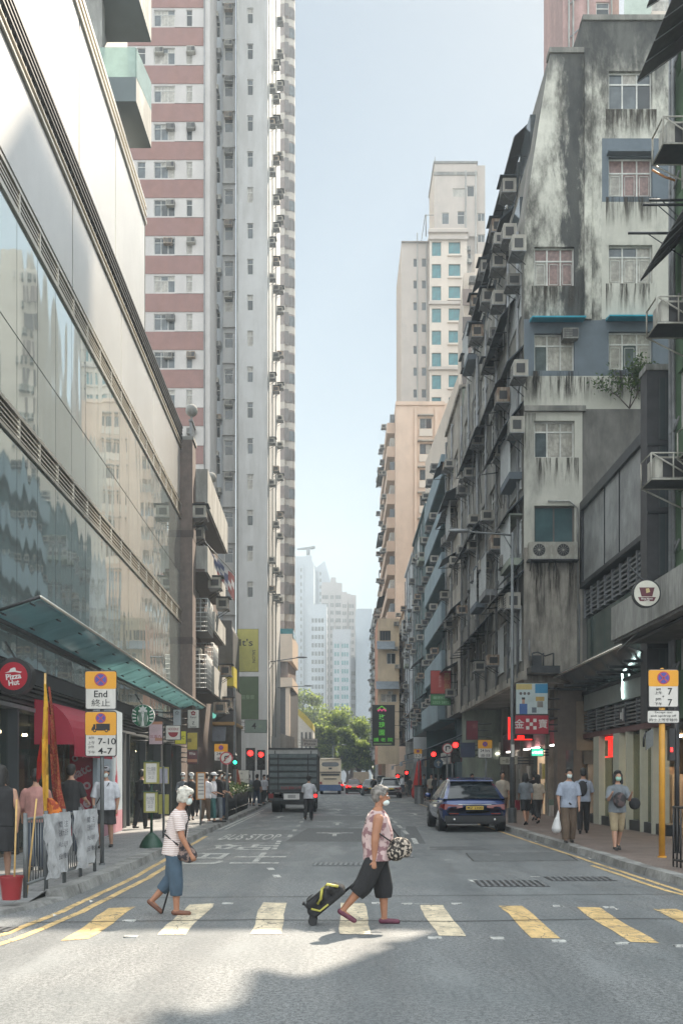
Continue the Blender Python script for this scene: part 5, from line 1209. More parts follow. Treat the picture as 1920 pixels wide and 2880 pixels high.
def human(label, x, y, heading, H=1.65, z=0.0, fat=1.0, lean=3, legs=((8, 4), (-8, 12)), arms=((4, 12, 6), (-4, 12, 6)),
          head=(0, 0), top=None, sleeve=.5, tlen=1.0, bottom=None, blen=.9, flare=1.0, shoes=None, hair='short', hairm=None,
          mask=True, skin=None, vox=.016, group=None, hero=False, skirt=False, feet=(0, 0), extra=None, tub=1.0, hat=None):
    t = thing('person', label, 'person', (x, y, z), R(heading), group); skin = skin or SKIN
    k = H / 1.65; hip = Vector((0, 0, .86 * k)); Lt, Ls = .4 * k, .4 * k; ln = R(lean)
    J = {}
    ft = []
    for s, (a, b_), fp in ((-1, legs[0], feet[0]), (1, legs[1], feet[1])):
        h = hip + Vector((0, s * .085 * k, 0)); kn = h + rotv(R(a), Lt); an = kn + rotv(R(a - b_), Ls)
        fa = R(a - b_) * .0 + R(fp); toe = an + Vector((math.cos(fa) * .15 * k, 0, math.sin(fa) * .15 * k - .035 * k)); heel = an + Vector((-.035 * k * math.cos(fa), 0, -.045 * k - .03 * math.sin(fa)))
        J[s] = [h, kn, an, toe, heel]; ft += [toe.z - .025 * k, heel.z - .02 * k]
    dz = -min(ft); 
    for s in (-1, 1): J[s] = [p + Vector((0, 0, dz)) for p in J[s]]
    hip = hip + Vector((0, 0, dz)); up = Vector((math.sin(ln), 0, math.cos(ln)))
    wst = hip + up * .14 * k; chest = hip + up * .34 * k; sh = hip + up * .5 * k; nk = hip + up * .57 * k
    hd = R(head[0]); hc = nk + Vector((math.sin(ln * .4 + hd) * .12 * k + .02, 0, .135 * k))
    A = {}
    for s, (a, e, ab) in ((-1, arms[0]), (1, arms[1])):
        p = sh + Vector((0, s * .166 * k * (1 + (fat - 1) * .5), -.055 * k)); d = rotv(R(a), 1); d = (d + Vector((0, s * math.sin(R(ab)), 0))).normalized()
        el = p + d * .27 * k; d2 = rotv(R(a + e), 1); d2 = (d2 + Vector((0, -s * .05, 0))).normalized(); wr = el + d2 * .235 * k
        A[s] = [p, el, wr, d2]
    f = fat; b = MB(); n_ = 18 if hero else 12
    def ring(t_, rx, ry): return (hip + up * t_ * k, rx * k * f, ry * k * (1 + (f - 1) * .7), ln)
    loft(b, [ring(-.1, .05, .07), ring(-.05, .1, .15), ring(.03, .115, .165), ring(.14, .1 * tub, .14), ring(.26, .108 * tub, .15), ring(.38, .112, .165), ring(.47, .09, .16), ring(.53, .06, .09), ring(.57, .045, .05)], skin, n_)
    for s in (-1, 1):
        h, kn, an, toe, heel = J[s]; b.cap(h, kn, .085 * k * f, .055 * k * (1 + (f - 1) * .6), skin, n_); b.cap(kn, kn.lerp(an, .4), .053 * k, .056 * k, skin, n_); b.cap(kn.lerp(an, .35), an, .054 * k, .034 * k, skin, n_)
        b.cap(an, heel + Vector((0, 0, .02)), .034 * k, .03 * k, skin, 10); b.cap(heel + Vector((.02, 0, .02)), toe, .03 * k, .026 * k, skin, 10)
        p, el, wr, d2 = A[s]; b.cap(p, el, .05 * k * f, .038 * k * f, skin, n_); b.cap(el, wr, .038 * k * f, .024 * k, skin, n_)
        # palm, four fingers of unequal length and a thumb from its side, all slightly curled
        side = Vector((0, 1, 0)); fw = d2.cross(side).normalized() * -1; pm = wr + d2 * .045 * k
        b.cap(wr, wr + d2 * .08 * k, .024 * k, .034 * k, skin, 12, .62, (0, 1, 0))
        if hero:
            for q, (o_, L) in enumerate(((.027, .062), (.009, .072), (-.009, .068), (-.026, .054))):
                r0 = wr + d2 * .08 * k + fw * o_ * k; cd = (d2 * .85 - side * s * .5).normalized(); r1 = r0 + cd * L * .5 * k; cd2 = (d2 * .35 - side * s * .9).normalized()
                b.cap(r0, r1, .0085 * k, .008 * k, skin, 8); b.cap(r1, r1 + cd2 * L * .5 * k, .008 * k, .0068 * k, skin, 8)
            r0 = wr + d2 * .03 * k + fw * .02 * k; r1 = r0 + (d2 * .6 + fw * .7).normalized() * .035 * k; b.cap(r0, r1, .011 * k, .009 * k, skin, 8); b.cap(r1, r1 + (d2 * .9 + fw * .1 - side * s * .4).normalized() * .028 * k, .009 * k, .0075 * k, skin, 8)
        else: b.cap(wr + d2 * .08 * k, wr + d2 * .14 * k - side * s * .02, .022 * k, .014 * k, skin, 8, .6, (0, 1, 0)); b.cap(wr + d2 * .03 * k, wr + d2 * .07 * k + fw * .03 * k, .011 * k, .009 * k, skin, 6)
    yaw = Matrix.Rotation(R(head[1]), 3, 'Z') @ Matrix.Rotation(-hd * .8 if False else hd * .6, 3, 'Y'); hk = k * (1.03 if not hero else 1.0)
    def hp(x_, y_, z_): return hc + yaw @ Vector((x_ * hk, y_ * hk, z_ * hk))
    b.cap(nk - up * .05 * k, hc - Vector((.015, 0, .03 * k)), .05 * k, .045 * k, skin, 12)
    b.ell(hp(-.012, 0, .03), (.095 * hk, .074 * hk, .092 * hk), skin, 16, 12, yaw); b.ell(hp(.022, 0, -.035), (.062 * hk, .052 * hk, .075 * hk), skin, 14, 10, yaw)
    b.cap(hp(.078, 0, .015), hp(.1, 0, -.018), .009 * hk, .014 * hk, skin, 8)
    for s in (-1, 1): b.ell(hp(-.005, s * .074, -.005), (.018 * hk, .01 * hk, .03 * hk), skin, 8, 6, yaw)
    b.ell(hp(.06, 0, -.088), (.026 * hk, .026 * hk, .02 * hk), skin, 8, 6, yaw)
    body = remesh(b, 'body', t, vox * (.5 if hero else 1), skin, 4 if hero else 3)
    def kid(mb, name, m, v=None, sm=3): return remesh(mb, name, t, v or vox * .7, m, sm)
    def raw(mb, name):
        o = bpy.data.objects.new(name, mb.data(name)); C.objects.link(o); o.parent = t; return o
    # top
    if top:
        g_ = .014 * k + (.004 if not hero else 0); b = MB(); zb = .03 - .1 * (tlen - 1) * 3
        def rg(t_, rx, ry): return (hip + up * t_ * k, rx * k * f + g_, ry * k * (1 + (f - 1) * .7) + g_, ln)
        loft(b, [rg(-.04 * tlen, .128, .178), rg(.03, .126, .174), rg(.14, .116 * tub, .156), rg(.26, .118 * tub, .158), rg(.38, .116, .17), rg(.46, .095, .165), rg(.515, .066, .1), rg(.54, .05, .062)], top, n_)
        for s in (-1, 1):
            p, el, wr, d2 = A[s]
            if sleeve > 0:
                e_ = p.lerp(el, min(1, sleeve * 2)); r1 = .056 * k * f + g_ * .6
                b.cap(p + Vector((0, -s * .012 * k, -.002)), p.lerp(el, .12), .055 * k * f + g_ * .75, r1 * 1.0, top, n_); b.tube([p, p.lerp(e_, .5), e_], [.054 * k * f + g_ * .6, r1, r1], top, n_)
                if sleeve > .5: b.cap(el, el.lerp(wr, (sleeve - .5) * 2), .044 * k + g_ * .5, .034 * k + g_ * .4, top, n_)
            else: b.ell(p - Vector((0, s * .02, -.005)), (.06 * k * f, .035 * k, .05 * k), top)
        kid(b, 'top', top)
    if bottom:
        b = MB(); g_ = .012 * k
        def rg(t_, rx, ry): return (hip + up * t_ * k, rx * k * f + g_, ry * k * (1 + (f - 1) * .7) + g_, ln)
        if skirt:
            zk = hip.z - blen * .8 * k; loft(b, [((hip.x, 0, zk), .17 * k * f * flare, .2 * k * f * flare, 0), ((hip.x, 0, hip.z - .15 * k), .15 * k * f, .19 * k * f, 0), rg(.03, .115, .165), rg(.14, .1, .14)], bottom, n_)
        else:
            loft(b, [rg(-.1, .06, .08), rg(-.05, .11, .15), rg(.03, .118, .165), rg(.12, .104 * tub, .145)], bottom, n_)
            for s in (-1, 1):
                h, kn, an, toe, heel = J[s]; rr_ = .09 * k * f + g_
                if blen <= .5:
                    e_ = h.lerp(kn, blen * 2); b.cap(h, h.lerp(kn, .2), rr_, rr_ * .97, bottom, n_); b.tube([h, h.lerp(e_, .5), e_], [rr_, rr_ * .95, rr_ * .92 * flare], bottom, n_)
                else:
                    e_ = kn.lerp(an, (blen - .5) * 2); rk = (.064 * k * (1 + (f - 1) * .5) + g_) * (1 + (flare - 1) * .7); b.cap(h, kn, rr_, rk, bottom, n_); b.tube([kn - (kn - h).normalized() * .02, kn.lerp(e_, .5), e_], [rk, rk * .97, (.05 * k + g_) * flare], bottom, n_); b.cap(kn, kn.lerp(e_, .3), rk, rk, bottom, n_)
        kid(b, 'shorts' if blen <= .6 else 'trousers', bottom)
    if shoes:
        for s in (-1, 1):
            h, kn, an, toe, heel = J[s]; b = MB(); d = (toe - heel).normalized()
            b.cap(heel + Vector((0, 0, .015)), toe + d * .012 - Vector((0, 0, .004)), .037 * k, .032 * k, shoes, 12, 1.0); b.cap(heel + d * .03 + Vector((0, 0, .02)), an + Vector((0, 0, -.02)), .034 * k, .037 * k, shoes, 12)
            kid(b, 'shoe', shoes, vox * .5)
    hm = hairm or HAIRB; b = MB()
    if hair and hair != 'none':
        b.ell(hp(-.022, 0, .042), (.1 * hk, .084 * hk, .094 * hk), hm, 18, 12, yaw); b.ell(hp(-.05, 0, .0), (.066 * hk, .08 * hk, .085 * hk), hm, 14, 10, yaw); b.ell(hp(.02, 0, .095), (.075 * hk, .066 * hk, .034 * hk), hm, 14, 8, yaw)
        if hair == 'bob':
            for s in (-1, 1): b.ell(hp(-.02, s * .062, -.01), (.07 * hk, .028 * hk, .075 * hk), hm, 12, 8, yaw)
            b.ell(hp(-.07, 0, -.03), (.045 * hk, .07 * hk, .07 * hk), hm, 12, 8, yaw); b.ell(hp(.055, 0, .08), (.045 * hk, .06 * hk, .035 * hk), hm, 12, 8, yaw)
        if hair == 'long':
            for s in (-1, 1): b.cap(hp(-.01, s * .07, .03), hp(-.0, s * .085, -.14), .032 * hk, .03 * hk, hm, 10)
            b.cap(hp(-.06, 0, 0), hp(-.06, 0, -.16), .07 * hk, .06 * hk, hm, 12)
        if hair == 'bun': b.ell(hp(-.09, 0, .03), (.065 * hk, .08 * hk, .06 * hk), hm); b.ell(hp(-.06, 0, .08), (.07 * hk, .075 * hk, .06 * hk), hm)
        rr2 = random.Random(int(x * 10)); 
        if hero:
            for _ in range(26):
                a = rr2.uniform(0, 6.28); e = rr2.uniform(-.3, 1.4); p = hp(-.03 + .085 * math.cos(a) * math.cos(e), .072 * math.sin(a) * math.cos(e), .045 + .09 * math.sin(e))
                if (yaw.inverted() @ (p - hc)).x < .055 or (p - hc).z > .06: b.ell(p, (.02, .02, .016), hm, 8, 6)
        # keep the face free
        kid(b, 'hair', hm, vox * .6, 2)
    if hat:
        b = MB(); b.ell(hp(-.015, 0, .07), (.108 * hk, .09 * hk, .075 * hk), hat, 16, 8, yaw); b.tube([hp(.04, 0, .065), hp(.05, 0, .075)], [.1 * hk, .085 * hk], hat, 14) if hat.name.startswith('sun') else b.ell(hp(.09, 0, .05), (.06 * hk, .06 * hk, .012), hat, 12, 6, yaw)
        raw(b, 'hat')
    if mask:
        b = MB(); mm = mask if not isinstance(mask, bool) else MASK; b.ell(hp(.047, 0, -.045), (.055 * hk, .058 * hk, .056 * hk), mm, 14, 10, yaw); raw(b, 'face_mask')
    if hero:
        b = MB()
        for s in (-1, 1): b.ell(hp(.074, s * .03, .015), (.012, .016, .009), M_white, 10, 6, yaw); b.ell(hp(.083, s * .031, .015), (.005, .007, .007), M_ink, 8, 6, yaw)
        raw(b, 'eyes'); b = MB()
        for s in (-1, 1): b.tube([hp(.082, s * .012, .036), hp(.08, s * .045, .038)], .004, hm, 5)
        raw(b, 'eyebrows')
    info = dict(t=t, J=J, A=A, hip=hip, sh=sh, nk=nk, hc=hc, hp=hp, k=k, up=up, raw=raw, kid=kid, f=f)
    if extra: extra(info)
    return info
C_DEN = cloth('blue_denim', (.055, .09, .13)); C_BLK = cloth('black_cloth', (.016, .016, .018), bump=.6); C_BLK2 = cloth('charcoal_cloth', (.035, .035, .038)); C_WHT = cloth('white_cloth', (.55, .56, .6))
C_PNK = cloth('dusty_rose_cloth', (.36, .18, .16)); C_LBL = cloth('pale_blue_check', (.3, .34, .42)); C_BRN = cloth('brown_cloth', (.12, .085, .06)); C_KHA = cloth('khaki_cloth', (.3, .24, .15))
C_GRY = cloth('grey_cloth', (.16, .18, .2)); C_TEA = cloth('teal_cloth', (.06, .16, .16)); C_BLU = cloth('navy_cloth', (.03, .045, .08)); C_CRM = cloth('cream_cloth', (.4, .36, .3))
S_BLK = mat('black_shoe', (.014, .014, .015), .5); S_WHT = mat('white_shoe', (.4, .4, .4), .6); S_BRN = mat('tan_sandal', (.15, .06, .035), .55, var=.2, vs=20); S_PUR = mat('maroon_shoe', (.12, .03, .055), .6, var=.2, vs=15)
def strap(i, pts, m=None, r=.011): 
    b = MB(); b.tube(pts, r, m or M_black, 6); return i['raw'](b, 'bag_strap')
# ---- the two women on the crossing
def w1x(i):
    hp = i['hp']; hip = i['hip']; sh = i['sh']
    b = MB(); b.tube([hp(.078, -.05, .018), hp(.082, -.03, .005), hp(.085, -.008, .012), hp(.085, .008, .012), hp(.082, .03, .005), hp(.078, .05, .018)], .0035, M_black, 5); b.tube([hp(.078, -.052, .02), hp(0, -.08, .01)], .003, M_black, 4); i['raw'](b, 'glasses')
    b = MB(); b.tube([hp(.03, -.063, -.02), hp(-.005, -.08, .005)], .0028, MASK, 4); i['raw'](b, 'mask_loop')
w1 = human('silver-haired woman in a striped T-shirt and denim capris, walking right over the crossing', -2.02, 12.86, 0, 1.5, 0, 1.08, 9, ((6, 5), (-6, 36)), ((13, 14, 8), (-28, 62, 14)), (18, 0),
           top=stripe_mat('white_and_rust_stripes', (.68, .62, .6), (.3, .13, .11), 42, .24), sleeve=.36, tlen=1.9, bottom=C_DEN, blen=.76, flare=1.28, shoes=S_BRN, hair='bob', hairm=HAIRG, skin=SKINT, vox=.011, hero=True, feet=(0, -38), tub=1.08, extra=w1x)
def bagmesh(c, r, m, handle=None):
    b = MB(); b.ell(c, r, m, 16, 10); return b
def loose(name, label, cat, mb, m, vox, par_t, extra=None):
    """a carried thing: its own top-level object, placed in the carrier's frame"""
    t = thing(name, label, cat, par_t.location, par_t.rotation_euler.z)
    o = remesh(mb, 'pouch', t, vox, m, 3)
    if extra:
        for nm, bb in extra:
            q = bpy.data.objects.new(nm, bb.data(nm)); C.objects.link(q); q.parent = t
    return t
i = w1; sh, hip = i['sh'], i['hip']
b = MB(); b.cap(hip + Vector((.12, -.1, .06)), hip + Vector((.2, -.13, -.06)), .08, .1, None, 12, .6, (0, 1, 0)); b.cap(hip + Vector((.12, -.12, -.07)), hip + Vector((.24, -.12, -.06)), .065, .065)
s_ = MB(); s_.tube([hip + Vector((.15, -.13, .08)), hip + Vector((.17, -.1, .3)), sh + Vector((.11, .0, -.08)), sh + Vector((.08, .08, .03)), sh + Vector((-.03, .1, .04)), sh + Vector((-.12, .0, -.15)), hip + Vector((-.1, -.13, .2)), hip + Vector((.08, -.17, .06))], .011, M_black, 6)
bm = loose('shoulder_bag', 'dark patterned shoulder bag on the hip of the striped-shirt woman', 'bag', b, cloth('dark_print', (.03, .025, .03), blot=(.2, .14, .12), bs=22), .012, i['t'], [('strap', s_)])
t = thing('walking_stick', 'thin black walking stick held behind the striped-shirt woman', 'stick', i['t'].location); b = MB(); wr = i['A'][1][2]
b.tube([Vector((.0, .13, .62)), Vector((-.06, .1, .34)), Vector((-.15, .06, .01))], .012, M_black, 6); b.tube([Vector((.0, .13, .62)), wr + Vector((.03, 0, 0))], .013, M_black, 6); o = bpy.data.objects.new('shaft', b.data('shaft')); C.objects.link(o); o.parent = t
w2 = human('grey-haired woman in a sleeveless blotched top and black capris, pulling a trolley bag', .4, 11.97, 0, 1.52, 0, 1.24, 1, ((-24, 16), (11, 9)), ((-9, 7, 6), (16, 50, 4)), (7, 0),
           top=cloth('mauve_blotched_cotton', (.5, .37, .36), blot=(.24, .13, .14), bs=13), sleeve=0, tlen=1.8, bottom=C_BLK, blen=.68, flare=1.6, shoes=S_PUR, hair='short', hairm=HAIRG2, skin=SKINT, vox=.011, hero=True, feet=(-32, 0), tub=1.22, mask=False,
           extra=lambda i: (i['raw'](bagmesh(i['hp'](.058, 0, -.07), (.045, .05, .035), MASK), 'face_mask')))
i = w2; sh, hip = i['sh'], i['hip']
b = MB(); b.ell(hip + Vector((.25, -.1, .1)), (.13, .09, .1), M_black); b.ell(hip + Vector((.2, -.12, .03)), (.11, .085, .1), M_black); b.ell(hip + Vector((.31, -.1, .06)), (.08, .08, .09), M_black)
s_ = MB(); s_.tube([hip + Vector((.18, -.19, .13)), hip + Vector((-.02, -.22, .27)), hip + Vector((-.14, -.05, .36)), sh + Vector((-.1, .1, 0)), sh + Vector((.03, .12, .03)), sh + Vector((.12, .05, -.12)), hip + Vector((.24, -.06, .2))], .009, M_black, 6)
loose('shoulder_bag', 'bulging black and cream patterned bag in front of the trolley woman', 'bag', b, cloth('mottled_print', (.025, .022, .02), blot=(.42, .36, .3), bs=26), .012, i['t'], [('strap', s_)])
# trolley bag on two wheels, leaning back under its telescopic handle
wr = i['A'][-1][2] + i['A'][-1][3] * .09
t = thing('trolley_bag', 'black wheeled trolley bag with yellow trim trailing behind the woman', 'trolley bag', i['t'].location)
ox = i['t'].location; base = Vector((-.98 + .28, .02, .09)); d = (wr + Vector((0, .05, 0)) - base).normalized(); n_ = Vector((-d.z, 0, d.x)); M_tb = cloth('black_nylon', (.02, .02, .022), bump=.3); M_ty = mat('yellow_trim', (.4, .37, .07), .5)
def tp_(a, c, y_): return base + d * a + n_ * c + Vector((0, y_, 0))
b = MB(); L = .44
for a, c, r_ in ((.04, .06, .08), (.1, .12, .1), (.24, .11, .095), (.38, .09, .08), (L, .06, .05)): b.ell(tp_(a, c, 0), (r_, .13, r_), M_tb, 14, 8)
b.cap(tp_(.02, .02, -.1), tp_(L, .02, -.1), .035, .03); b.cap(tp_(.02, .02, .1), tp_(L, .02, .1), .035, .03)
b.cap(tp_(.06, .14, -.07), tp_(.3, .15, -.07), .05, .04); b.cap(tp_(.06, .14, .07), tp_(.3, .15, .07), .05, .04)
remesh(b, 'bag_body', t, .012, M_tb, 3)
def rawp(b, name):
    o = bpy.data.objects.new(name, b.data(name)); C.objects.link(o); o.parent = t; return o
b = MB(); b.tube([tp_(.44, .1, -.12), tp_(.36, .2, -.125), tp_(.28, .2, -.13), tp_(.2, .12, -.14), tp_(.13, .1, -.135)], .017, M_ty, 6); b.tube([tp_(.22, .02, -.14), tp_(.1, .02, -.14), tp_(.04, .1, -.13)], .012, M_ty, 6); b.tube([tp_(.06, .2, -.1), tp_(.3, .2, -.11)], .01, M_grey, 5); rawp(b, 'trim')
for y_ in (-.05, .09): b = MB(); b.tube([tp_(.4, .0, y_), tp_((wr - base).length - .02, .0, y_)], .009, M_black, 6); rawp(b, 'handle_rod')
b = MB(); b.tube([tp_((wr - base).length - .02, 0, -.06), tp_((wr - base).length - .02, 0, .1)], .014, M_black, 8); rawp(b, 'handle_grip')
for y_ in (-.13, .11): b = MB(); b.disc(base + Vector((-.02, y_, -.04)), (0, 1, 0), .05, .03, M_rub, 16); rawp(b, 'wheel')
b = MB(); b.tube([tp_(.0, .0, 0), tp_(.0, .2, 0)], .014, M_black, 6); b.tube([tp_(.0, .2, -.1), tp_(.0, .2, .1)], .014, M_black, 6); rawp(b, 'foot_bar')
# ---- everyone else
PV = .13
def bag_on(i, c, r_, m, label, name='bag', cat='bag', vox=.02):
    b = MB(); b.ell(Vector(c), r_, m, 12, 8); t = thing(name, label, cat, i['t'].location, i['t'].rotation_euler.z); o = remesh(b, 'pouch', t, vox, m, 2); return t
def ppl(label, xp, Y, h, **k): return human(label, WX(xp, Y), Y, h, **k)
WALKA = dict(legs=((16, 6), (-14, 18)), arms=((-12, 14, 6), (14, 18, 6)), feet=(0, -20))
i = human('man in a white short-sleeved shirt and black trousers walking away beside the truck', -1.27, 41.3, 82, H=1.7, top=C_WHT, sleeve=.48, tlen=1.2, bottom=C_BLK, blen=1.0, shoes=S_BLK, mask=False, arms=((25, 70, 16), (20, 70, 16)), legs=((10, 5), (-14, 10)), feet=(0, -8), fat=1.05)
i = human('older man in a pale checked shirt and brown trousers carrying a white plastic bag', 5.3, 24.9, -92, z=PV, H=1.7, top=C_LBL, sleeve=.45, tlen=1.3, bottom=C_BRN, blen=.98, flare=1.35, shoes=S_BLK, fat=1.08, arms=((4, 6, 16), (6, 18, 10)), legs=((9, 4), (-6, 8)))
b = MB(); b.tube([i['hip'] + Vector((-.12 + .24, 0, .02)), i['hip'] + Vector((.125, .02, .05))], .05, M_black, 8); i['raw'](b, 'belt_pouch')
b = MB(); wr = i['A'][-1][2]; b.cap(wr + Vector((.03, -.05, -.3)), wr + Vector((.02, -.06, -.5)), .07, .12, None, 10); b.cap(wr + Vector((0, -.01, -.08)), wr + Vector((.02, -.04, -.3)), .02, .06, None, 8)
tt = thing('plastic_bag', 'white plastic carrier bag hanging from the older man\'s hand', 'carrier bag', i['t'].location, i['t'].rotation_euler.z); remesh(b, 'pouch', tt, .016, mat('white_plastic_film', (.6, .6, .6), .35, var=.05), 2)
i = human('man in a pale shirt with a black backpack, walking away by the ivory pilasters', 6.57, 29.0, 78, z=PV, H=1.74, top=C_LBL, sleeve=.46, bottom=C_BLK, blen=1, shoes=S_BLK, mask=False, arms=((18, 60, 14), (0, 20, 10)), **dict(legs=((14, 6), (-10, 14)), feet=(0, -15)))
b = MB(); b.ell(i['sh'] + Vector((-.17, .03, -.2)), (.09, .14, .22), M_black); tt = thing('backpack', 'slim black backpack on the man walking away', 'backpack', i['t'].location, i['t'].rotation_euler.z); remesh(b, 'pouch', tt, .02, C_BLK2, 2)
b = MB(); b.tube([i['sh'] + Vector((.1, -.09, -.16)), i['sh'] + Vector((.04, -.1, .02)), i['sh'] + Vector((-.12, -.07, -.05))], .022, M_black, 6); b.tube([i['sh'] + Vector((.1, .1, -.16)), i['sh'] + Vector((.04, .1, .02)), i['sh'] + Vector((-.12, .08, -.05))], .022, M_black, 6); o = bpy.data.objects.new('strap', b.data('strap')); C.objects.link(o); o.parent = tt
i = human('woman in a green face mask and khaki shorts with a pack on her chest', 5.76, 22.3, -90, z=PV, H=1.62, top=C_GRY, sleeve=.48, tlen=1.6, bottom=C_KHA, blen=.56, flare=1.1, shoes=S_BLK, hair='long', mask=mat('green_mask', (.35, .58, .48), .8), arms=((26, 95, 12), (26, 95, 12)), legs=((12, 4), (-8, 20)), feet=(0, -25))
b = MB(); b.ell(i['hip'] + Vector((.2, -.0, .2)), (.09, .14, .17), M_black); tt = thing('backpack', 'small dark backpack worn on the chest of the masked woman', 'backpack', i['t'].location, i['t'].rotation_euler.z); remesh(b, 'pouch', tt, .02, cloth('dark_mottled_nylon', (.03, .028, .03), blot=(.1, .07, .07)), 2)
b = MB(); b.ell(i['hip'] + Vector((.02, .36, .12)), (.06, .13, .13), M_black); tt = thing('round_bag', 'round black bag at the elbow of the masked woman', 'bag', i['t'].location, i['t'].rotation_euler.z); remesh(b, 'pouch', tt, .02, C_BLK, 2)
gR = 'shoppers in the shade of the right arcade'
for lab, xp, Y, h, kw in (('woman with dark hair and grey dress-like top beside the lamp pole', 1478, 34.5, 95, dict(top=C_GRY, bottom=C_BLK, blen=.5, hair='long')), ('woman with a pale bag strap, brown hair, close behind the dark-haired woman', 1512, 35.5, 100, dict(top=C_CRM, bottom=C_BLK2, hair='long', H=1.6)),
        ('man in black beside the optician\'s glass, carrying a jacket', 1502, 38, 90, dict(top=C_BLK, bottom=C_BLK, H=1.72)), ('man in a beige shirt half hidden by the blue car', 1412, 37, -90, dict(top=C_CRM, bottom=C_BRN, H=1.72)),
        ('person in white standing behind the roof of the blue car', 1326, 52, -80, dict(top=C_WHT, bottom=C_BLK, H=1.7))):
    human(lab, max(5.5, WX(xp, Y)), Y, h, z=PV, shoes=S_BLK, vox=.026, mask=False, group=gR, **{**WALKA, **kw})
gF = 'distant shoppers on the right pavement'
for n_i, (xp, Y, tm, bmn) in enumerate(((1170, 72, C_WHT, C_BLK), (1180, 78, C_BLK, C_BLK2), (1192, 70, C_GRY, C_BRN), (1212, 66, C_CRM, C_BLK), (1225, 63, C_BLK2, C_BLU), (1240, 61, C_LBL, C_BLK), (1145, 84, C_BLK, C_BLK), (1132, 98, C_WHT, C_BLU))):
    human(('person in %s on the far right pavement, %s' % (tm.name.replace('_cloth', '').replace('_', ' '), ('nearest the white car', 'second from the white car', 'by the shop racks', 'by the red cloth', 'by the grey bin', 'by the traffic light', 'level with the white car', 'farthest away')[n_i])), max(5.35, WX(xp, Y)), Y, rnd.choice((90, -90)), z=PV, shoes=S_BLK, vox=.035, mask=False, top=tm, bottom=bmn, group=gF, H=rnd.uniform(1.6, 1.75), **WALKA)
# left pavement
i = human('woman in a black dress with bare arms at the left frame edge, seen from behind', -4.98, 15.6, 100, z=PV, H=1.66, top=C_BLK, sleeve=0, tlen=1.6, bottom=C_BLK, blen=.52, skirt=True, shoes=S_BLK, hair='long', mask=False, fat=1.1, arms=((-4, 10, 14), (6, 30, 8)))
i = human('woman in a dusty rose top with dark bunched hair behind the barrier', -4.98, 17.4, 110, z=PV, H=1.62, top=C_PNK, sleeve=.6, tlen=1.5, bottom=C_BLU, blen=1, shoes=S_BLK, hair='bun', mask=False, fat=1.1, arms=((20, 40, 14), (10, 30, 10)))
i = human('man in a black T-shirt with short black hair, behind the flags', -5.33, 21.0, 85, z=PV, H=1.74, top=C_BLK, sleeve=.44, bottom=C_BLU, blen=1, shoes=S_BLK, mask=False, arms=((10, 60, 18), (10, 30, 10)))
i = human('man in a white T-shirt and black shorts walking towards us by the sign pole', -5.12, 23.2, -88, z=PV, H=1.72, top=C_WHT, sleeve=.5, tlen=1.6, bottom=C_BLK2, blen=.46, flare=1.15, shoes=S_BLK, mask=True, fat=1.22, hair='short', hat=mat('cap_grey', (.3, .3, .32), .8), arms=((4, 14, 14), (-4, 14, 14)), legs=((10, 4), (-6, 8)))
strap(i, [i['sh'] + Vector((.12, .1, -.0)), i['hip'] + Vector((.17, -.05, .28)), i['hip'] + Vector((.12, -.18, .06))], M_black, .012)
i = human('man dressed in black with a backpack by the yellow bus stop frames', -5.95, 31.7, 60, z=PV, H=1.72, top=C_BLK, sleeve=.5, bottom=C_BLK, blen=1, shoes=S_BLK, mask=False, arms=((20, 70, 14), (20, 50, 10)))
gL = 'people queueing at the bus stop on the left pavement'
sunhat = mat('sun_hat_white', (.55, .58, .6), .8); capw = mat('cap_white', (.6, .62, .65), .8)
for lab, xp, Y, h, kw in (('person in a round white sun hat and grey T-shirt in the bus queue', 514, 38.5, -80, dict(top=C_GRY, bottom=C_BLK, hat=capw)), ('person in a pointed white hat and dark check shirt in the bus queue', 537, 38, -70, dict(top=C_BLK2, bottom=C_BLK, hat=sunhat, fat=1.1)),
        ('person in a white shirt and brown trousers behind the orange framed notice', 578, 35.6, 60, dict(top=C_WHT, bottom=C_BRN, shoes=S_WHT)), ('person in a white cap and teal trousers with a pale bag', 598, 36.2, 10, dict(top=C_WHT, bottom=C_TEA, hat=capw)),
        ('person in a black jacket and grey jeans, front of the bus queue', 614, 36.4, 30, dict(top=C_BLK, bottom=C_GRY, H=1.72)), ('person in charcoal standing just behind the black-jacketed person', 628, 38.5, -40, dict(top=C_BLK2, bottom=C_BLU)),
        ('person in a rose top at the end of the queue near the planter', 640, 44, 20, dict(top=C_PNK, bottom=C_BLK)), ('short person in cream by the shop door behind the queue', 560, 42, 90, dict(top=C_CRM, bottom=C_BLK, H=1.55))):
    kw = {**dict(shoes=S_BLK, vox=.024, mask=True, group=gL, arms=((10, 60, 10), (5, 40, 8)), legs=((5, 2), (-5, 6))), **kw}
    human(lab, WX(xp, Y), Y, h, z=PV, **kw)
bag_on(i, (.05, .2, .8), (.06, .14, .16), C_BLK2, 'black satchel on the man dressed in black')
for n_i, (xp, Y, tm, bm_) in enumerate(((742, 60, C_WHT, C_BLK), (768, 64, C_LBL, C_BLK), (752, 66, C_BLK, C_BLK), (722, 57, C_BLK2, C_BLU), (700, 58, C_GRY, C_BLK))):
    human(('person in a white shirt waiting at the far left corner by the truck', 'person in a pale blue shirt squeezed beside the truck body', 'person in black between the two pale shirts at the far corner', 'person in charcoal under the red traffic lights', 'person in grey beyond the planter hedge')[n_i], WX(xp, Y), Y, -60 + 40 * n_i, z=PV, top=tm, bottom=bm_, shoes=S_BLK, vox=.03, mask=False, group='people waiting at the far left corner', H=1.66)
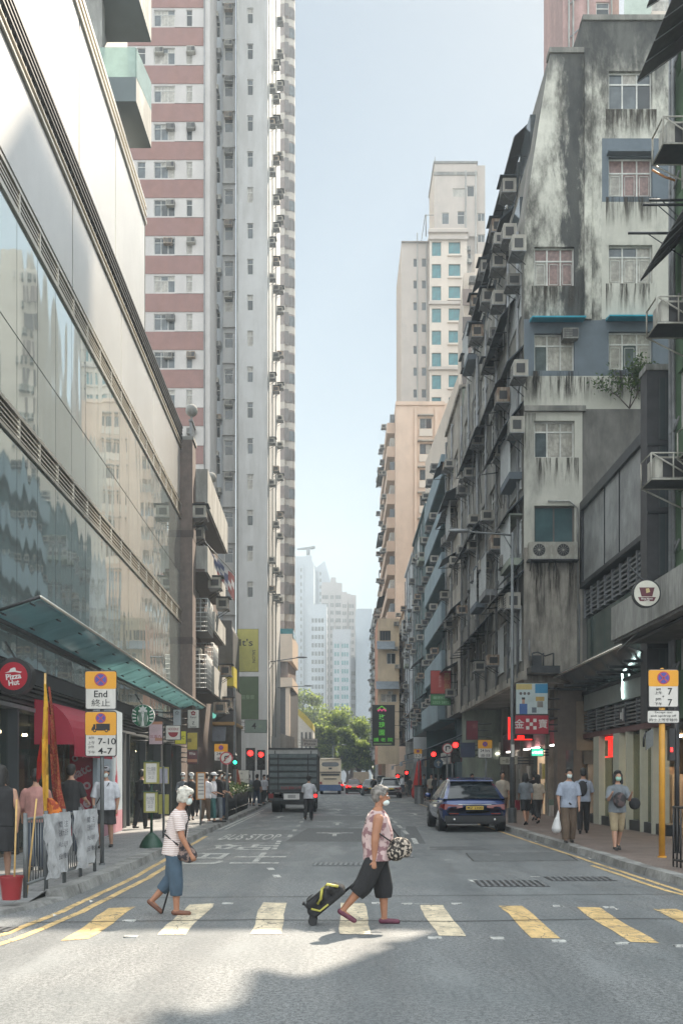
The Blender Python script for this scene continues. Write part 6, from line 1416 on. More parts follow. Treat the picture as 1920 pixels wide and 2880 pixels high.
# ================================================================ vehicles
M_lred = mat('lit_tail_lamp', (.6, .01, .01), .3, var=0, emit=(1, .008, .008), es=2.6); M_dred = mat('red_lamp_lens', (.22, .012, .012), .2, var=0, coat=1)
M_plate = mat('yellow_plate', (.7, .48, .06), .4, var=.03); M_chrome = mat('chrome', (.6, .6, .6), .15, 1, var=0)
M_rim = mat('alloy', (.3, .3, .31), .3, .8, var=.05)
def rawc(t, b, name):
    o = bpy.data.objects.new(name, b.data(name)); C.objects.link(o); o.parent = t; return o
def wheel(t, x, y, r, w=.22):
    b = MB(); n = 22; s = 1 if y > 0 else -1
    for r0, r1, y0, y1, m in ((r, r, -w / 2, w / 2, M_rub), (r * .92, r, -w / 2 - .02, -w / 2, M_rub), (r, r * .92, w / 2, w / 2 + .02, M_rub), (r * .62, r * .92, -w / 2 - .02, -w / 2 - .02, M_rub), (r * .92, r * .62, w / 2 + .02, w / 2 + .02, M_rub)):
        v = [(x + r0 * math.cos(2 * math.pi * k / n), y + y0, r + r0 * math.sin(2 * math.pi * k / n)) for k in range(n)] + [(x + r1 * math.cos(2 * math.pi * k / n), y + y1, r + r1 * math.sin(2 * math.pi * k / n)) for k in range(n)]
        b.mesh(v, [(k, (k + 1) % n, n + (k + 1) % n, n + k) for k in range(n)], m, True)
    o = rawc(t, b, 'wheel'); b = MB(); yy = y + s * (w / 2 + .005)
    b.disc((x, y - s * .08, r), (0, s, 0), r * .62, .06, M_dgrey, n)
    for k in range(5): a = k * 2 * math.pi / 5; b.tube([(x, yy, r), (x + r * .58 * math.cos(a), yy - s * .01, r + r * .58 * math.sin(a))], [.05, .035], M_rim, 6)
    q = bpy.data.objects.new('rim', b.data('rim')); C.objects.link(q); q.parent = o
def car(name, label, loc, rz, paint, L=4.6, W=1.85, H=1.5, kind='suv', lit=False, group=None, cat='car', plate=None, glass=None):
    t = thing(name, label, cat, loc, rz, group); g = glass or M_glass_d; hw = W / 2; rW = .34 if kind == 'suv' else .31
    zb, bl = (.3, H * .6) if kind == 'suv' else (.22, H * .62)
    tail = .0 if kind != 'sedan' else .16
    b = MB()   # lower body: rings from the tail to the nose
    st_ = [(0, .8, zb + .22, bl - .22), (.012, .9, zb + .12, bl - .1), (.035, .96, zb + .02, bl), (.1, .99, zb, bl + .02), (.3, 1, zb, bl), (.55, 1, zb, bl - .02), (.68, .995, zb, bl - .05), (.8, .985, zb, bl - .13), (.9, .96, zb, bl - .2), (.965, .9, zb + .05, bl - .27), (1, .78, zb + .15, bl - .38)]
    v = []; f = []; n = 0
    for tx, w_, z0, z1 in st_:
        w = hw * w_; zz = z1 - z0; half = [(w * .9, z0), (w * .97, z0 + zz * .16), (w * 1.0, z0 + zz * .45), (w * .985, z0 + zz * .72), (w * .95, z0 + zz * .9), (w * .86, z1 - .005), (w * .5, z1 + .012), (0, z1 + .018)]
        ring = half + [(-a, c) for a, c in half[-2::-1]]; n = len(ring); v += [(tx * L, a, c) for a, c in ring]
    for i in range(len(st_) - 1):
        for k in range(n - 1): f.append((i * n + k, (i + 1) * n + k, (i + 1) * n + k + 1, i * n + k + 1))
        f.append((i * n + n - 1, (i + 1) * n + n - 1, (i + 1) * n, i * n))
    f.append(tuple(range(n - 1, -1, -1))); f.append(tuple(range(len(v) - n, len(v)))); b.mesh(v, f, paint, True)
    body = rawc(t, b, 'body')
    # greenhouse
    b = MB(); r0, r1, fr_, fb = {'suv': (.03, .2, .5, .72), 'sedan': (.16, .3, .56, .72), 'van': (.0, .03, .72, .86)}[kind]
    gs = [(r0, .86, bl + .0, .05), (r0 + (r1 - r0) * .5, .86, 0, .55), (r1, .86, 0, .93), (r1 + .08, .87, 0, 1.0), ((r1 + fr_) / 2, .88, 0, 1.02), (fr_ - .06, .87, 0, .98), (fr_, .86, 0, .92), ((fr_ + fb) / 2, .86, 0, .5), (fb, .86, 0, .02)]
    v = []; f1_, f2_ = [], []; hh = H - bl
    for tx, w_, _, q in gs:
        zt = bl + hh * q; wb = hw * .92; wr = hw * (.92 - .27 * min(1, q)); half = [(wb, bl - .03), (wb * .4 + wr * .6, bl + (zt - bl) * .55), (wr, bl + (zt - bl) * .88), (wr * .88, zt - .005), (wr * .45, zt + .01), (0, zt + .015)]
        ring = half + [(-a, c) for a, c in half[-2::-1]]; n = len(ring); v += [(tx * L, a, c) for a, c in ring]
    for i in range(len(gs) - 1):
        for k in range(n - 1):
            q = (i * n + k, (i + 1) * n + k, (i + 1) * n + k + 1, i * n + k + 1); roof = 2 <= i <= 5 and 2 <= k <= n - 4
            edge = (i in (0, 1, 6, 7)) and (k in (2, n - 4)); (f1_ if roof or edge or i in (2,) and k in (0, 1, n - 2, n - 3) else f2_).append(q)
    b2 = MB(); b2.mesh(v, f1_, paint, True); b2.mesh(v, f2_, g, True); rawc(t, b2, 'cabin')
    if kind == 'suv': b = MB(); b.hexa([(L * (r1 - .055), -hw * .66, H - .1), (L * (r1 + .05), -hw * .66, H - .02), (L * (r1 + .05), hw * .66, H - .02), (L * (r1 - .055), hw * .66, H - .1), (L * (r1 - .055), -hw * .66, H - .06), (L * (r1 + .05), -hw * .68, H + .015), (L * (r1 + .05), hw * .68, H + .015), (L * (r1 - .055), hw * .66, H - .06)], paint); rawc(t, b, 'spoiler')
    for s in (-1, 1):
        b = MB(); lm = M_lred if lit else M_dred; z0 = bl - .28
        b.hexa([(-.012, s * hw * .36, z0 + .04), (.02, s * hw * .9, z0 - .02), (.3, s * hw * 1.0, z0 + .06), (.06, s * hw * .36, z0 + .06), (-.005, s * hw * .36, z0 + .11), (.02, s * hw * .88, z0 + .15), (.3, s * hw * .99, z0 + .14), (.06, s * hw * .36, z0 + .12)] if s < 0 else
               [(-.012, s * hw * .36, z0 + .04), (.06, s * hw * .36, z0 + .06), (.3, s * hw * 1.0, z0 + .06), (.02, s * hw * .9, z0 - .02), (-.005, s * hw * .36, z0 + .11), (.06, s * hw * .36, z0 + .12), (.3, s * hw * .99, z0 + .14), (.02, s * hw * .88, z0 + .15)], lm)
        rawc(t, b, 'tail_lamp')
        b = MB(); b.ell((L * .62, s * (hw + .1), bl + .1), (.07, .11, .075), paint, 10, 6); rawc(t, b, 'wing_mirror')
        wheel(t, L * .17, s * (hw - .12), rW); wheel(t, L * .81, s * (hw - .12), rW)
    b = MB(); b.box(-.01, .25, -hw * .88, hw * .88, zb + .02, zb + .2, M_black)
    for s in (-1, 1): b.tube([(-.03, s * hw * .6, zb + .08), (.1, s * hw * .6, zb + .08)], .045, M_chrome, 8); b.box(-.02, .0, s * hw * .62 - .14, s * hw * .62 + .14, zb + .25, zb + .28, M_dred)
    for tx in (.17, .81):
        for s in (-1, 1): b.disc((L * tx, s * (hw - .24), rW + .02), (0, s, 0), rW * 1.13, .236, M_black, 20)
    b.box(.3, L * .95, -hw * .8, hw * .8, zb - .06, zb + .1, M_black)
    rawc(t, b, 'bumper')
    b = MB(); b.box(-.02, .0, -.26, .26, bl - .3, bl - .19, M_plate); b.box(-.018, .01, -.5, .5, bl - .155, bl - .135, M_chrome); pl = rawc(t, b, 'number_plate')
    if plate:
        me = text_mesh(plate, M_ink, .46, .075, bold=.02); o = bpy.data.objects.new('lettering', me); C.objects.link(o); o.parent = pl; o.location = (-.0225, 0, bl - .245); o.rotation_euler = (0, 0, R(-90))
    return t
P_blu = mat('dark_blue_paint', (.025, .05, .17), .22, .3, var=.03, coat=1); P_red = mat('taxi_red_paint', (.25, .015, .02), .25, var=.03, coat=1); P_wht = mat('white_paint', (.55, .56, .58), .25, var=.03, coat=1); P_sil = mat('silver_paint', (.3, .32, .34), .25, .6, var=.03, coat=1); P_blk = mat('black_paint', (.015, .016, .02), .25, var=.03, coat=1)
car('parked_car', 'dark blue SUV with a yellow number plate parked at the right kerb', (4.02, 32.2, 0), R(91), P_blu, 4.9, 2.04, 1.64, 'suv', plate='MZ 2300')
t = car('taxi', 'red taxi with lit tail lamps in the middle of the road beyond the coach', (1.3, 110, 0), R(90), P_red, 4.6, 1.72, 1.5, 'sedan', True, cat='taxi')
b = MB(); b.box(1.9, 2.1, -.3, .3, 1.52, 1.64, mat('roof_lamp', (.6, .6, .55), .4, var=0)); rawc(t, b, 'roof_sign')
car('parked_car', 'white SUV stopped at the right kerb in the distance', (3.95, 86, 0), R(90), P_wht, 4.7, 1.85, 1.68, 'suv')
gc = 'distant traffic in the lanes'
car('car', 'black and blue saloon in the right lane just beyond the white SUV', (2.75, 98, 0), R(90), P_blk, 4.6, 1.8, 1.5, 'sedan', group=gc)
car('car', 'small silver car far off between the taxi and the white SUV', (4.2, 128, 0), R(90), P_sil, 4.5, 1.75, 1.5, 'sedan', group=gc)
car('car', 'red taxi with lit lamps half hidden behind the coach', (-.6, 132, 0), R(90), P_red, 4.5, 1.72, 1.5, 'sedan', True, group=gc, cat='taxi')
car('van', 'white van facing us in the far right lane', (5.6, 150, 0), R(90), P_wht, 4.8, 1.9, 1.95, 'van', group=gc)
car('car', 'farthest dark car in front of the trees', (2.2, 165, 0), R(90), P_blk, 4.5, 1.8, 1.5, 'sedan', True, group=gc)
# delivery lorry seen from behind
t = thing('lorry', 'grey slatted box lorry with a single red tail lamp lit, stopped in the left lane', 'lorry', (-2.28, 50.4, 0), R(90))
M_lb = mat('lorry_grey_paint', (.07, .09, .095), .5, .2, var=.2, vs=2, dirt=.3, ds=.8); M_lt = mat('lorry_tarp_white', (.42, .43, .43), .7, var=.12)
b = MB(); w = 1.13
b.box(0, 6, -w, w, .95, 2.74, M_lb); b.box(-.0, 6, -w - .02, w + .02, 2.74, 2.98, M_lt); b.box(-.03, .1, -w - .03, w + .03, 2.98, 3.06, M_dgrey)
for k in range(6): b.box(-.05, .0, -w, w, 1.03 + k * .3, 1.07 + k * .3, M_dgrey); b.box(-.035, .0, -w + .02, w - .02, 1.1 + k * .3, 1.28 + k * .3, mat('lorry_slat', (.1, .125, .13), .45, .2, var=.2, vs=3))
for y in (-w, -w * .62, w * .62, w): b.box(-.07, .02, y - .03, y + .03, .95, 2.76, M_dgrey)
for y in (-w * .75, w * .75): b.box(-.08, .0, y - .02, y + .02, 2.78, 2.93, M_dgrey)
rawc(t, b, 'cargo_box')
b = MB(); b.box(.1, 6, -.5, .5, .6, .95, M_black); b.box(.0, .12, -w, w, .55, .68, M_dgrey); b.box(.6, 3, -.85, .85, .36, .6, M_black); rawc(t, b, 'chassis')
b = MB(); b.box(-.04, .0, -.3, .45, .62, .9, M_white); b.box(-.05, -.04, -.12, .25, .68, .84, mat('grey_print', (.4, .4, .4), .6)); rawc(t, b, 'number_plate')
b = MB(); b.box(-.06, .0, -w - .03, -w + .2, .68, .9, M_dred); b.disc((-.06, -w + .08, .8), (-1, 0, 0), .07, .02, M_lred, 12); rawc(t, b, 'tail_lamp'); b = MB(); b.box(-.06, .0, w - .2, w + .03, .68, .9, M_dred); rawc(t, b, 'tail_lamp')
me = text_mesh('利成運輸公司', mat('red_ink', (.3, .03, .03), .6), .95, .15); o = bpy.data.objects.new('lettering', me); C.objects.link(o); o.parent = t; o.location = (-.06, .1, 1.17); o.rotation_euler = (0, 0, R(-90))
for s in (-1, 1):
    wheel(t, .95, s * .82, .44, .42); wheel(t, 6.4, s * .85, .42, .25)
b = MB(); b.box(6.05, 7.9, -1.0, 1.0, .6, 2.3, P_wht); rawc(t, b, 'cab')
# double-deck coach
t = thing('coach', 'cream double-deck coach seen from behind with a blue skirt, left of the red taxi', 'bus', (-1.12, 106, 0), R(90)); M_cc = mat('coach_cream', (.55, .46, .34), .4, var=.04, coat=.5)
b = MB(); w = 1.08
b.box(0, 11, -w, w, .95, 3.5, M_cc); b.tube([(.0, -w + .1, 3.5), (.0, w - .1, 3.5)], .1, M_cc, 8); b.box(-.0, 11, -w - .005, w + .005, .35, .95, mat('coach_blue', (.05, .1, .22), .4, coat=.5))
rawc(t, b, 'body')
b = MB(); b.extr([(-.03, y * w * .8, 2.98 + z_ * .22) for y, z_ in ((-1, 0), (-.9, .8), (-.6, 1), (.6, 1), (.9, .8), (1, 0), (.9, -.8), (.6, -1), (-.6, -1), (-.9, -.8))], (.03, 0, 0), M_glass_d); rawc(t, b, 'rear_window')
b = MB(); b.box(-.03, .0, -w * .85, w * .85, 1.85, 2.05, M_acd); b.box(-.03, .0, -w * .95, w * .95, 2.12, 2.26, M_frd); b.box(-.03, .0, -w * .6, w * .6, 1.48, 1.58, M_acd); b.box(-.04, .0, -.16, .16, 2.48, 2.66, M_acd); rawc(t, b, 'grille')
for s in (-1, 1): wheel(t, 2.2, s * .9, .45, .28); b = MB(); b.box(-.03, .0, s * w * .85 - .1, s * w * .85 + .1, 1.0, 1.25, M_dred); rawc(t, b, 'tail_lamp')
t = thing('lorry', 'small beige box lorry far away behind the red taxi', 'lorry', (2.6, 140, 0), R(90)); b = MB(); b.box(0, 4.5, -1, 1, .8, 2.4, mat('beige_box', (.4, .33, .25), .6)); rawc(t, b, 'cargo_box'); b = MB(); b.box(4.6, 6.2, -.95, .95, .5, 2.0, P_wht); rawc(t, b, 'cab')
for s in (-1, 1): wheel(t, .9, s * .8, .4, .3); wheel(t, 5.2, s * .8, .4)
# rider on a motorcycle beside the far dark saloon
t = thing('motorcycle', 'dark motorcycle with a rider waiting next to the white SUV', 'motorcycle', (2.55, 84, 0), R(90)); b = MB(); b.disc((0, -.06, .3), (0, 1, 0), .3, .12, M_rub, 18); rawc(t, b, 'wheel'); b = MB(); b.disc((1.3, -.05, .3), (0, 1, 0), .3, .1, M_rub, 18); rawc(t, b, 'wheel')
b = MB(); b.cap((.1, 0, .6), (1.1, 0, .75), .14, .16, P_blk); b.tube([(1.3, 0, .3), (1.05, 0, 1.0)], .04, M_grey); b.tube([(1.02, -.35, 1.02), (1.02, .35, 1.02)], .02, M_black); rawc(t, b, 'frame'); b = MB(); b.box(-.25, .1, -.2, .2, .75, 1.05, M_black); rawc(t, b, 'top_box')
human('motorcycle rider in black with a dark helmet, seated on the distant motorcycle', 2.55, 84.35, 90, z=.3, H=1.7, top=C_BLK, sleeve=.9, bottom=C_BLK, blen=1, shoes=S_BLK, mask=False, legs=((70, 80), (70, 80)), arms=((50, 20, 10), (50, 20, 10)), vox=.035, hat=M_black)

# ================================================================ signs, poles, lights
M_org_s = mat('sign_orange', (.72, .33, .015), .45, var=.04); M_swh = mat('sign_white', (.62, .6, .56), .45, var=.05, dirt=.15, ds=2); M_sbl = mat('sign_blue', (.07, .06, .3), .4, var=.05); M_srd = mat('sign_red', (.42, .05, .06), .4, var=.05)
M_pole = mat('grey_pole', (.14, .15, .155), .5, .4, var=.2, vs=3); M_ypole = mat('amber_pole', (.55, .27, .03), .45, var=.12, vs=3)
def panel(t, fr, u0, u1, z0, z1, m, n=.0, edge=M_black, th=.02, name='panel', rnd_=.03):
    b = MB(); n8 = 4; r_ = rnd_
    def outl(g_):
        pts = []
        for cx, cz, a0 in ((u1 - r_, z1 - r_, 0), (u0 + r_, z1 - r_, 90), (u0 + r_, z0 + r_, 180), (u1 - r_, z0 + r_, 270)):
            for k in range(n8 + 1): a = R(a0 + 90 * k / n8); pts.append((cx + (r_ + g_) * math.cos(a), cz + (r_ + g_) * math.sin(a)))
        return pts
    b.extr([fr.p(u, z, n) for u, z in outl(.012)], -fr.N * th, edge); b.extr([fr.p(u, z, n + .003) for u, z in outl(-.004)], -fr.N * .002, m)
    return b.build(name, t)
def nostop(t, fr, u, z, r, n=.006, name='restriction_disc'):
    b = MB(); b.disc(fr.p(u, z, n), fr.N, r, .003, M_srd, 24); b.disc(fr.p(u, z, n + .003), fr.N, r * .83, .002, M_sbl, 24)
    for a in (45, -45):
        c, s = math.cos(R(a)) * r * .85, math.sin(R(a)) * r * .85; w = r * .09; q = Vector((-s, c)).normalized() * w
        b.extr([fr.p(u - c + q.x, z - s + q.y, n + .006), fr.p(u + c + q.x, z + s + q.y, n + .006), fr.p(u + c - q.x, z + s - q.y, n + .006), fr.p(u - c - q.x, z - s - q.y, n + .006)], -fr.N * .002, M_srd)
    return b.build(name, t)
def pole(t, x, y, z0, z1, r=.04, m=M_pole, name='pole'):
    b = MB(); b.tube([(x, y, z0), (x, y, z1)], r, m, 10); b.ell((x, y, z1), (r * .8, r * .8, .03), m, 8, 4); b.disc((x, y, z0), (0, 0, 1), r * 1.5, .03, m, 12); return b.build(name, t)
def sframe(x0, x1, Y): return Fr((WX(x0, Y), Y), (WX(x1, Y), Y))
Y = 18.6; fr = sframe(241, 326, Y - .06); X0 = WX(287, Y)
t = thing('parking_sign', 'double no-stopping sign reading End above a lorry symbol with hours 7-10 and 4-7', 'road sign', (X0, Y, PV)); pole(t, X0, Y, PV, WZ(1888, Y), .035)
W_ = fr.L; z_ = lambda y: WZ(y, Y)
p1 = panel(t, fr, 0, W_, z_(1995), z_(1889), M_swh); panel(t, fr, .006, W_ - .006, z_(1937), z_(1892), M_org_s, .004, M_org_s, .003, 'orange_field', .02); nostop(t, fr, W_ / 2, z_(1913), .115)
letter('End', p1, fr, W_ / 2, z_(1953), .008, M_ink, .23, None, bold=.015); letter('終止', p1, fr, W_ / 2, z_(1978), .008, M_ink, .32, .13)
p2 = panel(t, fr, 0, W_, z_(2127), z_(2003), M_swh); panel(t, fr, .006, W_ - .006, z_(2067), z_(2006), M_org_s, .004, M_org_s, .003, 'orange_field', .02); nostop(t, fr, W_ / 2, z_(2021), .09)
b = MB(); u0, zz = W_ / 2 - .16, z_(2059)
for a, c, d_, e in ((.08, .32, .05, .14), (.0, .32, .02, .05), (.0, .07, .05, .09), (.03, .07, .09, .13)): b.extr([fr.p(u0 + a, zz + d_, .009), fr.p(u0 + c, zz + d_, .009), fr.p(u0 + c, zz + e, .009), fr.p(u0 + a + (.02 if a < .01 and d_ > .03 else 0), zz + e, .009)], -fr.N * .002, M_ink)
for a in (.055, .26): b.disc(fr.p(u0 + a, zz + .02, .0095), fr.N, .03, .002, M_ink, 14); b.disc(fr.p(u0 + a, zz + .02, .0115), fr.N, .014, .002, M_org_s, 10)
b.build('lorry_symbol', t)
for s_, u, y, w_, h_ in (('7-10', .37, 2086, .31, .11), ('4-7', .34, 2113, .25, .11), ('am', .1, 2076, .09, None), ('pm', .1, 2103, .09, None), ('上午', .1, 2090, .13, .06), ('下午', .1, 2117, .13, .06)): letter(s_, p2, fr, u, z_(y), .008, M_ink, w_, h_, bold=.012 if w_ > .2 else 0)
Y = 20.3; fr = sframe(1824, 1906, Y - .07); X0 = WX(1861, Y); z_ = lambda y: WZ(y, Y); W_ = fr.L
t = thing('parking_sign', 'no-stopping sign am 7 pm 7 with a taxi exception plate, on an amber pole', 'road sign', (X0, Y, PV)); pole(t, X0, Y, PV, z_(1883), .058, M_ypole)
p1 = panel(t, fr, 0, W_, z_(1989), z_(1885), M_swh); panel(t, fr, .006, W_ - .006, z_(1930), z_(1888), M_org_s, .004, M_org_s, .003, 'orange_field', .02); nostop(t, fr, W_ / 2, z_(1908), .122)
for s_, u, y, w_, h_ in (('am', .18, 1940, .09, None), ('上午', .18, 1950, .14, .06), ('7', .4, 1946, .085, .13), ('+', .27, 1960, .04, .04), ('pm', .18, 1969, .1, None), ('下午', .18, 1981, .14, .06), ('7', .4, 1977, .085, .13)): letter(s_, p1, fr, u, z_(y), .008, M_ink, w_, h_, bold=.014)
p2 = panel(t, fr, -.025, W_ + .02, z_(2034), z_(2000), M_swh)
for s_, y, w_, h_ in (('Except taxi', 2005, .33, .05), ('pick up/drop off', 2015, .48, .055), ('的士上落客除外', 2026, .54, .06)): letter(s_, p2, fr, W_ / 2, z_(y), .008, M_ink, w_, h_, bold=.006)
t = thing('traffic_mirror_board', 'grey back of a small sign bracketed to the amber pole', 'sign', (X0 - .2, Y + .5, 2)); b = MB(); b.hexa([(X0 - .22, Y + .3, z_(2110)), (X0 - .02, Y + .5, z_(2095)), (X0 - .02, Y + .53, z_(2095)), (X0 - .22, Y + .33, z_(2110)), (X0 - .22, Y + .3, z_(2060)), (X0 - .02, Y + .5, z_(2045)), (X0 - .02, Y + .53, z_(2045)), (X0 - .22, Y + .33, z_(2060))], M_grey); b.tube([(X0 - .2, Y + .35, z_(2055)), (X0 - .25, Y + .35, z_(2075)), (X0 - .25, Y + .35, z_(2100))], .02, M_black, 6); b.build('plate', t)
# smaller parking plates farther down the street
def small_sign(x0, x1, y0, ym, y1, Y, lab, lines, px, by=None, extra=True, pm=M_pole):
    fr = sframe(x0, x1, Y - .06); W_ = fr.L; X0 = WX(px, Y); t = thing('parking_sign', lab, 'road sign', (X0, Y, PV)); pole(t, X0, Y, PV, WZ(y0, Y), .04, pm)
    p = panel(t, fr, 0, W_, WZ(y1, Y), WZ(y0, Y), M_swh); panel(t, fr, .006, W_ - .006, WZ(ym, Y), WZ(y0 + 1, Y), M_org_s, .004, M_org_s, .003, 'orange_field', .02); nostop(t, fr, W_ / 2, (WZ(y0, Y) + WZ(ym, Y)) / 2, W_ * .19)
    for i, s_ in enumerate(lines): letter(s_, p, fr, W_ / 2, WZ(ym + (y1 - ym) * (i * 2 + 1) / (2 * len(lines)), Y), .008, M_ink, W_ * .68, (y1 - ym) / F * Y / len(lines) * .6, bold=.01)
    return t
small_sign(603, 640, 2093, 2114, 2140, 38.5, 'half hidden orange and white 24 hrs sign behind the no-right-turn disc', ('24hrs', '全日'), 622)
small_sign(1344, 1383, 2082, 2105, 2132, 40, 'orange and white sign reading 24 hrs above the blue car', ('24 hrs', '全日'), 1366)
small_sign(1164, 1186, 2107, 2120, 2134, 62, 'distant orange topped parking sign with two white plates', ('7-7',), 1177)
t = thing('turn_restriction_sign', 'round white and red no-right-turn sign over the left pavement', 'road sign', (WX(640, 39.8), 39.8, PV)); Y = 37.6; fr = sframe(600, 660, Y); pole(t, WX(638, 37.8), 37.8, PV, WZ(2120, Y), .045)
b = MB(); c = fr.p((637 - 600) / F * Y, WZ(2133, Y), .03); b.disc(c, fr.N, .23, .02, M_srd, 28); b.disc(c + fr.N * .02, fr.N, .185, .003, M_swh, 28)
def bar(b, fr, c, a0, a1, w, m, n): 
    p, q = Vector(a0), Vector(a1); d = (q - p).normalized(); s = Vector((-d.y, d.x)) * w; b.extr([c + fr.U * e.x + Vector((0, 0, e.y)) + fr.N * n for e in (p + s, p - s, q - s, q + s)], -fr.N * .002, m)
bar(b, fr, c, (-.05, -.11), (-.05, .06), .022, M_ink, .028); bar(b, fr, c, (-.05, .06), (.09, .06), .022, M_ink, .028); bar(b, fr, c, (.07, .1), (.07, .02), .02, M_ink, .03); bar(b, fr, c, (-.12, -.13), (.13, .13), .018, M_srd, .034); b.build('disc_face', t)
# traffic lights
M_tr = mat('lit_red_signal', (.7, .02, .02), .3, var=0, emit=(1, .012, .01), es=3.2); M_tg = mat('lit_green_signal', (.02, .6, .4), .3, var=0, emit=(.02, 1, .5), es=2.5); M_off = mat('unlit_signal', (.02, .02, .02), .3)
def tlight(x, y, Y, lab, col='red', r=.11, px=None, z1=None, hood=True):
    X0 = WX(px or x, Y); t = thing('traffic_light', lab, 'traffic light', (X0, Y, PV)); pole(t, X0, Y + .12, PV, WZ(y, Y) + .2, .055)
    cx, cz = WX(x, Y), WZ(y, Y); b = MB(); b.box(cx - r * 1.7, cx + r * 1.7, Y - .02, Y + .1, cz - r * 6.4, cz + r * 1.9, M_black); b.box(min(cx, X0), max(cx, X0), Y + .08, Y + .12, cz - .2, cz - .15, M_black); b.build('signal_housing', t)
    for k in range(3):
        zc = cz - k * r * 2.3; b = MB(); m = (M_tr if k == 0 else M_off) if col == 'red' else (M_tg if k == 1 else M_off); b.disc((cx, Y - .02, zc), (0, -1, 0), r, .02, m, 18); b.build('lamp', t)
        b = MB(); q = [(cx + r * 1.15 * math.cos(R(a)), Y - .02, zc + r * 1.15 * math.sin(R(a))) for a in range(0, 181, 20)]; b.mesh(q + [(p[0], Y - .2, p[2]) for p in q], [(i, i + 1, i + 11, i + 10) for i in range(9)], M_black); b.build('hood', t)
    return t
tlight(1280, 2096, 52, 'red traffic light nearest on the right, next to the round turn sign', r=.13, px=1272); tlight(1219, 2122, 64, 'second red traffic light on the right, above a blue arrow sign', r=.13)
tlight(704, 2119, 58, 'left one of the two red traffic lights before the lorry', r=.15, px=712); tlight(734, 2123, 62, 'right one of the two red traffic lights, closest to the lorry roof', r=.14)
tlight(1143, 2174, 96, 'small far red signal at the right, left one of its pair', r=.13); tlight(1060 + 58, 2184, 115, 'tiny red signal above the far white SUV', r=.15, px=1128); tlight(661, 2134, 45, 'green pedestrian signal under the no-right-turn sign', 'green', r=.07)
t = thing('turn_sign', 'round white turn sign on the post of the nearest right traffic light', 'road sign', (WX(1257, 52), 52, PV)); b = MB(); c = Vector((WX(1257, 52), 51.8, WZ(2106, 52))); fr = W0
b.disc(c, (0, -1, 0), .26, .02, M_srd, 26); b.disc(c + Vector((0, -.02, 0)), (0, -1, 0), .215, .003, M_swh, 26); bar(b, W0, c, (-.08, -.12), (-.08, .1), .028, M_ink, .028); bar(b, W0, c, (-.08, .1), (.1, .1), .028, M_ink, .028); bar(b, W0, c, (.1, .1), (.1, -.02), .028, M_ink, .028); b.build('disc_face', t); pole(t, c.x, 52.0, PV, c.z, .05)
t = thing('direction_sign', 'blue round arrow sign below the second right traffic light', 'road sign', (WX(1232, 60), 60, PV)); b = MB(); c = Vector((WX(1232, 60), 59.9, WZ(2148, 60))); b.disc(c, (0, -1, 0), .26, .02, mat('arrow_blue', (.12, .2, .3), .5), 26); bar(b, W0, c, (0, -.15), (0, .1), .035, M_swh, .026); bar(b, W0, c, (-.1, .02), (0, .14), .03, M_swh, .028); bar(b, W0, c, (.1, .02), (0, .14), .03, M_swh, .028); b.build('disc_face', t); pole(t, c.x, 60.0, PV, c.z + .1, .05)
# lamp posts
def lamp(x0, yt, Y, x1, yb1, lab, r=.09, Z0=PV):
    X0 = WX(x0, Y); t = thing('street_lamp', lab, 'street lamp', (X0, Y, Z0)); b = MB(); zt = WZ(yt, Y); b.tube([(X0, Y, Z0), (X0, Y, 3), (X0, Y, zt)], [r, r * .8, r * .5], M_pole, 10); b.disc((X0, Y, Z0), (0, 0, 1), r * 1.6, .5, M_pole, 12); b.build('pole', t)
    b = MB(); X1 = WX(x1, Y); z1 = WZ(yb1, Y); b.tube([(X0, Y, zt - .1), (X1, Y, z1)], r * .35, M_pole, 6); b.tube([(X0, Y, zt - .6), (X0 + (X1 - X0) * .2, Y, zt - .05)], r * .25, M_pole, 5); b.build('arm', t)
    b = MB(); s = 1 if X1 > X0 else -1; b.ell((X1 + s * .25, Y, z1 + .02), (.36, .11, .07), M_grey, 12, 6); b.build('lamp_head', t); return t
t = lamp(1440, 1497, 36, 1310, 1495, 'tall grey street lamp in front of the stained tenement with its arm over the road'); b = MB(); b.fbox(Fr((5.68, 35.85), (5.84, 35.85)), .02, .12, WZ(2130, 36), WZ(2095, 36), 0, .02, M_swh); b.build('number_tag', t)
lamp(757, 1858, 70, 838, 1850, 'slim street lamp before the grey-white tower, its arm over the lorry', .09); lamp(755, 1932, 92, 858, 1930, 'second left street lamp, lower and farther, by the beige podium', .1)
lamp(936, 2096, 128, 962, 2096, 'pale grey street lamp standing before the trees in the distance', .12); lamp(1170, 1866 - 0, 68, 1290, 1866, 'street lamp arm crossing in front of the teal block', .06) if False else None
# hanging shop signs on the left
def hang(lab, x0, x1, y0, y1, Y, m, lines=(), cat='shop sign', name='hanging_sign', th=.12, edge=M_dgrey, side=-1, reach=1.2, letters=M_ink):
    fr = sframe(x0, x1, Y); t = thing(name, lab, cat, (WX((x0 + x1) / 2, Y), Y, WZ(y1, Y))); b = MB(); b.fbox(fr, 0, fr.L, WZ(y1, Y), WZ(y0, Y), -th, 0, edge); b.build('case', t)
    b = MB(); b.fbox(fr, .02, fr.L - .02, WZ(y1, Y) + .02, WZ(y0, Y) - .02, .0, .008, m); p = b.build('face_panel', t)
    for L_ in lines: s_, u, yy, w_, h_ = L_[:5]; letter(s_, p, fr, fr.L * u, WZ(yy, Y), .012, L_[5] if len(L_) > 5 else letters, fr.L * w_ if w_ else None, h_ / F * Y if h_ else None, rot=R(L_[6]) if len(L_) > 6 else 0, bold=.01)
    b = MB()
    for k in range(3): z = WZ(y1 + (y0 - y1) * (k + .5) / 3, Y); u = 0 if side < 0 else fr.L; b.tube([fr.p(u, z, -th / 2), fr.p(u + side * reach, z, -th / 2)], .025, M_dgrey, 5)
    b.build('bracket', t); return t
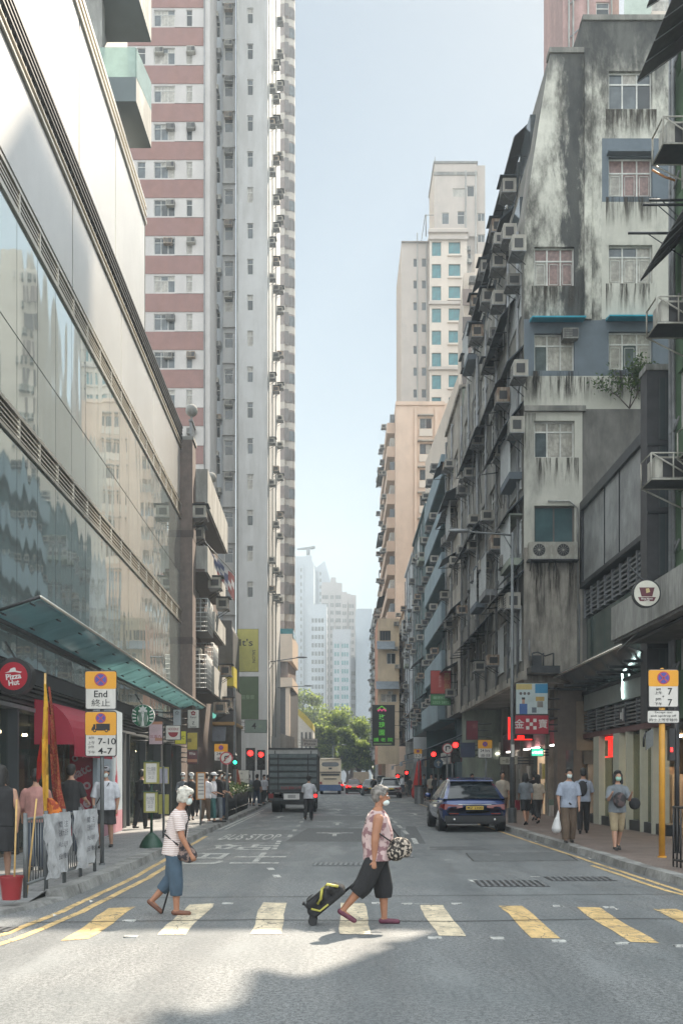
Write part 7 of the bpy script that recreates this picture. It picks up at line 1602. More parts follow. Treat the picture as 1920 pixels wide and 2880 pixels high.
M_sy = mat('mustard_sign', (.45, .42, .1), .55, var=.05, dirt=.15, ds=1); M_sg = mat('moss_green_sign', (.09, .15, .07), .55, var=.08, dirt=.2, ds=1); M_sgl = mat('sage_sign', (.2, .27, .23), .5, var=.06)
M_gln = mat('pale_green_ink', (.25, .35, .22), .5, var=0); M_rdn = mat('maroon_ink', (.25, .02, .03), .5, var=0)
hang('mustard yellow hanging sign reading It\'s SALON, on the left', 667, 727, 1769, 1890, 70, M_sy, (("It's", .42, 1807, .62, 20), ('SALON', .78, 1846, .6, 9, M_ink, 90)), reach=.5)
hang('moss green hanging sign just below the mustard yellow one', 667, 727, 1903, 2024, 70, M_sg, (('容髮廊', .5, 1961, .6, 13, M_gln),), reach=.5)
hang('small sage green sign with a dark figure 4, under the moss green sign', 688, 750, 2025, 2062, 68, M_sgl, (('4', .42, 2042, None, 18), ('o', .7, 2044, None, 7, M_gln)), reach=.4)
hang('bright yellow box sign below the charcoal block', 604, 657, 1875, 1930, 63, mat('bright_yellow_sign', (.6, .5, .04), .5, var=.04), (), reach=.4, th=2.0, edge=mat('yellow_side', (.5, .41, .03), .5))
hang('white double sign with a red emblem, right one of the two beneath the canopy end', 527, 560, 1996, 2049, 44, M_swh, (('✿', .5, 2006, None, 13, M_rdn), ('Fancl', .5, 2018, .5, 5), ('Z', .5, 2034, None, 8), ('AZIRA', .5, 2045, .6, 4)), reach=.5)
hang('greyer white sign, left one of the two beneath the canopy', 486, 510, 1995, 2046, 41, mat('dull_white_sign', (.4, .43, .46), .5), (('✿', .5, 2005, None, 12, M_grey),), reach=.5)
hang('pink and white notice sign with an orange head beside the green round sign', 418, 458, 2030, 2095, 34.5, mat('pink_white_sign', (.5, .38, .42), .5), (('三五六', .5, 2072, .8, 9, M_rdn), ('■', .7, 2080, .5, 8, M_org), ('■', .5, 2034, .95, 8, M_org)), reach=.5)
t = hang('white square sign with a red bowl beneath red letters', 465, 508, 2040, 2082, 36.5, M_swh, (('NOODLE', .52, 2051, .7, 7, M_rdn),), reach=.3); b = MB(); fr = sframe(465, 508, 36.5); b.extr([fr.p(.27 + .17 * math.cos(R(a)), WZ(2060, 36.5) + .17 * math.sin(R(a)), .014) for a in range(180, 361, 15)], -fr.N * .003, M_rdn); b.build('bowl_emblem', t)
hang('bright lemon sign with the letters IC', 491, 524, 2056, 2094, 39, mat('lemon_sign', (.55, .52, .04), .5), (('IC', .7, 2075, .3, 10),), reach=.3)
hang('mustard notice sign right of the lemon sign', 526, 556, 2060, 2110, 41, mat('ochre_sign', (.42, .33, .06), .5), (('▦', .25, 2083, None, 10),), reach=.3)
hang('maroon sign with pale lettering under the mustard notice sign', 526, 556, 2111, 2150, 41, mat('maroon_sign', (.12, .04, .05), .5), (('特價', .5, 2120, .6, 9, M_swh), ('■', .5, 2140, .9, 8, M_org)), reach=.3)
# round signs under the canopy
def roundsign(lab, x, y, rpx, Y, m, rim, th=.3, emblem=None, k=.8):
    c = P(x, y, Y); r_ = rpx / F * Y; t = thing('round_sign', lab, 'shop sign', c); b = MB(); b.disc(c + Vector((0, th, 0)), (0, -1, 0), r_, th, rim, 36); b.build('case', t); b = MB(); b.disc(c + Vector((0, -.002, 0)), (0, -1, 0), r_ * k, .012, m, 36); f_ = b.build('face_panel', t)
    b = MB(); b.tube([c + Vector((0, th, r_ * .8)), c + Vector((-.3, th + .2, r_ + .35))], .02, M_dgrey, 5); b.build('bracket', t)
    if emblem: emblem(t, f_, c, r_ * k)
    return t
def hut(t, f_, c, r_):
    fr = Fr((c.x - 1, c.y), (c.x + 1, c.y)); b = MB(); q = lambda u, z: fr.p(1 + u * r_, c.z + z * r_, .014)
    b.extr([q(*p) for p in ((-.62, .22), (-.3, .34), (-.2, .52), (.0, .6), (.14, .6), (.2, .38), (.62, .3), (.5, .22), (.1, .3), (-.2, .27))], (0, -.004, 0), M_white); b.build('roof_emblem', t)
    letter('Pizza', f_, fr, 1 + r_ * .02, c.z - .02 * r_, .018, M_white, r_ * 1.1, r_ * .42, rot=R(-7), bold=.03); letter('Hut', f_, fr, 1 + r_ * .05, c.z - .46 * r_, .018, M_white, r_ * .78, r_ * .4, rot=R(-7), bold=.03)
roundsign('round red restaurant sign with white roof emblem in a black drum, far left', 38, 1902, 52, 19.6, mat('sign_crimson', (.42, .012, .03), .35, var=.03), M_black, .28, hut, .76)
def siren(t, f_, c, r_):
    b = MB(); M_sw = mat('sign_pure_white', (.7, .7, .68), .4, var=0); fr = Fr((c.x - 1, c.y), (c.x + 1, c.y)); q = lambda u, z, n=.014: fr.p(1 + u * r_, c.z + z * r_, n)
    def shp(p, n=.014, m=M_sw): b.extr([q(a, e, n) for a, e in p], (0, -.003, 0), m)
    shp([(-.42, .15), (-.4, .5), (-.2, .62), (.2, .62), (.4, .5), (.42, .15), (.5, -.2), (.42, -.6), (.25, -.95), (-.25, -.95), (-.42, -.6), (-.5, -.2)])
    shp([(-.25, .62), (-.38, .85), (-.15, .74), (0, .98), (.15, .74), (.38, .85), (.25, .62)])
    for s in (-1, 1):
        for k in range(4): z = .42 - .27 * k; shp([(s * .6, z), (s * .93, z + .2 - .08 * k), (s * .95, z + .06 - .08 * k), (s * .62, z - .12)][::s])
        for k in range(3):
            pts = [q(s * (.14 + .11 * k) + .03 * math.sin(i * 1.3) * s, .35 - i * .18, .02) for i in range(8)]; b.tube(pts, .012 * r_ / .3, mat('sign_green', (.01, .13, .06), .4), 4)
    b.ell(q(-.07, .42, .02), (.015, .006, .01), MATS['sign_green'], 6, 4); b.ell(q(.07, .42, .02), (.015, .006, .01), MATS['sign_green'], 6, 4); b.tube([q(-.06, .25, .018), q(.06, .25, .018)], .006, MATS['sign_green'], 4)
    b.build('figure_emblem', t)
roundsign('round green and white coffee sign hanging under the glass canopy', 402, 2014, 32, 32.6, mat('sign_green', (.01, .13, .06), .4), mat('sign_white_rim', (.6, .6, .6), .4), .12, siren, .97)
def cup(t, f_, c, r_):
    fr = Fr((c.x - 1, c.y), (c.x + 1, c.y)); b = MB(); q = lambda u, z, n=.014: fr.p(1 + u * r_, c.z + z * r_, n); m = mat('sign_maroon', (.1, .02, .03), .4)
    b.extr([q(*p) for p in ((-.6, .45), (.6, .45), (.42, -.25), (-.42, -.25))], (0, -.003, 0), m); b.extr([q(*p) for p in ((-.7, -.3), (.7, -.3), (.55, -.62), (-.55, -.62))], (0, -.003, 0), m); b.extr([q(*p, .02) for p in ((-.1, .35), (.15, .4), (.25, .1), (-.05, .0))], (0, -.003, 0), mat('cup_cream', (.5, .4, .2), .5))
    b.build('cup_emblem', t); letter('Blue Moon', f_, fr, 1, c.z - .42 * r_, .022, M_swh, r_ * .9, r_ * .14, bold=.03); letter('Café', f_, fr, 1, c.z - .56 * r_, .022, M_swh, r_ * .4, r_ * .14, bold=.03)
roundsign('round white cafe sign with a maroon cup, fixed to the concrete canopy on the right', 1818, 1669, 40, 22.6, mat('sign_ivory', (.55, .54, .47), .45), M_black, .1, cup, .9)
# crimson kiosk boards and awning by the hotel entrance
t = thing('promotion_kiosk', 'crimson and white restaurant kiosk boards with slanting white words', 'kiosk', (-6.5, 27, PV)); Yk_ = 26.2; fr = Fr((WX(196, Yk_), Yk_), (WX(272, Yk_), Yk_)); M_crim = mat('crimson_board', (.33, .015, .04), .5, var=.05)
b = MB(); b.fbox(fr, 0, fr.L, WZ(2352, Yk_), WZ(2050, Yk_), -.1, 0, M_crim); kb = b.build('red_board', t)
for s_, u, y, w_ in (('tor', .35, 2088, .3), ('o n', .3, 2128, .38), ('eatc', .35, 2172, .52), ('tgo', .4, 2220, .48), ('he', .42, 2262, .36)): letter(s_, kb, fr, u * fr.L * 1.15, WZ(y, Yk_), .006, mat('board_lettering', (.42, .33, .35), .6, var=0), w_, None, rot=R(-28), bold=.03)
fr = Fr((WX(272, Yk_) + .03, Yk_ - .1), (WX(344, 30.5), 30.5)); b = MB(); b.fbox(fr, 0, fr.L, PV, 3.5, -.1, 0, mat('pale_blue_board', (.36, .42, .47), .5, var=.05)); wb_ = b.build('white_board', t)
b = MB()
for u, z, s in ((1.6, .5, 1.5), (2.4, .4, 1.1), (3.2, .6, 1.9), (2.9, 2.2, .7)): b.extr([fr.p(u + a * s * .5, z + c * s, .006) for a, c in ((-.28, 0), (-.3, .35), (-.16, .6), (-.05, .5), (0, 1.0), (.08, .55), (.2, .65), (.3, .3), (.28, 0))], -fr.N * .003, mat('red_flame', (.35, .03, .06), .5))
b.fbox(fr, 0.02, fr.L - .02, PV + .02, .75, 0, .004, mat('pink_plinth', (.4, .2, .24), .6)); b.build('flame_pattern', wb_)
t = thing('entrance_awning', 'dark crimson quarter-dome awning over the restaurant entrance', 'awning', (-6.1, 24, 2.6)); b = MB(); n = 8
y0, y1 = 22.4, 26.0
for i in range(n):
    a0, a1 = R(90 * i / n), R(90 * (i + 1) / n); q = lambda a, y: (-6.45 + .85 * math.sin(a), y, 2.35 + .95 * math.cos(a)); b.mesh([q(a0, y0), q(a1, y0), q(a1, y1), q(a0, y1)], [(0, 1, 2, 3)], M_crim); b.mesh([q(a0, y0), q(a1, y0), (-6.45, y0, 2.35)], [(0, 1, 2)], M_crim, False); b.mesh([q(a0, y1), q(a1, y1), (-6.45, y1, 2.35)], [(0, 1, 2)], M_crim, False)
b.box(-5.61, -5.58, y0, y1, 2.1, 2.35, M_crim); b.build('canvas', t)
# flags and banners behind the barrier
t = thing('flag_pole', 'wooden pole with tall yellow cloth, flanked by red gold-lettered banners', 'flag', (WX(131, 16.2), 16.2, PV)); Yf = 16.2; q = lambda x, y, d=0: P(x, y, Yf) + Vector((0, d, 0)); M_fy = cloth('amber_banner_cloth', (.6, .33, .03)); M_fr = cloth('red_banner_cloth', (.42, .02, .015)); M_fd = cloth('deep_red_banner_cloth', (.2, .015, .012), blot=(.26, .09, .03), bs=40); M_fo = cloth('orange_tasselled_cloth', (.55, .16, .02), blot=(.3, .05, .02), bs=14)
b = MB(); b.tube([q(127, 2480), q(127, 1894)], .018, mat('bamboo', (.5, .32, .12), .6, var=.2, vs=8), 8); b.build('pole', t)
def ban(name, pts, m, d=0.0):
    b = MB(); n = len(pts)
    for i in range(n - 1):
        (xa, xb_, ya), (xc, xd, yc) = pts[i], pts[i + 1]; k = 4
        for j in range(k):
            def w(xl, xr, y, j): f = j / k; return q(xl + (xr - xl) * f, y, d + .05 * math.sin(f * 6.5 + y * .02))
            b.mesh([w(xa, xb_, ya, j), w(xa, xb_, ya, j + 1), w(xc, xd, yc, j + 1), w(xc, xd, yc, j)], [(0, 1, 2, 3)], m)
    b.build(name, t)
ban('yellow_cloth', [(126, 131, 1925), (123, 137, 1990), (123, 140, 2080), (122, 140, 2180), (123, 137, 2280), (124, 132, 2310)], M_fy, -.06)
ban('red_pennant', [(122, 126, 1950), (116, 124, 2060), (104, 122, 2140), (100, 112, 2190), (102, 104, 2202)], M_fr, .05); ban('red_banner', [(130, 134, 1930), (134, 146, 2010), (138, 160, 2120), (140, 166, 2220), (150, 182, 2290), (180, 194, 2310)], M_fd, .1)
ban('orange_cloth', [(136, 150, 2245), (136, 166, 2260), (134, 178, 2285), (150, 188, 2310), (188, 200, 2340)], M_fo, -.1)
# crowd barrier with printed banners
t = thing('crowd_barrier', 'grey railing barrier hung with crumpled printed banners on the left pavement', 'barrier', (-4.0, 15.4, PV)); fr = Fr((-4.0, 13.5), (-4.0, 17.3)); b = MB()
for u in (0, .95, 1.9, 2.85, 3.8): b.tube([fr.p(u, PV), fr.p(u, 1.2)], .028, M_pole, 8)
for z in (.3, 1.12): b.tube([fr.p(0, z), fr.p(3.8, z)], .022, M_pole, 6)
k = .1
while k < 3.8: b.tube([fr.p(k, .3, 0), fr.p(k, 1.12, 0)], .009, M_pole, 5); k += .12
b.build('railing', t); M_prt = mat('printed_vinyl', (.5, .51, .53), .5, var=.2, vs=4, dirt=.55, dthr=.58, ds=2.2, streak=2, dcol=(.03, .033, .045)); M_ptx = mat('print_ink', (.03, .03, .05), .6)
for u0, u1 in ((.75, 2.0), (2.35, 3.7)):
    b = MB(); nx, nz = 12, 8
    P_ = lambda i, j: fr.p(u0 + (u1 - u0) * i / nx, .28 + .88 * j / nz + .03 * math.sin(i * .9) * (1 - j / nz), .05 + .035 * math.sin(i * 1.4 + j * .7) + .02 * math.sin(j * 2.1 + i))
    b.mesh([P_(i, j) for j in range(nz + 1) for i in range(nx + 1)], [(j * (nx + 1) + i, j * (nx + 1) + i + 1, (j + 1) * (nx + 1) + i + 1, (j + 1) * (nx + 1) + i) for j in range(nz) for i in range(nx)], M_prt); bn = b.build('banner', t)
    for s_, z, h_ in (('關 注', 1.0, .09), ('法輪大法好', .88, .1), ('停止 迫害', .72, .07), ('反 對', .55, .08)): letter(s_, bn, fr, (u0 + u1) / 2 + .1, z, .1, M_ptx, .5, h_)
t = thing('bucket', 'red plastic bucket holding incense-like canes beside the barrier', 'bucket', (WX(32, 13.3), 13.3, PV)); b = MB(); c = Vector((WX(32, 13.3), 13.3, PV)); M_bk = mat('red_plastic', (.25, .015, .02), .4, var=.08)
n = 20
for r0, z0, r1, z1 in ((.11, 0, .14, .27), (.14, .27, .15, .27), (.15, .27, .15, .295), (.135, .295, .105, .02)):
    b.mesh([c + Vector((r0 * math.cos(6.2832 * k / n), r0 * math.sin(6.2832 * k / n), z0)) for k in range(n)] + [c + Vector((r1 * math.cos(6.2832 * k / n), r1 * math.sin(6.2832 * k / n), z1)) for k in range(n)], [(k, (k + 1) % n, n + (k + 1) % n, n + k) for k in range(n)], M_bk)
b.disc(c + Vector((0, 0, .01)), (0, 0, 1), .11, .01, M_bk, 20); b.build('shell', t)
t = thing('bamboo_cane', 'long bamboo cane standing in the red bucket', 'cane', c); b = MB(); b.tube([c + Vector((.03, 0, .02)), c + Vector((.06, .02, 1.25))], .012, MATS['bamboo'], 6); b.build('cane', t); t = thing('bamboo_cane', 'second bamboo cane leaning to the right behind the bucket', 'cane', c + Vector((.1, .1, 0))); b = MB(); b.tube([c + Vector((.1, .3, 0)), c + Vector((.2, .4, 1.25))], .012, MATS['bamboo'], 6); b.build('cane', t)
# bus stop frames
t = thing('bus_stop_sign', 'yellow framed bus stop boards on a pole with a dark green bell-shaped base', 'bus stop', (WX(424, 23.2), 23.2, PV)); Y = 23.2; X0 = WX(426, Y); c = Vector((X0, Y, PV)); M_bg2 = mat('dark_green_iron', (.015, .055, .035), .45, var=.15); M_oly = mat('olive_yellow_frame', (.32, .3, .08), .5, var=.1)
b = MB()
prof_ = [(.26, 0), (.25, .06), (.2, .16), (.12, .26), (.05, .32)]; n = 20
for i in range(4): b.mesh([c + Vector((prof_[i][0] * math.cos(6.2832 * k / n), prof_[i][0] * math.sin(6.2832 * k / n), prof_[i][1])) for k in range(n)] + [c + Vector((prof_[i + 1][0] * math.cos(6.2832 * k / n), prof_[i + 1][0] * math.sin(6.2832 * k / n), prof_[i + 1][1])) for k in range(n)], [(k, (k + 1) % n, n + (k + 1) % n, n + k) for k in range(n)], M_bg2)
b.build('base', t); pole(t, X0, Y, PV + .3, 2.0, .03, M_bg2)
for x0, x1, y0, y1 in ((404, 447, 2144, 2205), (404, 442, 2228, 2286)):
    fr = sframe(x0, x1, Y - .08); b = MB(); b.fbox(fr, 0, fr.L, WZ(y1, Y), WZ(y0, Y), -.08, 0, M_oly); b.fbox(fr, .05, fr.L - .05, WZ(y1 - 4, Y), WZ(y0 + 4, Y), 0, .006, M_swh); b.fbox(fr, -.02, fr.L + .03, WZ(y0, Y), WZ(y0 - 3, Y), -.1, .03, M_bg2); pb = b.build('timetable_frame', t)
    letter('巴士路線\n103 170\n2A 23', pb, fr, fr.L / 2, WZ((y0 + y1) / 2, Y), .01, mat('grey_print_ink', (.2, .2, .21), .6, var=0), fr.L * .55, (y1 - y0) / F * Y * .55)
t = thing('notice_board', 'narrow orange framed notice on a grey post in the bus queue', 'notice board', (WX(564, 34), 34, PV)); Y = 34; fr = sframe(551, 577, Y); b = MB(); b.fbox(fr, 0, fr.L, WZ(2250, Y), WZ(2172, Y), -.06, 0, mat('orange_frame', (.4, .18, .05), .5)); b.fbox(fr, .06, fr.L - .03, WZ(2247, Y), WZ(2176, Y), 0, .006, M_swh); pb = b.build('frame', t); pole(t, WX(564, Y), Y, PV, WZ(2250, Y), .03)
for k in range(6): letter('▬▬▬', pb, fr, fr.L * .55, WZ(2184 + k * 10, Y), .01, MATS['grey_print_ink'], fr.L * .6, .03)
t = thing('notice_board', 'second pair of grey and olive timetable frames behind the yellow ones', 'notice board', (WX(462, 27), 27, PV)); Y = 27; fr = sframe(446, 474, Y); b = MB(); b.fbox(fr, 0, fr.L, WZ(2205, Y), WZ(2158, Y), -.06, 0, M_oly); b.fbox(fr, .02, fr.L - .02, WZ(2204, Y), WZ(2162, Y), 0, .006, mat('lilac_notice', (.3, .29, .34), .5)); b.fbox(fr, 0, fr.L, WZ(2290, Y), WZ(2235, Y), -.06, 0, M_oly); b.build('frame', t); pole(t, WX(460, Y), Y, PV, WZ(2158, Y), .03)
# planter hedge with railing at the left kerb
t = thing('planter', 'dark railed planter with a yellow-green clipped hedge at the left kerb', 'planter', (-4.65, 46, PV)); b = MB(); fr = Fr((-4.45, 40.5), (-4.75, 53)); b.fbox(fr, 0, fr.L, PV, 1.0, -.5, 0, mat('dark_green_panel', (.02, .035, .03), .7, var=.3)); b.build('box', t)
b = MB(); k = 0
while k < fr.L: b.tube([fr.p(k, PV, .08), fr.p(k, 1.15, .08)], .015, M_black, 4); k += .25
for z in (.35, 1.15): b.tube([fr.p(0, z, .08), fr.p(fr.L, z, .08)], .02, M_black, 4)
b.build('railing', t); b = MB(); rr = random.Random(3); hl = [mat('hedge_leaf', (.14, .2, .05), .6, var=.3), mat('hedge_leaf_dark', (.06, .1, .03), .6, var=.3)]
for _ in range(5200):
    u = rr.random() * fr.L; c = fr.p(u, 1.0 + rr.random() * (.38 + .1 * math.sin(u * 2.3)), -.25 + rr.gauss(0, .22)); a = Vector([rr.gauss(0, 1) for _ in range(3)]).normalized() * .06; e = Vector([rr.gauss(0, 1) for _ in range(3)]).normalized() * .04; b.poly([c - a, c + e, c + a, c - e], rr.choice(hl))
b.build('foliage', t)
t = thing('red_flag', 'furled dark red flag beside the hedge under the traffic lights', 'flag', (WX(668, 47), 47, PV)); b = MB(); Y = 47; b.mesh([P(662, 2150, Y), P(666, 2150, Y), P(674, 2208, Y), P(660, 2208, Y)], [(0, 1, 2, 3)], M_fd); b.cap(P(664, 2155, Y), P(667, 2205, Y), .06, .16, M_fd); b.build('cloth', t)
hang('white notice board under the round grey disc at the far left corner', 669, 701, 2166, 2204, 50, M_swh, (('停', .3, 2176, None, 7, M_grey), ('P →', .6, 2194, .7, 6, M_grey)), reach=.1)
# ================================================================ right: shop fronts below the tenements, signs
M_warm_l = MATS['warm_lamp']
t = thing('arcade_shops', 'shaded shop fronts and lit panels under the overhang of the stained tenement', 'shop fronts', (8.2, 46, PV)); fa = Fr((8.35, 64), (8.35, 37.05)); b = MB()
b.fbox(fa, 0, fa.L, 0, 5.2, -.4, -.2, mat('arcade_render', (.32, .28, .24), .8, var=.2, dirt=.4, ds=.8))
for u in (3, 9, 15, 21): b.fbox(fa, u, u + .6, 0, 5.2, -.2, .15, M_gre2)
b.build('wall', t)
M_warm = mat('warm_shop_wall', (.5, .36, .22), .7, var=.15, vs=1); M_wlt = mat('lit_shop_panel', (.6, .45, .3), .5, var=.1, emit=(1, .7, .42), es=.1)
for u0, u1, z1, m in ((.6, 2.8, 2.6, M_glass_d), (3.8, 5.2, 2.7, M_wlt), (5.4, 8.6, 2.8, M_glass_m), (9.8, 12, 2.7, M_in), (12.2, 14.8, 2.9, M_gre), (15.8, 17.8, 2.7, M_glass_d), (18, 20.8, 2.8, M_wlt), (21.8, 23, 2.7, M_warm), (23.2, 24.6, 2.7, M_glass_d), (24.8, 26.7, 3.0, M_warm)): b = MB(); b.fbox(fa, u0, u1, PV, z1, -.22, -.1, m); b.build('shop_front', t)
for u0, u1, z0, z1, m in ((.6, 5, 2.9, 3.7, M_crim), (5.2, 8.8, 2.9, 3.5, M_swh), (9.6, 14.8, 3.0, 3.8, mat('dark_red_fascia', (.13, .02, .025), .5)), (15.7, 20.8, 3.0, 3.7, mat('rose_fascia', (.3, .12, .14), .5)), (21.7, 24.7, 3.0, 3.9, M_crim)): b = MB(); b.fbox(fa, u0, u1, z0, z1, -.22, .1, m); b.build('fascia_board', t)
b = MB()
for u in (7, 11.5, 16.5, 18.5, 22.5, 24): b.fbox(fa, u, u + 1.1, 2.88, 2.93, .1, .25, mat('strip_lamp', (.8, .8, .8), .5, var=0, emit=(1, .93, .82), es=4))
b.build('strip_lamp', t)
rr = random.Random(8)
for k in range(46):
    b = MB(); u = .5 + rr.random() * 26; z0 = rr.choice((PV, PV, 1.0, 1.6)); b.fbox(fa, u, u + rr.uniform(.2, .6), z0, z0 + rr.uniform(.3, .7), -.08, rr.uniform(.05, .3) if z0 < .5 else -.04, rr.choice((M_crim, M_wpar, M_warm, M_sgl, M_bgr, M_brd, M_pch, M_sy, M_swh))); b.build('goods', t)
tq = thing('brown_pier', 'plain brown-grey pier between the red sign and the ivory pilasters', 'pier', (6.6, 37, 0)); b = MB(); fe = Fr((WX(1545, 37.1), 37.0), (XG - .05, 37.0)); b.fbox(fe, .25, fe.L, PV, 4.9, -.6, 0, mat('brown_grey_pier', (.16, .13, .11), .8, var=.12, dirt=.3, ds=.6)); b.fbox(fe, .55, .8, PV, 2.6, -.02, .03, M_glass_m); b.build('wall', tq)
b = MB(); b.fbox(fe, .9, 1.5, 2.6, 4.3, .0, .04, mat('tan_panel', (.24, .19, .14), .7)); b.build('panel', tq)
t = hang('poster board picturing a man in blue, above the scarlet sign', 1449, 1541, 1921, 2010, 35.6, mat('poster_ground', (.42, .5, .5), .5, var=.1), (), name='poster_board', cat='poster', side=1, reach=.4); Y = 35.6; fr = sframe(1449, 1541, Y); L_ = fr.L
def rect(b, u0, u1, y0, y1, m, n=.01): b.fbox(fr, u0 * L_, u1 * L_, WZ(y1, Y), WZ(y0, Y), n - .004, n, m)
b = MB(); rect(b, .02, .5, 1924, 1940, mat('poster_yellow', (.5, .4, .15), .5)); rect(b, .6, .98, 1924, 1950, mat('poster_blue', (.03, .2, .36), .5), .011); rect(b, .12, .36, 1980, 2009, mat('poster_shirt', (.05, .12, .32), .5), .012); rect(b, .2, .28, 1966, 1980, SKIN, .013); rect(b, .19, .29, 1962, 1968, M_ink, .015); rect(b, .62, .88, 1960, 1972, mat('poster_gold', (.4, .28, .08), .5), .012); rect(b, .66, .84, 1973, 1990, M_gre, .012); rect(b, .5, .64, 1990, 2005, M_bgr, .013)
for u in (.16, .28, .4): b.disc(fr.p(u * L_, WZ(1951, Y), .01), fr.N, .05, .003, M_frd, 12)
b.build('print', t)
t = hang('red sign with two large white characters and a checker emblem below the poster', 1447, 1543, 2011, 2066, 35.6, mat('sign_scarlet', (.33, .012, .03), .5, var=.05), (('金', .13, 2036, None, 26, M_swh), ('寶', .82, 2036, None, 26, M_swh)), side=1, reach=.3); b = MB()
for i in range(3):
    for j in range(3):
        if (i + j) % 2 == 0: rect(b, .32 + i * .11, .42 + i * .11, 2022 + j * 10.5, 2031.5 + j * 10.5, M_swh, .014)
b.build('checker_emblem', t)
t = thing('led_sign', 'glowing red LED frame sign around the corner of the scarlet sign', 'LED sign', (5.8, 36, 2.5)); b = MB(); Y = 36.2; b.box(WX(1429, Y), WX(1436, Y), Y, Y + .05, WZ(2080, Y), WZ(2018, Y), M_red); b.box(WX(1446, Y), WX(1496, Y), Y, Y + .05, WZ(2082, Y), WZ(2079, Y), M_red); b.box(WX(1455, Y), WX(1474, Y), Y, Y + .04, WZ(2079, Y), WZ(2069, Y), M_red); b.build('led_tube', t); b = MB(); b.box(WX(1427, Y), WX(1500, Y), Y + .06, Y + .12, WZ(2084, Y), WZ(2014, Y), M_black); b.build('backing', t)
hang('green lit optician sign with white letters', 1493, 1528, 2105, 2128, 37.3 - .5, mat('lit_green_sign', (.05, .3, .18), .5, var=0, emit=(.05, .5, .3), es=.6), (('eQ(佳', .5, 2117, .85, 9, mat('lit_white', (.8, .9, .85), .5, var=0, emit=(.8, 1, .9), es=1.5)),), side=1, reach=.2)
hang('navy blue panel beside the 24 hrs sign', 1294, 1336, 2089, 2131, 42, mat('navy_panel', (.01, .02, .055), .4), (), side=1, reach=.2)
hang('cream sign with brown brush letters right of the lamp post', 1404, 1456, 2128, 2152, 39, mat('cream_sign', (.4, .38, .3), .5), (('一品小吃', .5, 2140, .7, 11, M_brd),), side=1, reach=.6)
hang('dark red fabric banner sign under the arcade edge', 1310, 1344, 2027, 2082, 47, mat('dark_red_sign', (.12, .01, .02), .6, var=.1), (('金', .7, 2042, None, 13, mat('dull_rose_ink', (.25, .1, .1), .5)),), side=1, reach=.6)
t = hang('red restaurant sign with gold characters, upper half of a pair by the teal block', 1210, 1268, 1886, 1952, 60, mat('brick_red_sign', (.42, .07, .06), .5, var=.05), (('高\n麗\n苑', .8, 1917, None, 50, mat('gold_ink', (.5, .3, .12), .5, var=0)), ('韓國料理', .45, 1917, None, 8, mat('pink_ink', (.6, .3, .28), .5, var=0), 90)), side=1, reach=.6)
t = hang('green telephone-number sign beneath the red restaurant sign', 1210, 1268, 1953, 1985, 60, mat('leaf_green_sign', (.07, .22, .09), .5, var=.05), (('韓國料理', .5, 1963, .75, 9, mat('mint_ink', (.3, .5, .32), .5, var=0)), ('2323 2872', .5, 1976, .8, 7, MATS['mint_ink'])), side=1, reach=.6)
M_nblk = mat('neon_board_black', (.02, .017, .018), .5, var=.1); M_ngr = mat('green_neon', (.12, .5, .05), .5, var=0, emit=(.15, .9, .05), es=.06); M_npk = mat('pink_neon', (.4, .05, .12), .5, var=0, emit=(.8, .1, .25), es=.2)
t = hang('tall black hanging sign with green neon characters over the road', 1047, 1110, 1983, 2098, 97, M_nblk, (('玫', .42, 2017, None, 17, M_ngr), ('瑰', .42, 2039, None, 17, M_ngr), ('園', .42, 2061, None, 16, M_ngr), ('護 老 院', .48, 2081, .85, 11, M_ngr), ('▬▬▬', .45, 2093, .8, 3, mat('pale_green_strip', (.3, .4, .2), .5))), side=1, reach=1.6, th=.3); fr = sframe(1047, 1110, 97); b = MB(); q = lambda x, y: fr.p((x - 1047) / F * 97, WZ(y, 97), .03)
b.tube([q(1060, 1996), q(1073, 1987), q(1086, 1996)], .06, M_ngr, 5); b.tube([q(1062, 2001), q(1068, 1995), q(1073, 2000), q(1079, 1995), q(1085, 2001)], .08, M_npk, 5); b.build('rose_emblem', t)
# awnings, shop clutter and racks along the far right pavement
for i, (x0, x1, y0, y1, Y, m) in enumerate(((1145, 1200, 2095, 2125, 76, M_awn), (1130, 1172, 2120, 2145, 90, M_slate), (1200, 1262, 2060, 2110, 58, M_awn), (1105, 1150, 2140, 2156, 100, M_slate), (1185, 1240, 2125, 2140, 66, mat('purple_dark_awning', (.035, .03, .06), .6)))):
    t = thing('shop_awning', ('dark blue shop awning third from the near end of the far right shops', 'slate shop awning behind the dark blue one', 'nearest big dark shop awning past the traffic lights', 'farthest slate shop awning by the white SUV', 'dark purple low awning over shop racks')[i], 'awning', (WX((x0 + x1) / 2, Y), Y, WZ(y1, Y)), group='awnings over the far right shops'); b = MB(); xa, xb_ = WX(x0, Y), WX(x1, Y) + 1.2
    b.hexa([(xa, Y, WZ(y1, Y)), (xb_, Y, WZ(y0, Y)), (xb_, Y + 3.5, WZ(y0, Y)), (xa, Y + 3.5, WZ(y1, Y)), (xa, Y, WZ(y1, Y) + .07), (xb_, Y, WZ(y0, Y) + .07), (xb_, Y + 3.5, WZ(y0, Y) + .07), (xa, Y + 3.5, WZ(y1, Y) + .07)], m); b.box(xa, xa + .05, Y, Y + 3.5, WZ(y1, Y) - .3, WZ(y1, Y), m); b.build('canvas', t)
Xs = X5 + .9
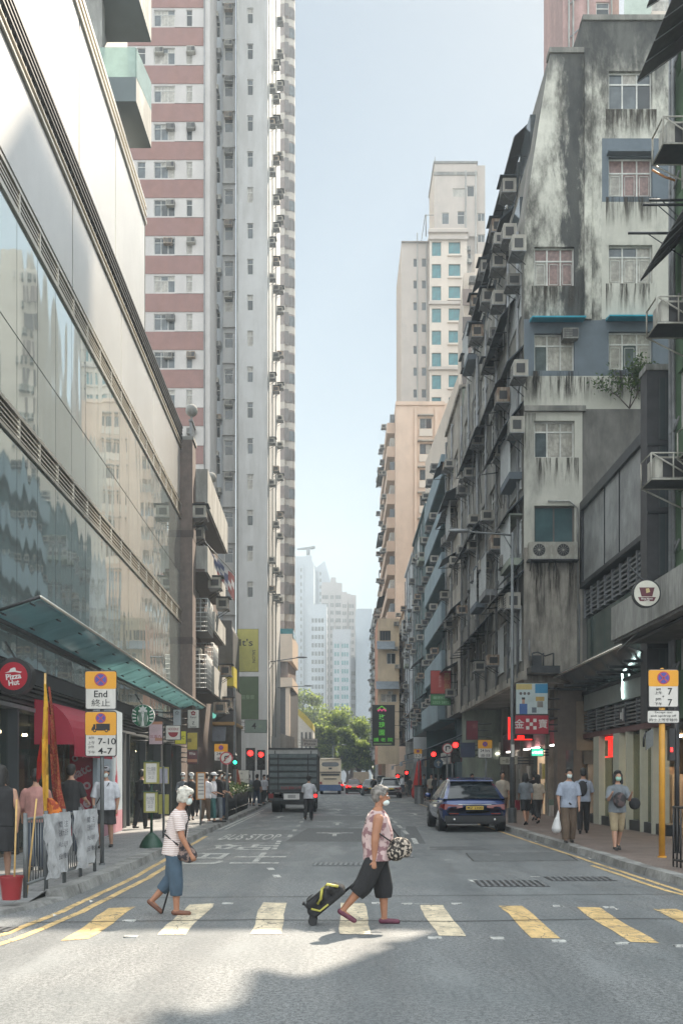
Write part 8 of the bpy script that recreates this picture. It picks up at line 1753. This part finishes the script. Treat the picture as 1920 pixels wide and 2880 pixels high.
for i, (ya, yb, m, s_) in enumerate(((64, 70, M_crim, '海味'), (70.5, 77, M_swh, '生果批發'), (77.5, 84, mat('purple_sign', (.08, .05, .12), .5), '藥房'), (84.5, 92, mat('tan_sign', (.35, .27, .18), .5), '時裝'), (96, 104, M_sgl, '水電'), (105, 116, M_swh, '茶餐廳'))):
    t = thing('corner_shop', ('crimson headed dried goods shop', 'white headed fruit shop with pale racks', 'purple headed pharmacy', 'tan headed clothes shop', 'sage headed shop past the second crossing', 'white headed tea shop past the second crossing')[i] + ', far right pavement', 'shop', (Xs, ya, PV), group='small shops along the far right pavement'); fr = Fr((Xs, yb), (Xs, ya))
    b = MB(); b.fbox(fr, 0, fr.L, PV, 2.5, -.3, -.2, rnd.choice((M_in, M_warm, M_glass_d))); b.build('shop_window', t); b = MB(); b.fbox(fr, .1, fr.L - .1, 2.6, 3.4, -.2, .1, m); pb = b.build('fascia_board', t); letter(s_, pb, fr, fr.L / 2, 3.0, .11, M_ink if m is M_swh else M_swh, 2.5, .5)
    for k in range(8): b = MB(); b.box(Xs - 1.0 + rnd.random() * .3, Xs - .5, ya + k * .7, ya + k * .7 + .45, PV, PV + .5 + rnd.random() * .9, rnd.choice((M_ac, M_brd, M_crm, M_fr, M_gre, M_warm))); b.build('goods', t)
t = thing('litter_bin', 'dark grey litter bin at the right kerb by the traffic lights', 'bin', (WX(1178, 62), 62, PV)); b = MB(); b.disc((WX(1178, 62), 62, PV), (0, 0, 1), .28, 1.0, M_grey, 16); b.build('drum', t); b = MB(); b.disc((WX(1178, 62), 62, PV + 1.0), (0, 0, 1), .3, .08, M_black, 16); b.build('lid', t)
t = thing('red_cloth', 'pile of red cloth hung on a stand at the kerb beyond the traffic lights', 'cloth', (WX(1172, 66), 66, PV)); b = MB(); b.cap((WX(1172, 66), 66, PV + .5), (WX(1178, 66), 66, 2.6), .35, .12, M_fr); b.build('drape', t)
t = thing('pedestrian_railing', 'black pedestrian railing at the right frame edge', 'railing', (WX(1905, 17.5), 17.5, PV)); fr = Fr((WX(1893, 18.2), 18.2), (6.3, 14.6)); b = MB(); k = 0
while k < fr.L: b.tube([fr.p(k, PV, 0), fr.p(k, 1.15, 0)], .016, M_black, 5); k += .13
for z in (.25, 1.15): b.tube([fr.p(0, z, 0), fr.p(fr.L, z, 0)], .024, M_black, 6)
b.build('bars', t)
t = thing('signal_post', 'black signal post with a small red lamp behind the amber pole', 'signal post', (WX(1890, 21.5), 21.5, PV)); Y = 21.5; pole(t, WX(1903, Y), Y, PV, WZ(1980, Y), .05, M_black); b = MB(); b.box(WX(1880, Y), WX(1896, Y), Y - .05, Y + .1, WZ(2140, Y), WZ(2050, Y), M_black); b.build('signal_housing', t); b = MB(); b.box(WX(1883, Y), WX(1888, Y), Y - .07, Y - .05, WZ(2115, Y), WZ(2104, Y), M_tr); b.build('lamp', t)
# ================================================================ far end: trees, low building, hazy towers
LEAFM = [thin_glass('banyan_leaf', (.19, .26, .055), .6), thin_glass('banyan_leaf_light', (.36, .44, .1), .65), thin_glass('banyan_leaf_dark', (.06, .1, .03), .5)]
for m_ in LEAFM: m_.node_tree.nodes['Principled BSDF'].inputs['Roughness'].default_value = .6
def tree(label, x, y, H, Rr, seed, nl=5200, ls=.34, group='broad trees closing the street'):
    rr = random.Random(seed); t = thing('broadleaf_tree', label, 'tree', (x, y, 0), 0, group); b = MB()
    b.tube([(x, y, 0), (x + .3, y, H * .22), (x - .2, y, H * .45)], [.5, .38, .25], M_brd, 8); lobes = []
    for k in range(15):
        a = rr.uniform(0, 6.28); e = rr.uniform(.1, 1); rad = Rr * rr.uniform(.3, .8) * math.sqrt(1 - (e * .75) ** 2); H_ = H * 1.13; c = Vector((x + rad * math.cos(a), y + rad * math.sin(a) * .8, H_ * (.34 + .52 * e))); lobes.append((c, Rr * rr.uniform(.24, .42)))
        if k < 8: b.tube([(x, y, H * .3), Vector((x, y, H * .4)).lerp(c, .55), c], [.2, .12, .05], M_brd, 5)
    b.build('trunk', t); b = MB()
    for _ in range(nl):
        c, r_ = rr.choice(lobes); d = Vector([rr.gauss(0, 1) for _ in range(3)]).normalized(); f = rr.random() ** .45
        if rr.random() < .1: f *= 1.18
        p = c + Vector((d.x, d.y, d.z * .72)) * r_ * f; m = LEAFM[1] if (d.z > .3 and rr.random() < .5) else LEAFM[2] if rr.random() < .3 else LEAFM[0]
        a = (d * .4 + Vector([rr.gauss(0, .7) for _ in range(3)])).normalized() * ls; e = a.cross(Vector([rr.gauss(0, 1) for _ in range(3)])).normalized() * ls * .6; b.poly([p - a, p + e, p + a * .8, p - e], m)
    b.build('crown', t); return t
TY = 232
for i, (x, yy, H, r_, lab) in enumerate(((WX(868, 236), 236, 20.5, 7.2, 'tallest leafy tree at the street end, against the tower bases'), (WX(925, 240), 240, 18.5, 7.5, 'dense tree second from the left at the street end'), (WX(985, 238), 238, 16, 7, 'rounded tree above the far cars'),
        (WX(1030, 246), 246, 10.5, 4.6, 'lower tree behind the tail of the right tenements'), (WX(1050, 240), 240, 7.5, 3.6, 'small tree behind the green neon sign'), (WX(945, 222), 222, 11.5, 4.6, 'bushy tree in front, above the coach roof'), (WX(1010, 224), 224, 9, 4.2, 'yellow-green tree at the kerb left of the far signals'), (WX(895, 222), 222, 13, 5, 'leafy tree beside the low white building'), (WX(975, 262), 262, 10, 6, 'shaded tree behind the others, filling the street end'))): tree(lab, x, yy, H, r_, 100 + i)
Y = 178.0; q = lambda x: WX(x, Y); z = lambda y: WZ(y, Y)
lw = Bld('low_white_building', 'low white building with a yellow-edged sloping roof beside the trees', 'building', (-6, 182, 0), mat('bright_white_render', (.6, .6, .56), .7, var=.04)); lw.w.extr([(q(836), Y, 0), (q(880), Y, 0), (q(880), Y, z(2052)), (q(836), Y, z(2002))], (0, 12, 0), lw.m); lw.done()
b = MB(); b.extr([(q(836), Y - .1, z(2010)), (q(880), Y - .1, z(2056)), (q(880), Y - .1, z(2036)), (q(862), Y - .1, z(2014)), (q(836), Y - .1, z(1992))], (0, 12.2, 0), mat('yellow_fascia', (.5, .42, .08), .6)); lw.part('roof', b)
for x in (846, 858, 869): b = MB(); b.box(q(x), q(x + 5), Y - .08, Y + .02, z(2110), z(2060), M_glass_m); lw.part('window', b)
t = hang('white banner with blurred lettering in front of the low white building', 850, 893, 2078, 2100, 150, M_swh, (('Florence', .5, 2084, .8, 6, M_brd), ('Pizza', .5, 2093, .7, 6, M_brd)), reach=.5)
# towers in the haze
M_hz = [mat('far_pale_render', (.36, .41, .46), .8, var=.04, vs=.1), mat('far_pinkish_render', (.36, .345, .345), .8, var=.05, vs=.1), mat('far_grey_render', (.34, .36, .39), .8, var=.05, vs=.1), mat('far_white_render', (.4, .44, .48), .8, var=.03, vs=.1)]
def far(name, lab, x0, x1, yt, Y, m, cols, fh=3.1, shape=None, glass=M_glass_m, bands=True, d=18):
    t = thing(name, lab, 'tower', (WX((x0 + x1) / 2, Y), Y, 0), group='hazy towers beyond the trees'); b = MB(); X0, X1, H = WX(x0, Y), WX(x1, Y), WZ(yt, Y); w = X1 - X0
    if shape: b.extr([(X0 + w * u, Y, H + dz / F * Y) for u, dz in shape] + [(X1, Y, 0), (X0, Y, 0)], (0, d, 0), m)
    else: b.box(X0, X1, Y, Y + d, 0, H, m)
    for u0, u1, _ in cols: b.box(X0 + w * (u0 - .04), X0 + w * (u1 + .04), Y - 1.2, Y, 0, H - 4, m)
    b.build('wall', t); nf = int((H - 8) / fh); nf = min(nf, 46)
    for u0, u1, k in cols:
        for i in range(nf):
            if i * len(cols) > 96: break
            zz = H - 7 - i * fh
            if zz < 12: break
            b = MB(); n = k
            for j in range(n): ua, ub = u0 + (u1 - u0) * j / n, u0 + (u1 - u0) * (j + .7) / n; b.box(X0 + w * ua, X0 + w * ub, Y - 1.3, Y - 1.18, zz, zz + fh * .5, glass)
            b.build('window', t)
    return t
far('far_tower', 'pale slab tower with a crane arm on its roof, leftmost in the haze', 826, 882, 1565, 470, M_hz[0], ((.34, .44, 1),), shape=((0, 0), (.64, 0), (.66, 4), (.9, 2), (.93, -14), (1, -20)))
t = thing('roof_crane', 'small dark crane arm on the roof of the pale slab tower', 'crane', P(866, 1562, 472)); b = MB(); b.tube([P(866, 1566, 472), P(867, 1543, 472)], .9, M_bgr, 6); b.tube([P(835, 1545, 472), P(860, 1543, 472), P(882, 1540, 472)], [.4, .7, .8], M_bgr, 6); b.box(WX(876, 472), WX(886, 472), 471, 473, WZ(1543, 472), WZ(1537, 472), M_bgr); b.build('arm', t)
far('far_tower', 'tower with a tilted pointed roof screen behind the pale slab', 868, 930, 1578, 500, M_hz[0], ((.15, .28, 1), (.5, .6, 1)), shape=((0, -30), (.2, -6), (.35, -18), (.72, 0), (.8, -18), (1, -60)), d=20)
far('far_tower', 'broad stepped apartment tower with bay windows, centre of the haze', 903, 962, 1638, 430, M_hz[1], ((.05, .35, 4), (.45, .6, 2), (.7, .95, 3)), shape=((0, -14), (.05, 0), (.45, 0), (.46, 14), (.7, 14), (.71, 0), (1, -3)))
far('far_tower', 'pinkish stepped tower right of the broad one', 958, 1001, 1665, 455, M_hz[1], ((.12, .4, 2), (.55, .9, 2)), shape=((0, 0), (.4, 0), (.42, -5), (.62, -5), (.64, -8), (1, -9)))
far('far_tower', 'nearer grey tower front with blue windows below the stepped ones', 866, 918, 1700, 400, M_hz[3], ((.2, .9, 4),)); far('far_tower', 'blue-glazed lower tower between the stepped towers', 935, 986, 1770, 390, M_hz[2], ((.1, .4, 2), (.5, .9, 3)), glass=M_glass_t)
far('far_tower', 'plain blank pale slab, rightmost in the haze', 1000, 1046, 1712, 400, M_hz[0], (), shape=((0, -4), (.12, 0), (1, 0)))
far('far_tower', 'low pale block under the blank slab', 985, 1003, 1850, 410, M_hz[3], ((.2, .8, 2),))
# hidden block added behind the stained tenement to keep sun off the left pavement
rb = Bld('added_shade_block', 'hidden concrete block added behind the stained corner tenement to shade the left pavement', 'building', (15, 64, 0), M_conc); rb.w.box(10.3, 20, 59, 80, 0, 35, M_conc); rb.done()
# ================================================================ light, air, camera
w = bpy.data.worlds.new('World'); S.world = w; w.use_nodes = True
nt = w.node_tree; bg = nt.nodes['Background']; sk = nt.nodes.new('ShaderNodeTexSky'); sk.sky_type = 'NISHITA'
sk.sun_disc = False; EL, AZ = 45.0, 25.3
sk.sun_elevation = R(EL); sk.sun_rotation = R(AZ); sk.altitude = 20; sk.air_density = 1.0; sk.dust_density = 0.5; sk.ozone_density = 1.0
# fill light added to unseen sky above and behind, clear pale blue low in front
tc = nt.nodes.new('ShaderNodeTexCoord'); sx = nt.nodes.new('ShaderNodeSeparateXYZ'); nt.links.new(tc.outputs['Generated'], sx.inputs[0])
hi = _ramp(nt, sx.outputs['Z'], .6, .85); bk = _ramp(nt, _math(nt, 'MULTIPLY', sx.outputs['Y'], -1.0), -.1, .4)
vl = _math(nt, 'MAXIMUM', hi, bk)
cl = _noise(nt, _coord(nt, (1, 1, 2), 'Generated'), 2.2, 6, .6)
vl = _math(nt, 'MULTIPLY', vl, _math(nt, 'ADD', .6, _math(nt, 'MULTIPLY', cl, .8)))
cc_ = _mix(nt, vl, _mix(nt, 1.0, sk.outputs[0], (.74, .73, .63), 'MULTIPLY'), SKY_FILL)
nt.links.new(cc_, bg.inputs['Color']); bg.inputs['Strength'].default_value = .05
l = bpy.data.lights.new('sun', 'SUN'); l.energy = 5.0; l.angle = R(.55); l.color = (1, .87, .7)
so = bpy.data.objects.new('sun', l); C.objects.link(so)
d = Vector((math.sin(R(AZ)) * math.cos(R(EL)), math.cos(R(AZ)) * math.cos(R(EL)), math.sin(R(EL))))
so.rotation_euler = d.to_track_quat('Z', 'Y').to_euler(); so.location = (30, 40, 160)
hz = MB(); hz.box(-260, 260, -70, 900, -1.2, 190, M_grey); ho = hz.build('haze'); ho['kind'] = 'stuff'
hm = bpy.data.materials.new('haze_air'); hm.use_nodes = True; hn = hm.node_tree; hn.nodes.clear()
out = hn.nodes.new('ShaderNodeOutputMaterial'); pv = hn.nodes.new('ShaderNodeVolumePrincipled')
pv.inputs['Color'].default_value = (.8, .91, 1, 1); pv.inputs['Density'].default_value = HAZE
pv.inputs['Anisotropy'].default_value = 0
hn.links.new(pv.outputs[0], out.inputs['Volume']); ho.data.materials.clear(); ho.data.materials.append(hm)
cam = bpy.data.cameras.new('camera'); co = bpy.data.objects.new('camera', cam); C.objects.link(co); S.camera = co
co.location = (0, 0, CZ); co.rotation_euler = (R(90), 0, 0)
cam.sensor_fit = 'HORIZONTAL'; cam.sensor_width = 36; cam.lens = 36 * F / 1920
cam.shift_x = 0; cam.shift_y = (HY - 1440) / 1920; cam.clip_start = .1; cam.clip_end = 4000
S.view_settings.view_transform = 'Standard'; S.view_settings.look = 'None'; S.view_settings.gamma = 1
S.view_settings.exposure = EXPO
cy = S.cycles
cy.use_denoising = True; cy.max_bounces = 7; cy.diffuse_bounces = 4; cy.glossy_bounces = 4; cy.transmission_bounces = 5; cy.transparent_max_bounces = 8
cy.volume_bounces = 0; cy.caustics_reflective = False; cy.caustics_refractive = False; cy.sample_clamp_indirect = 6
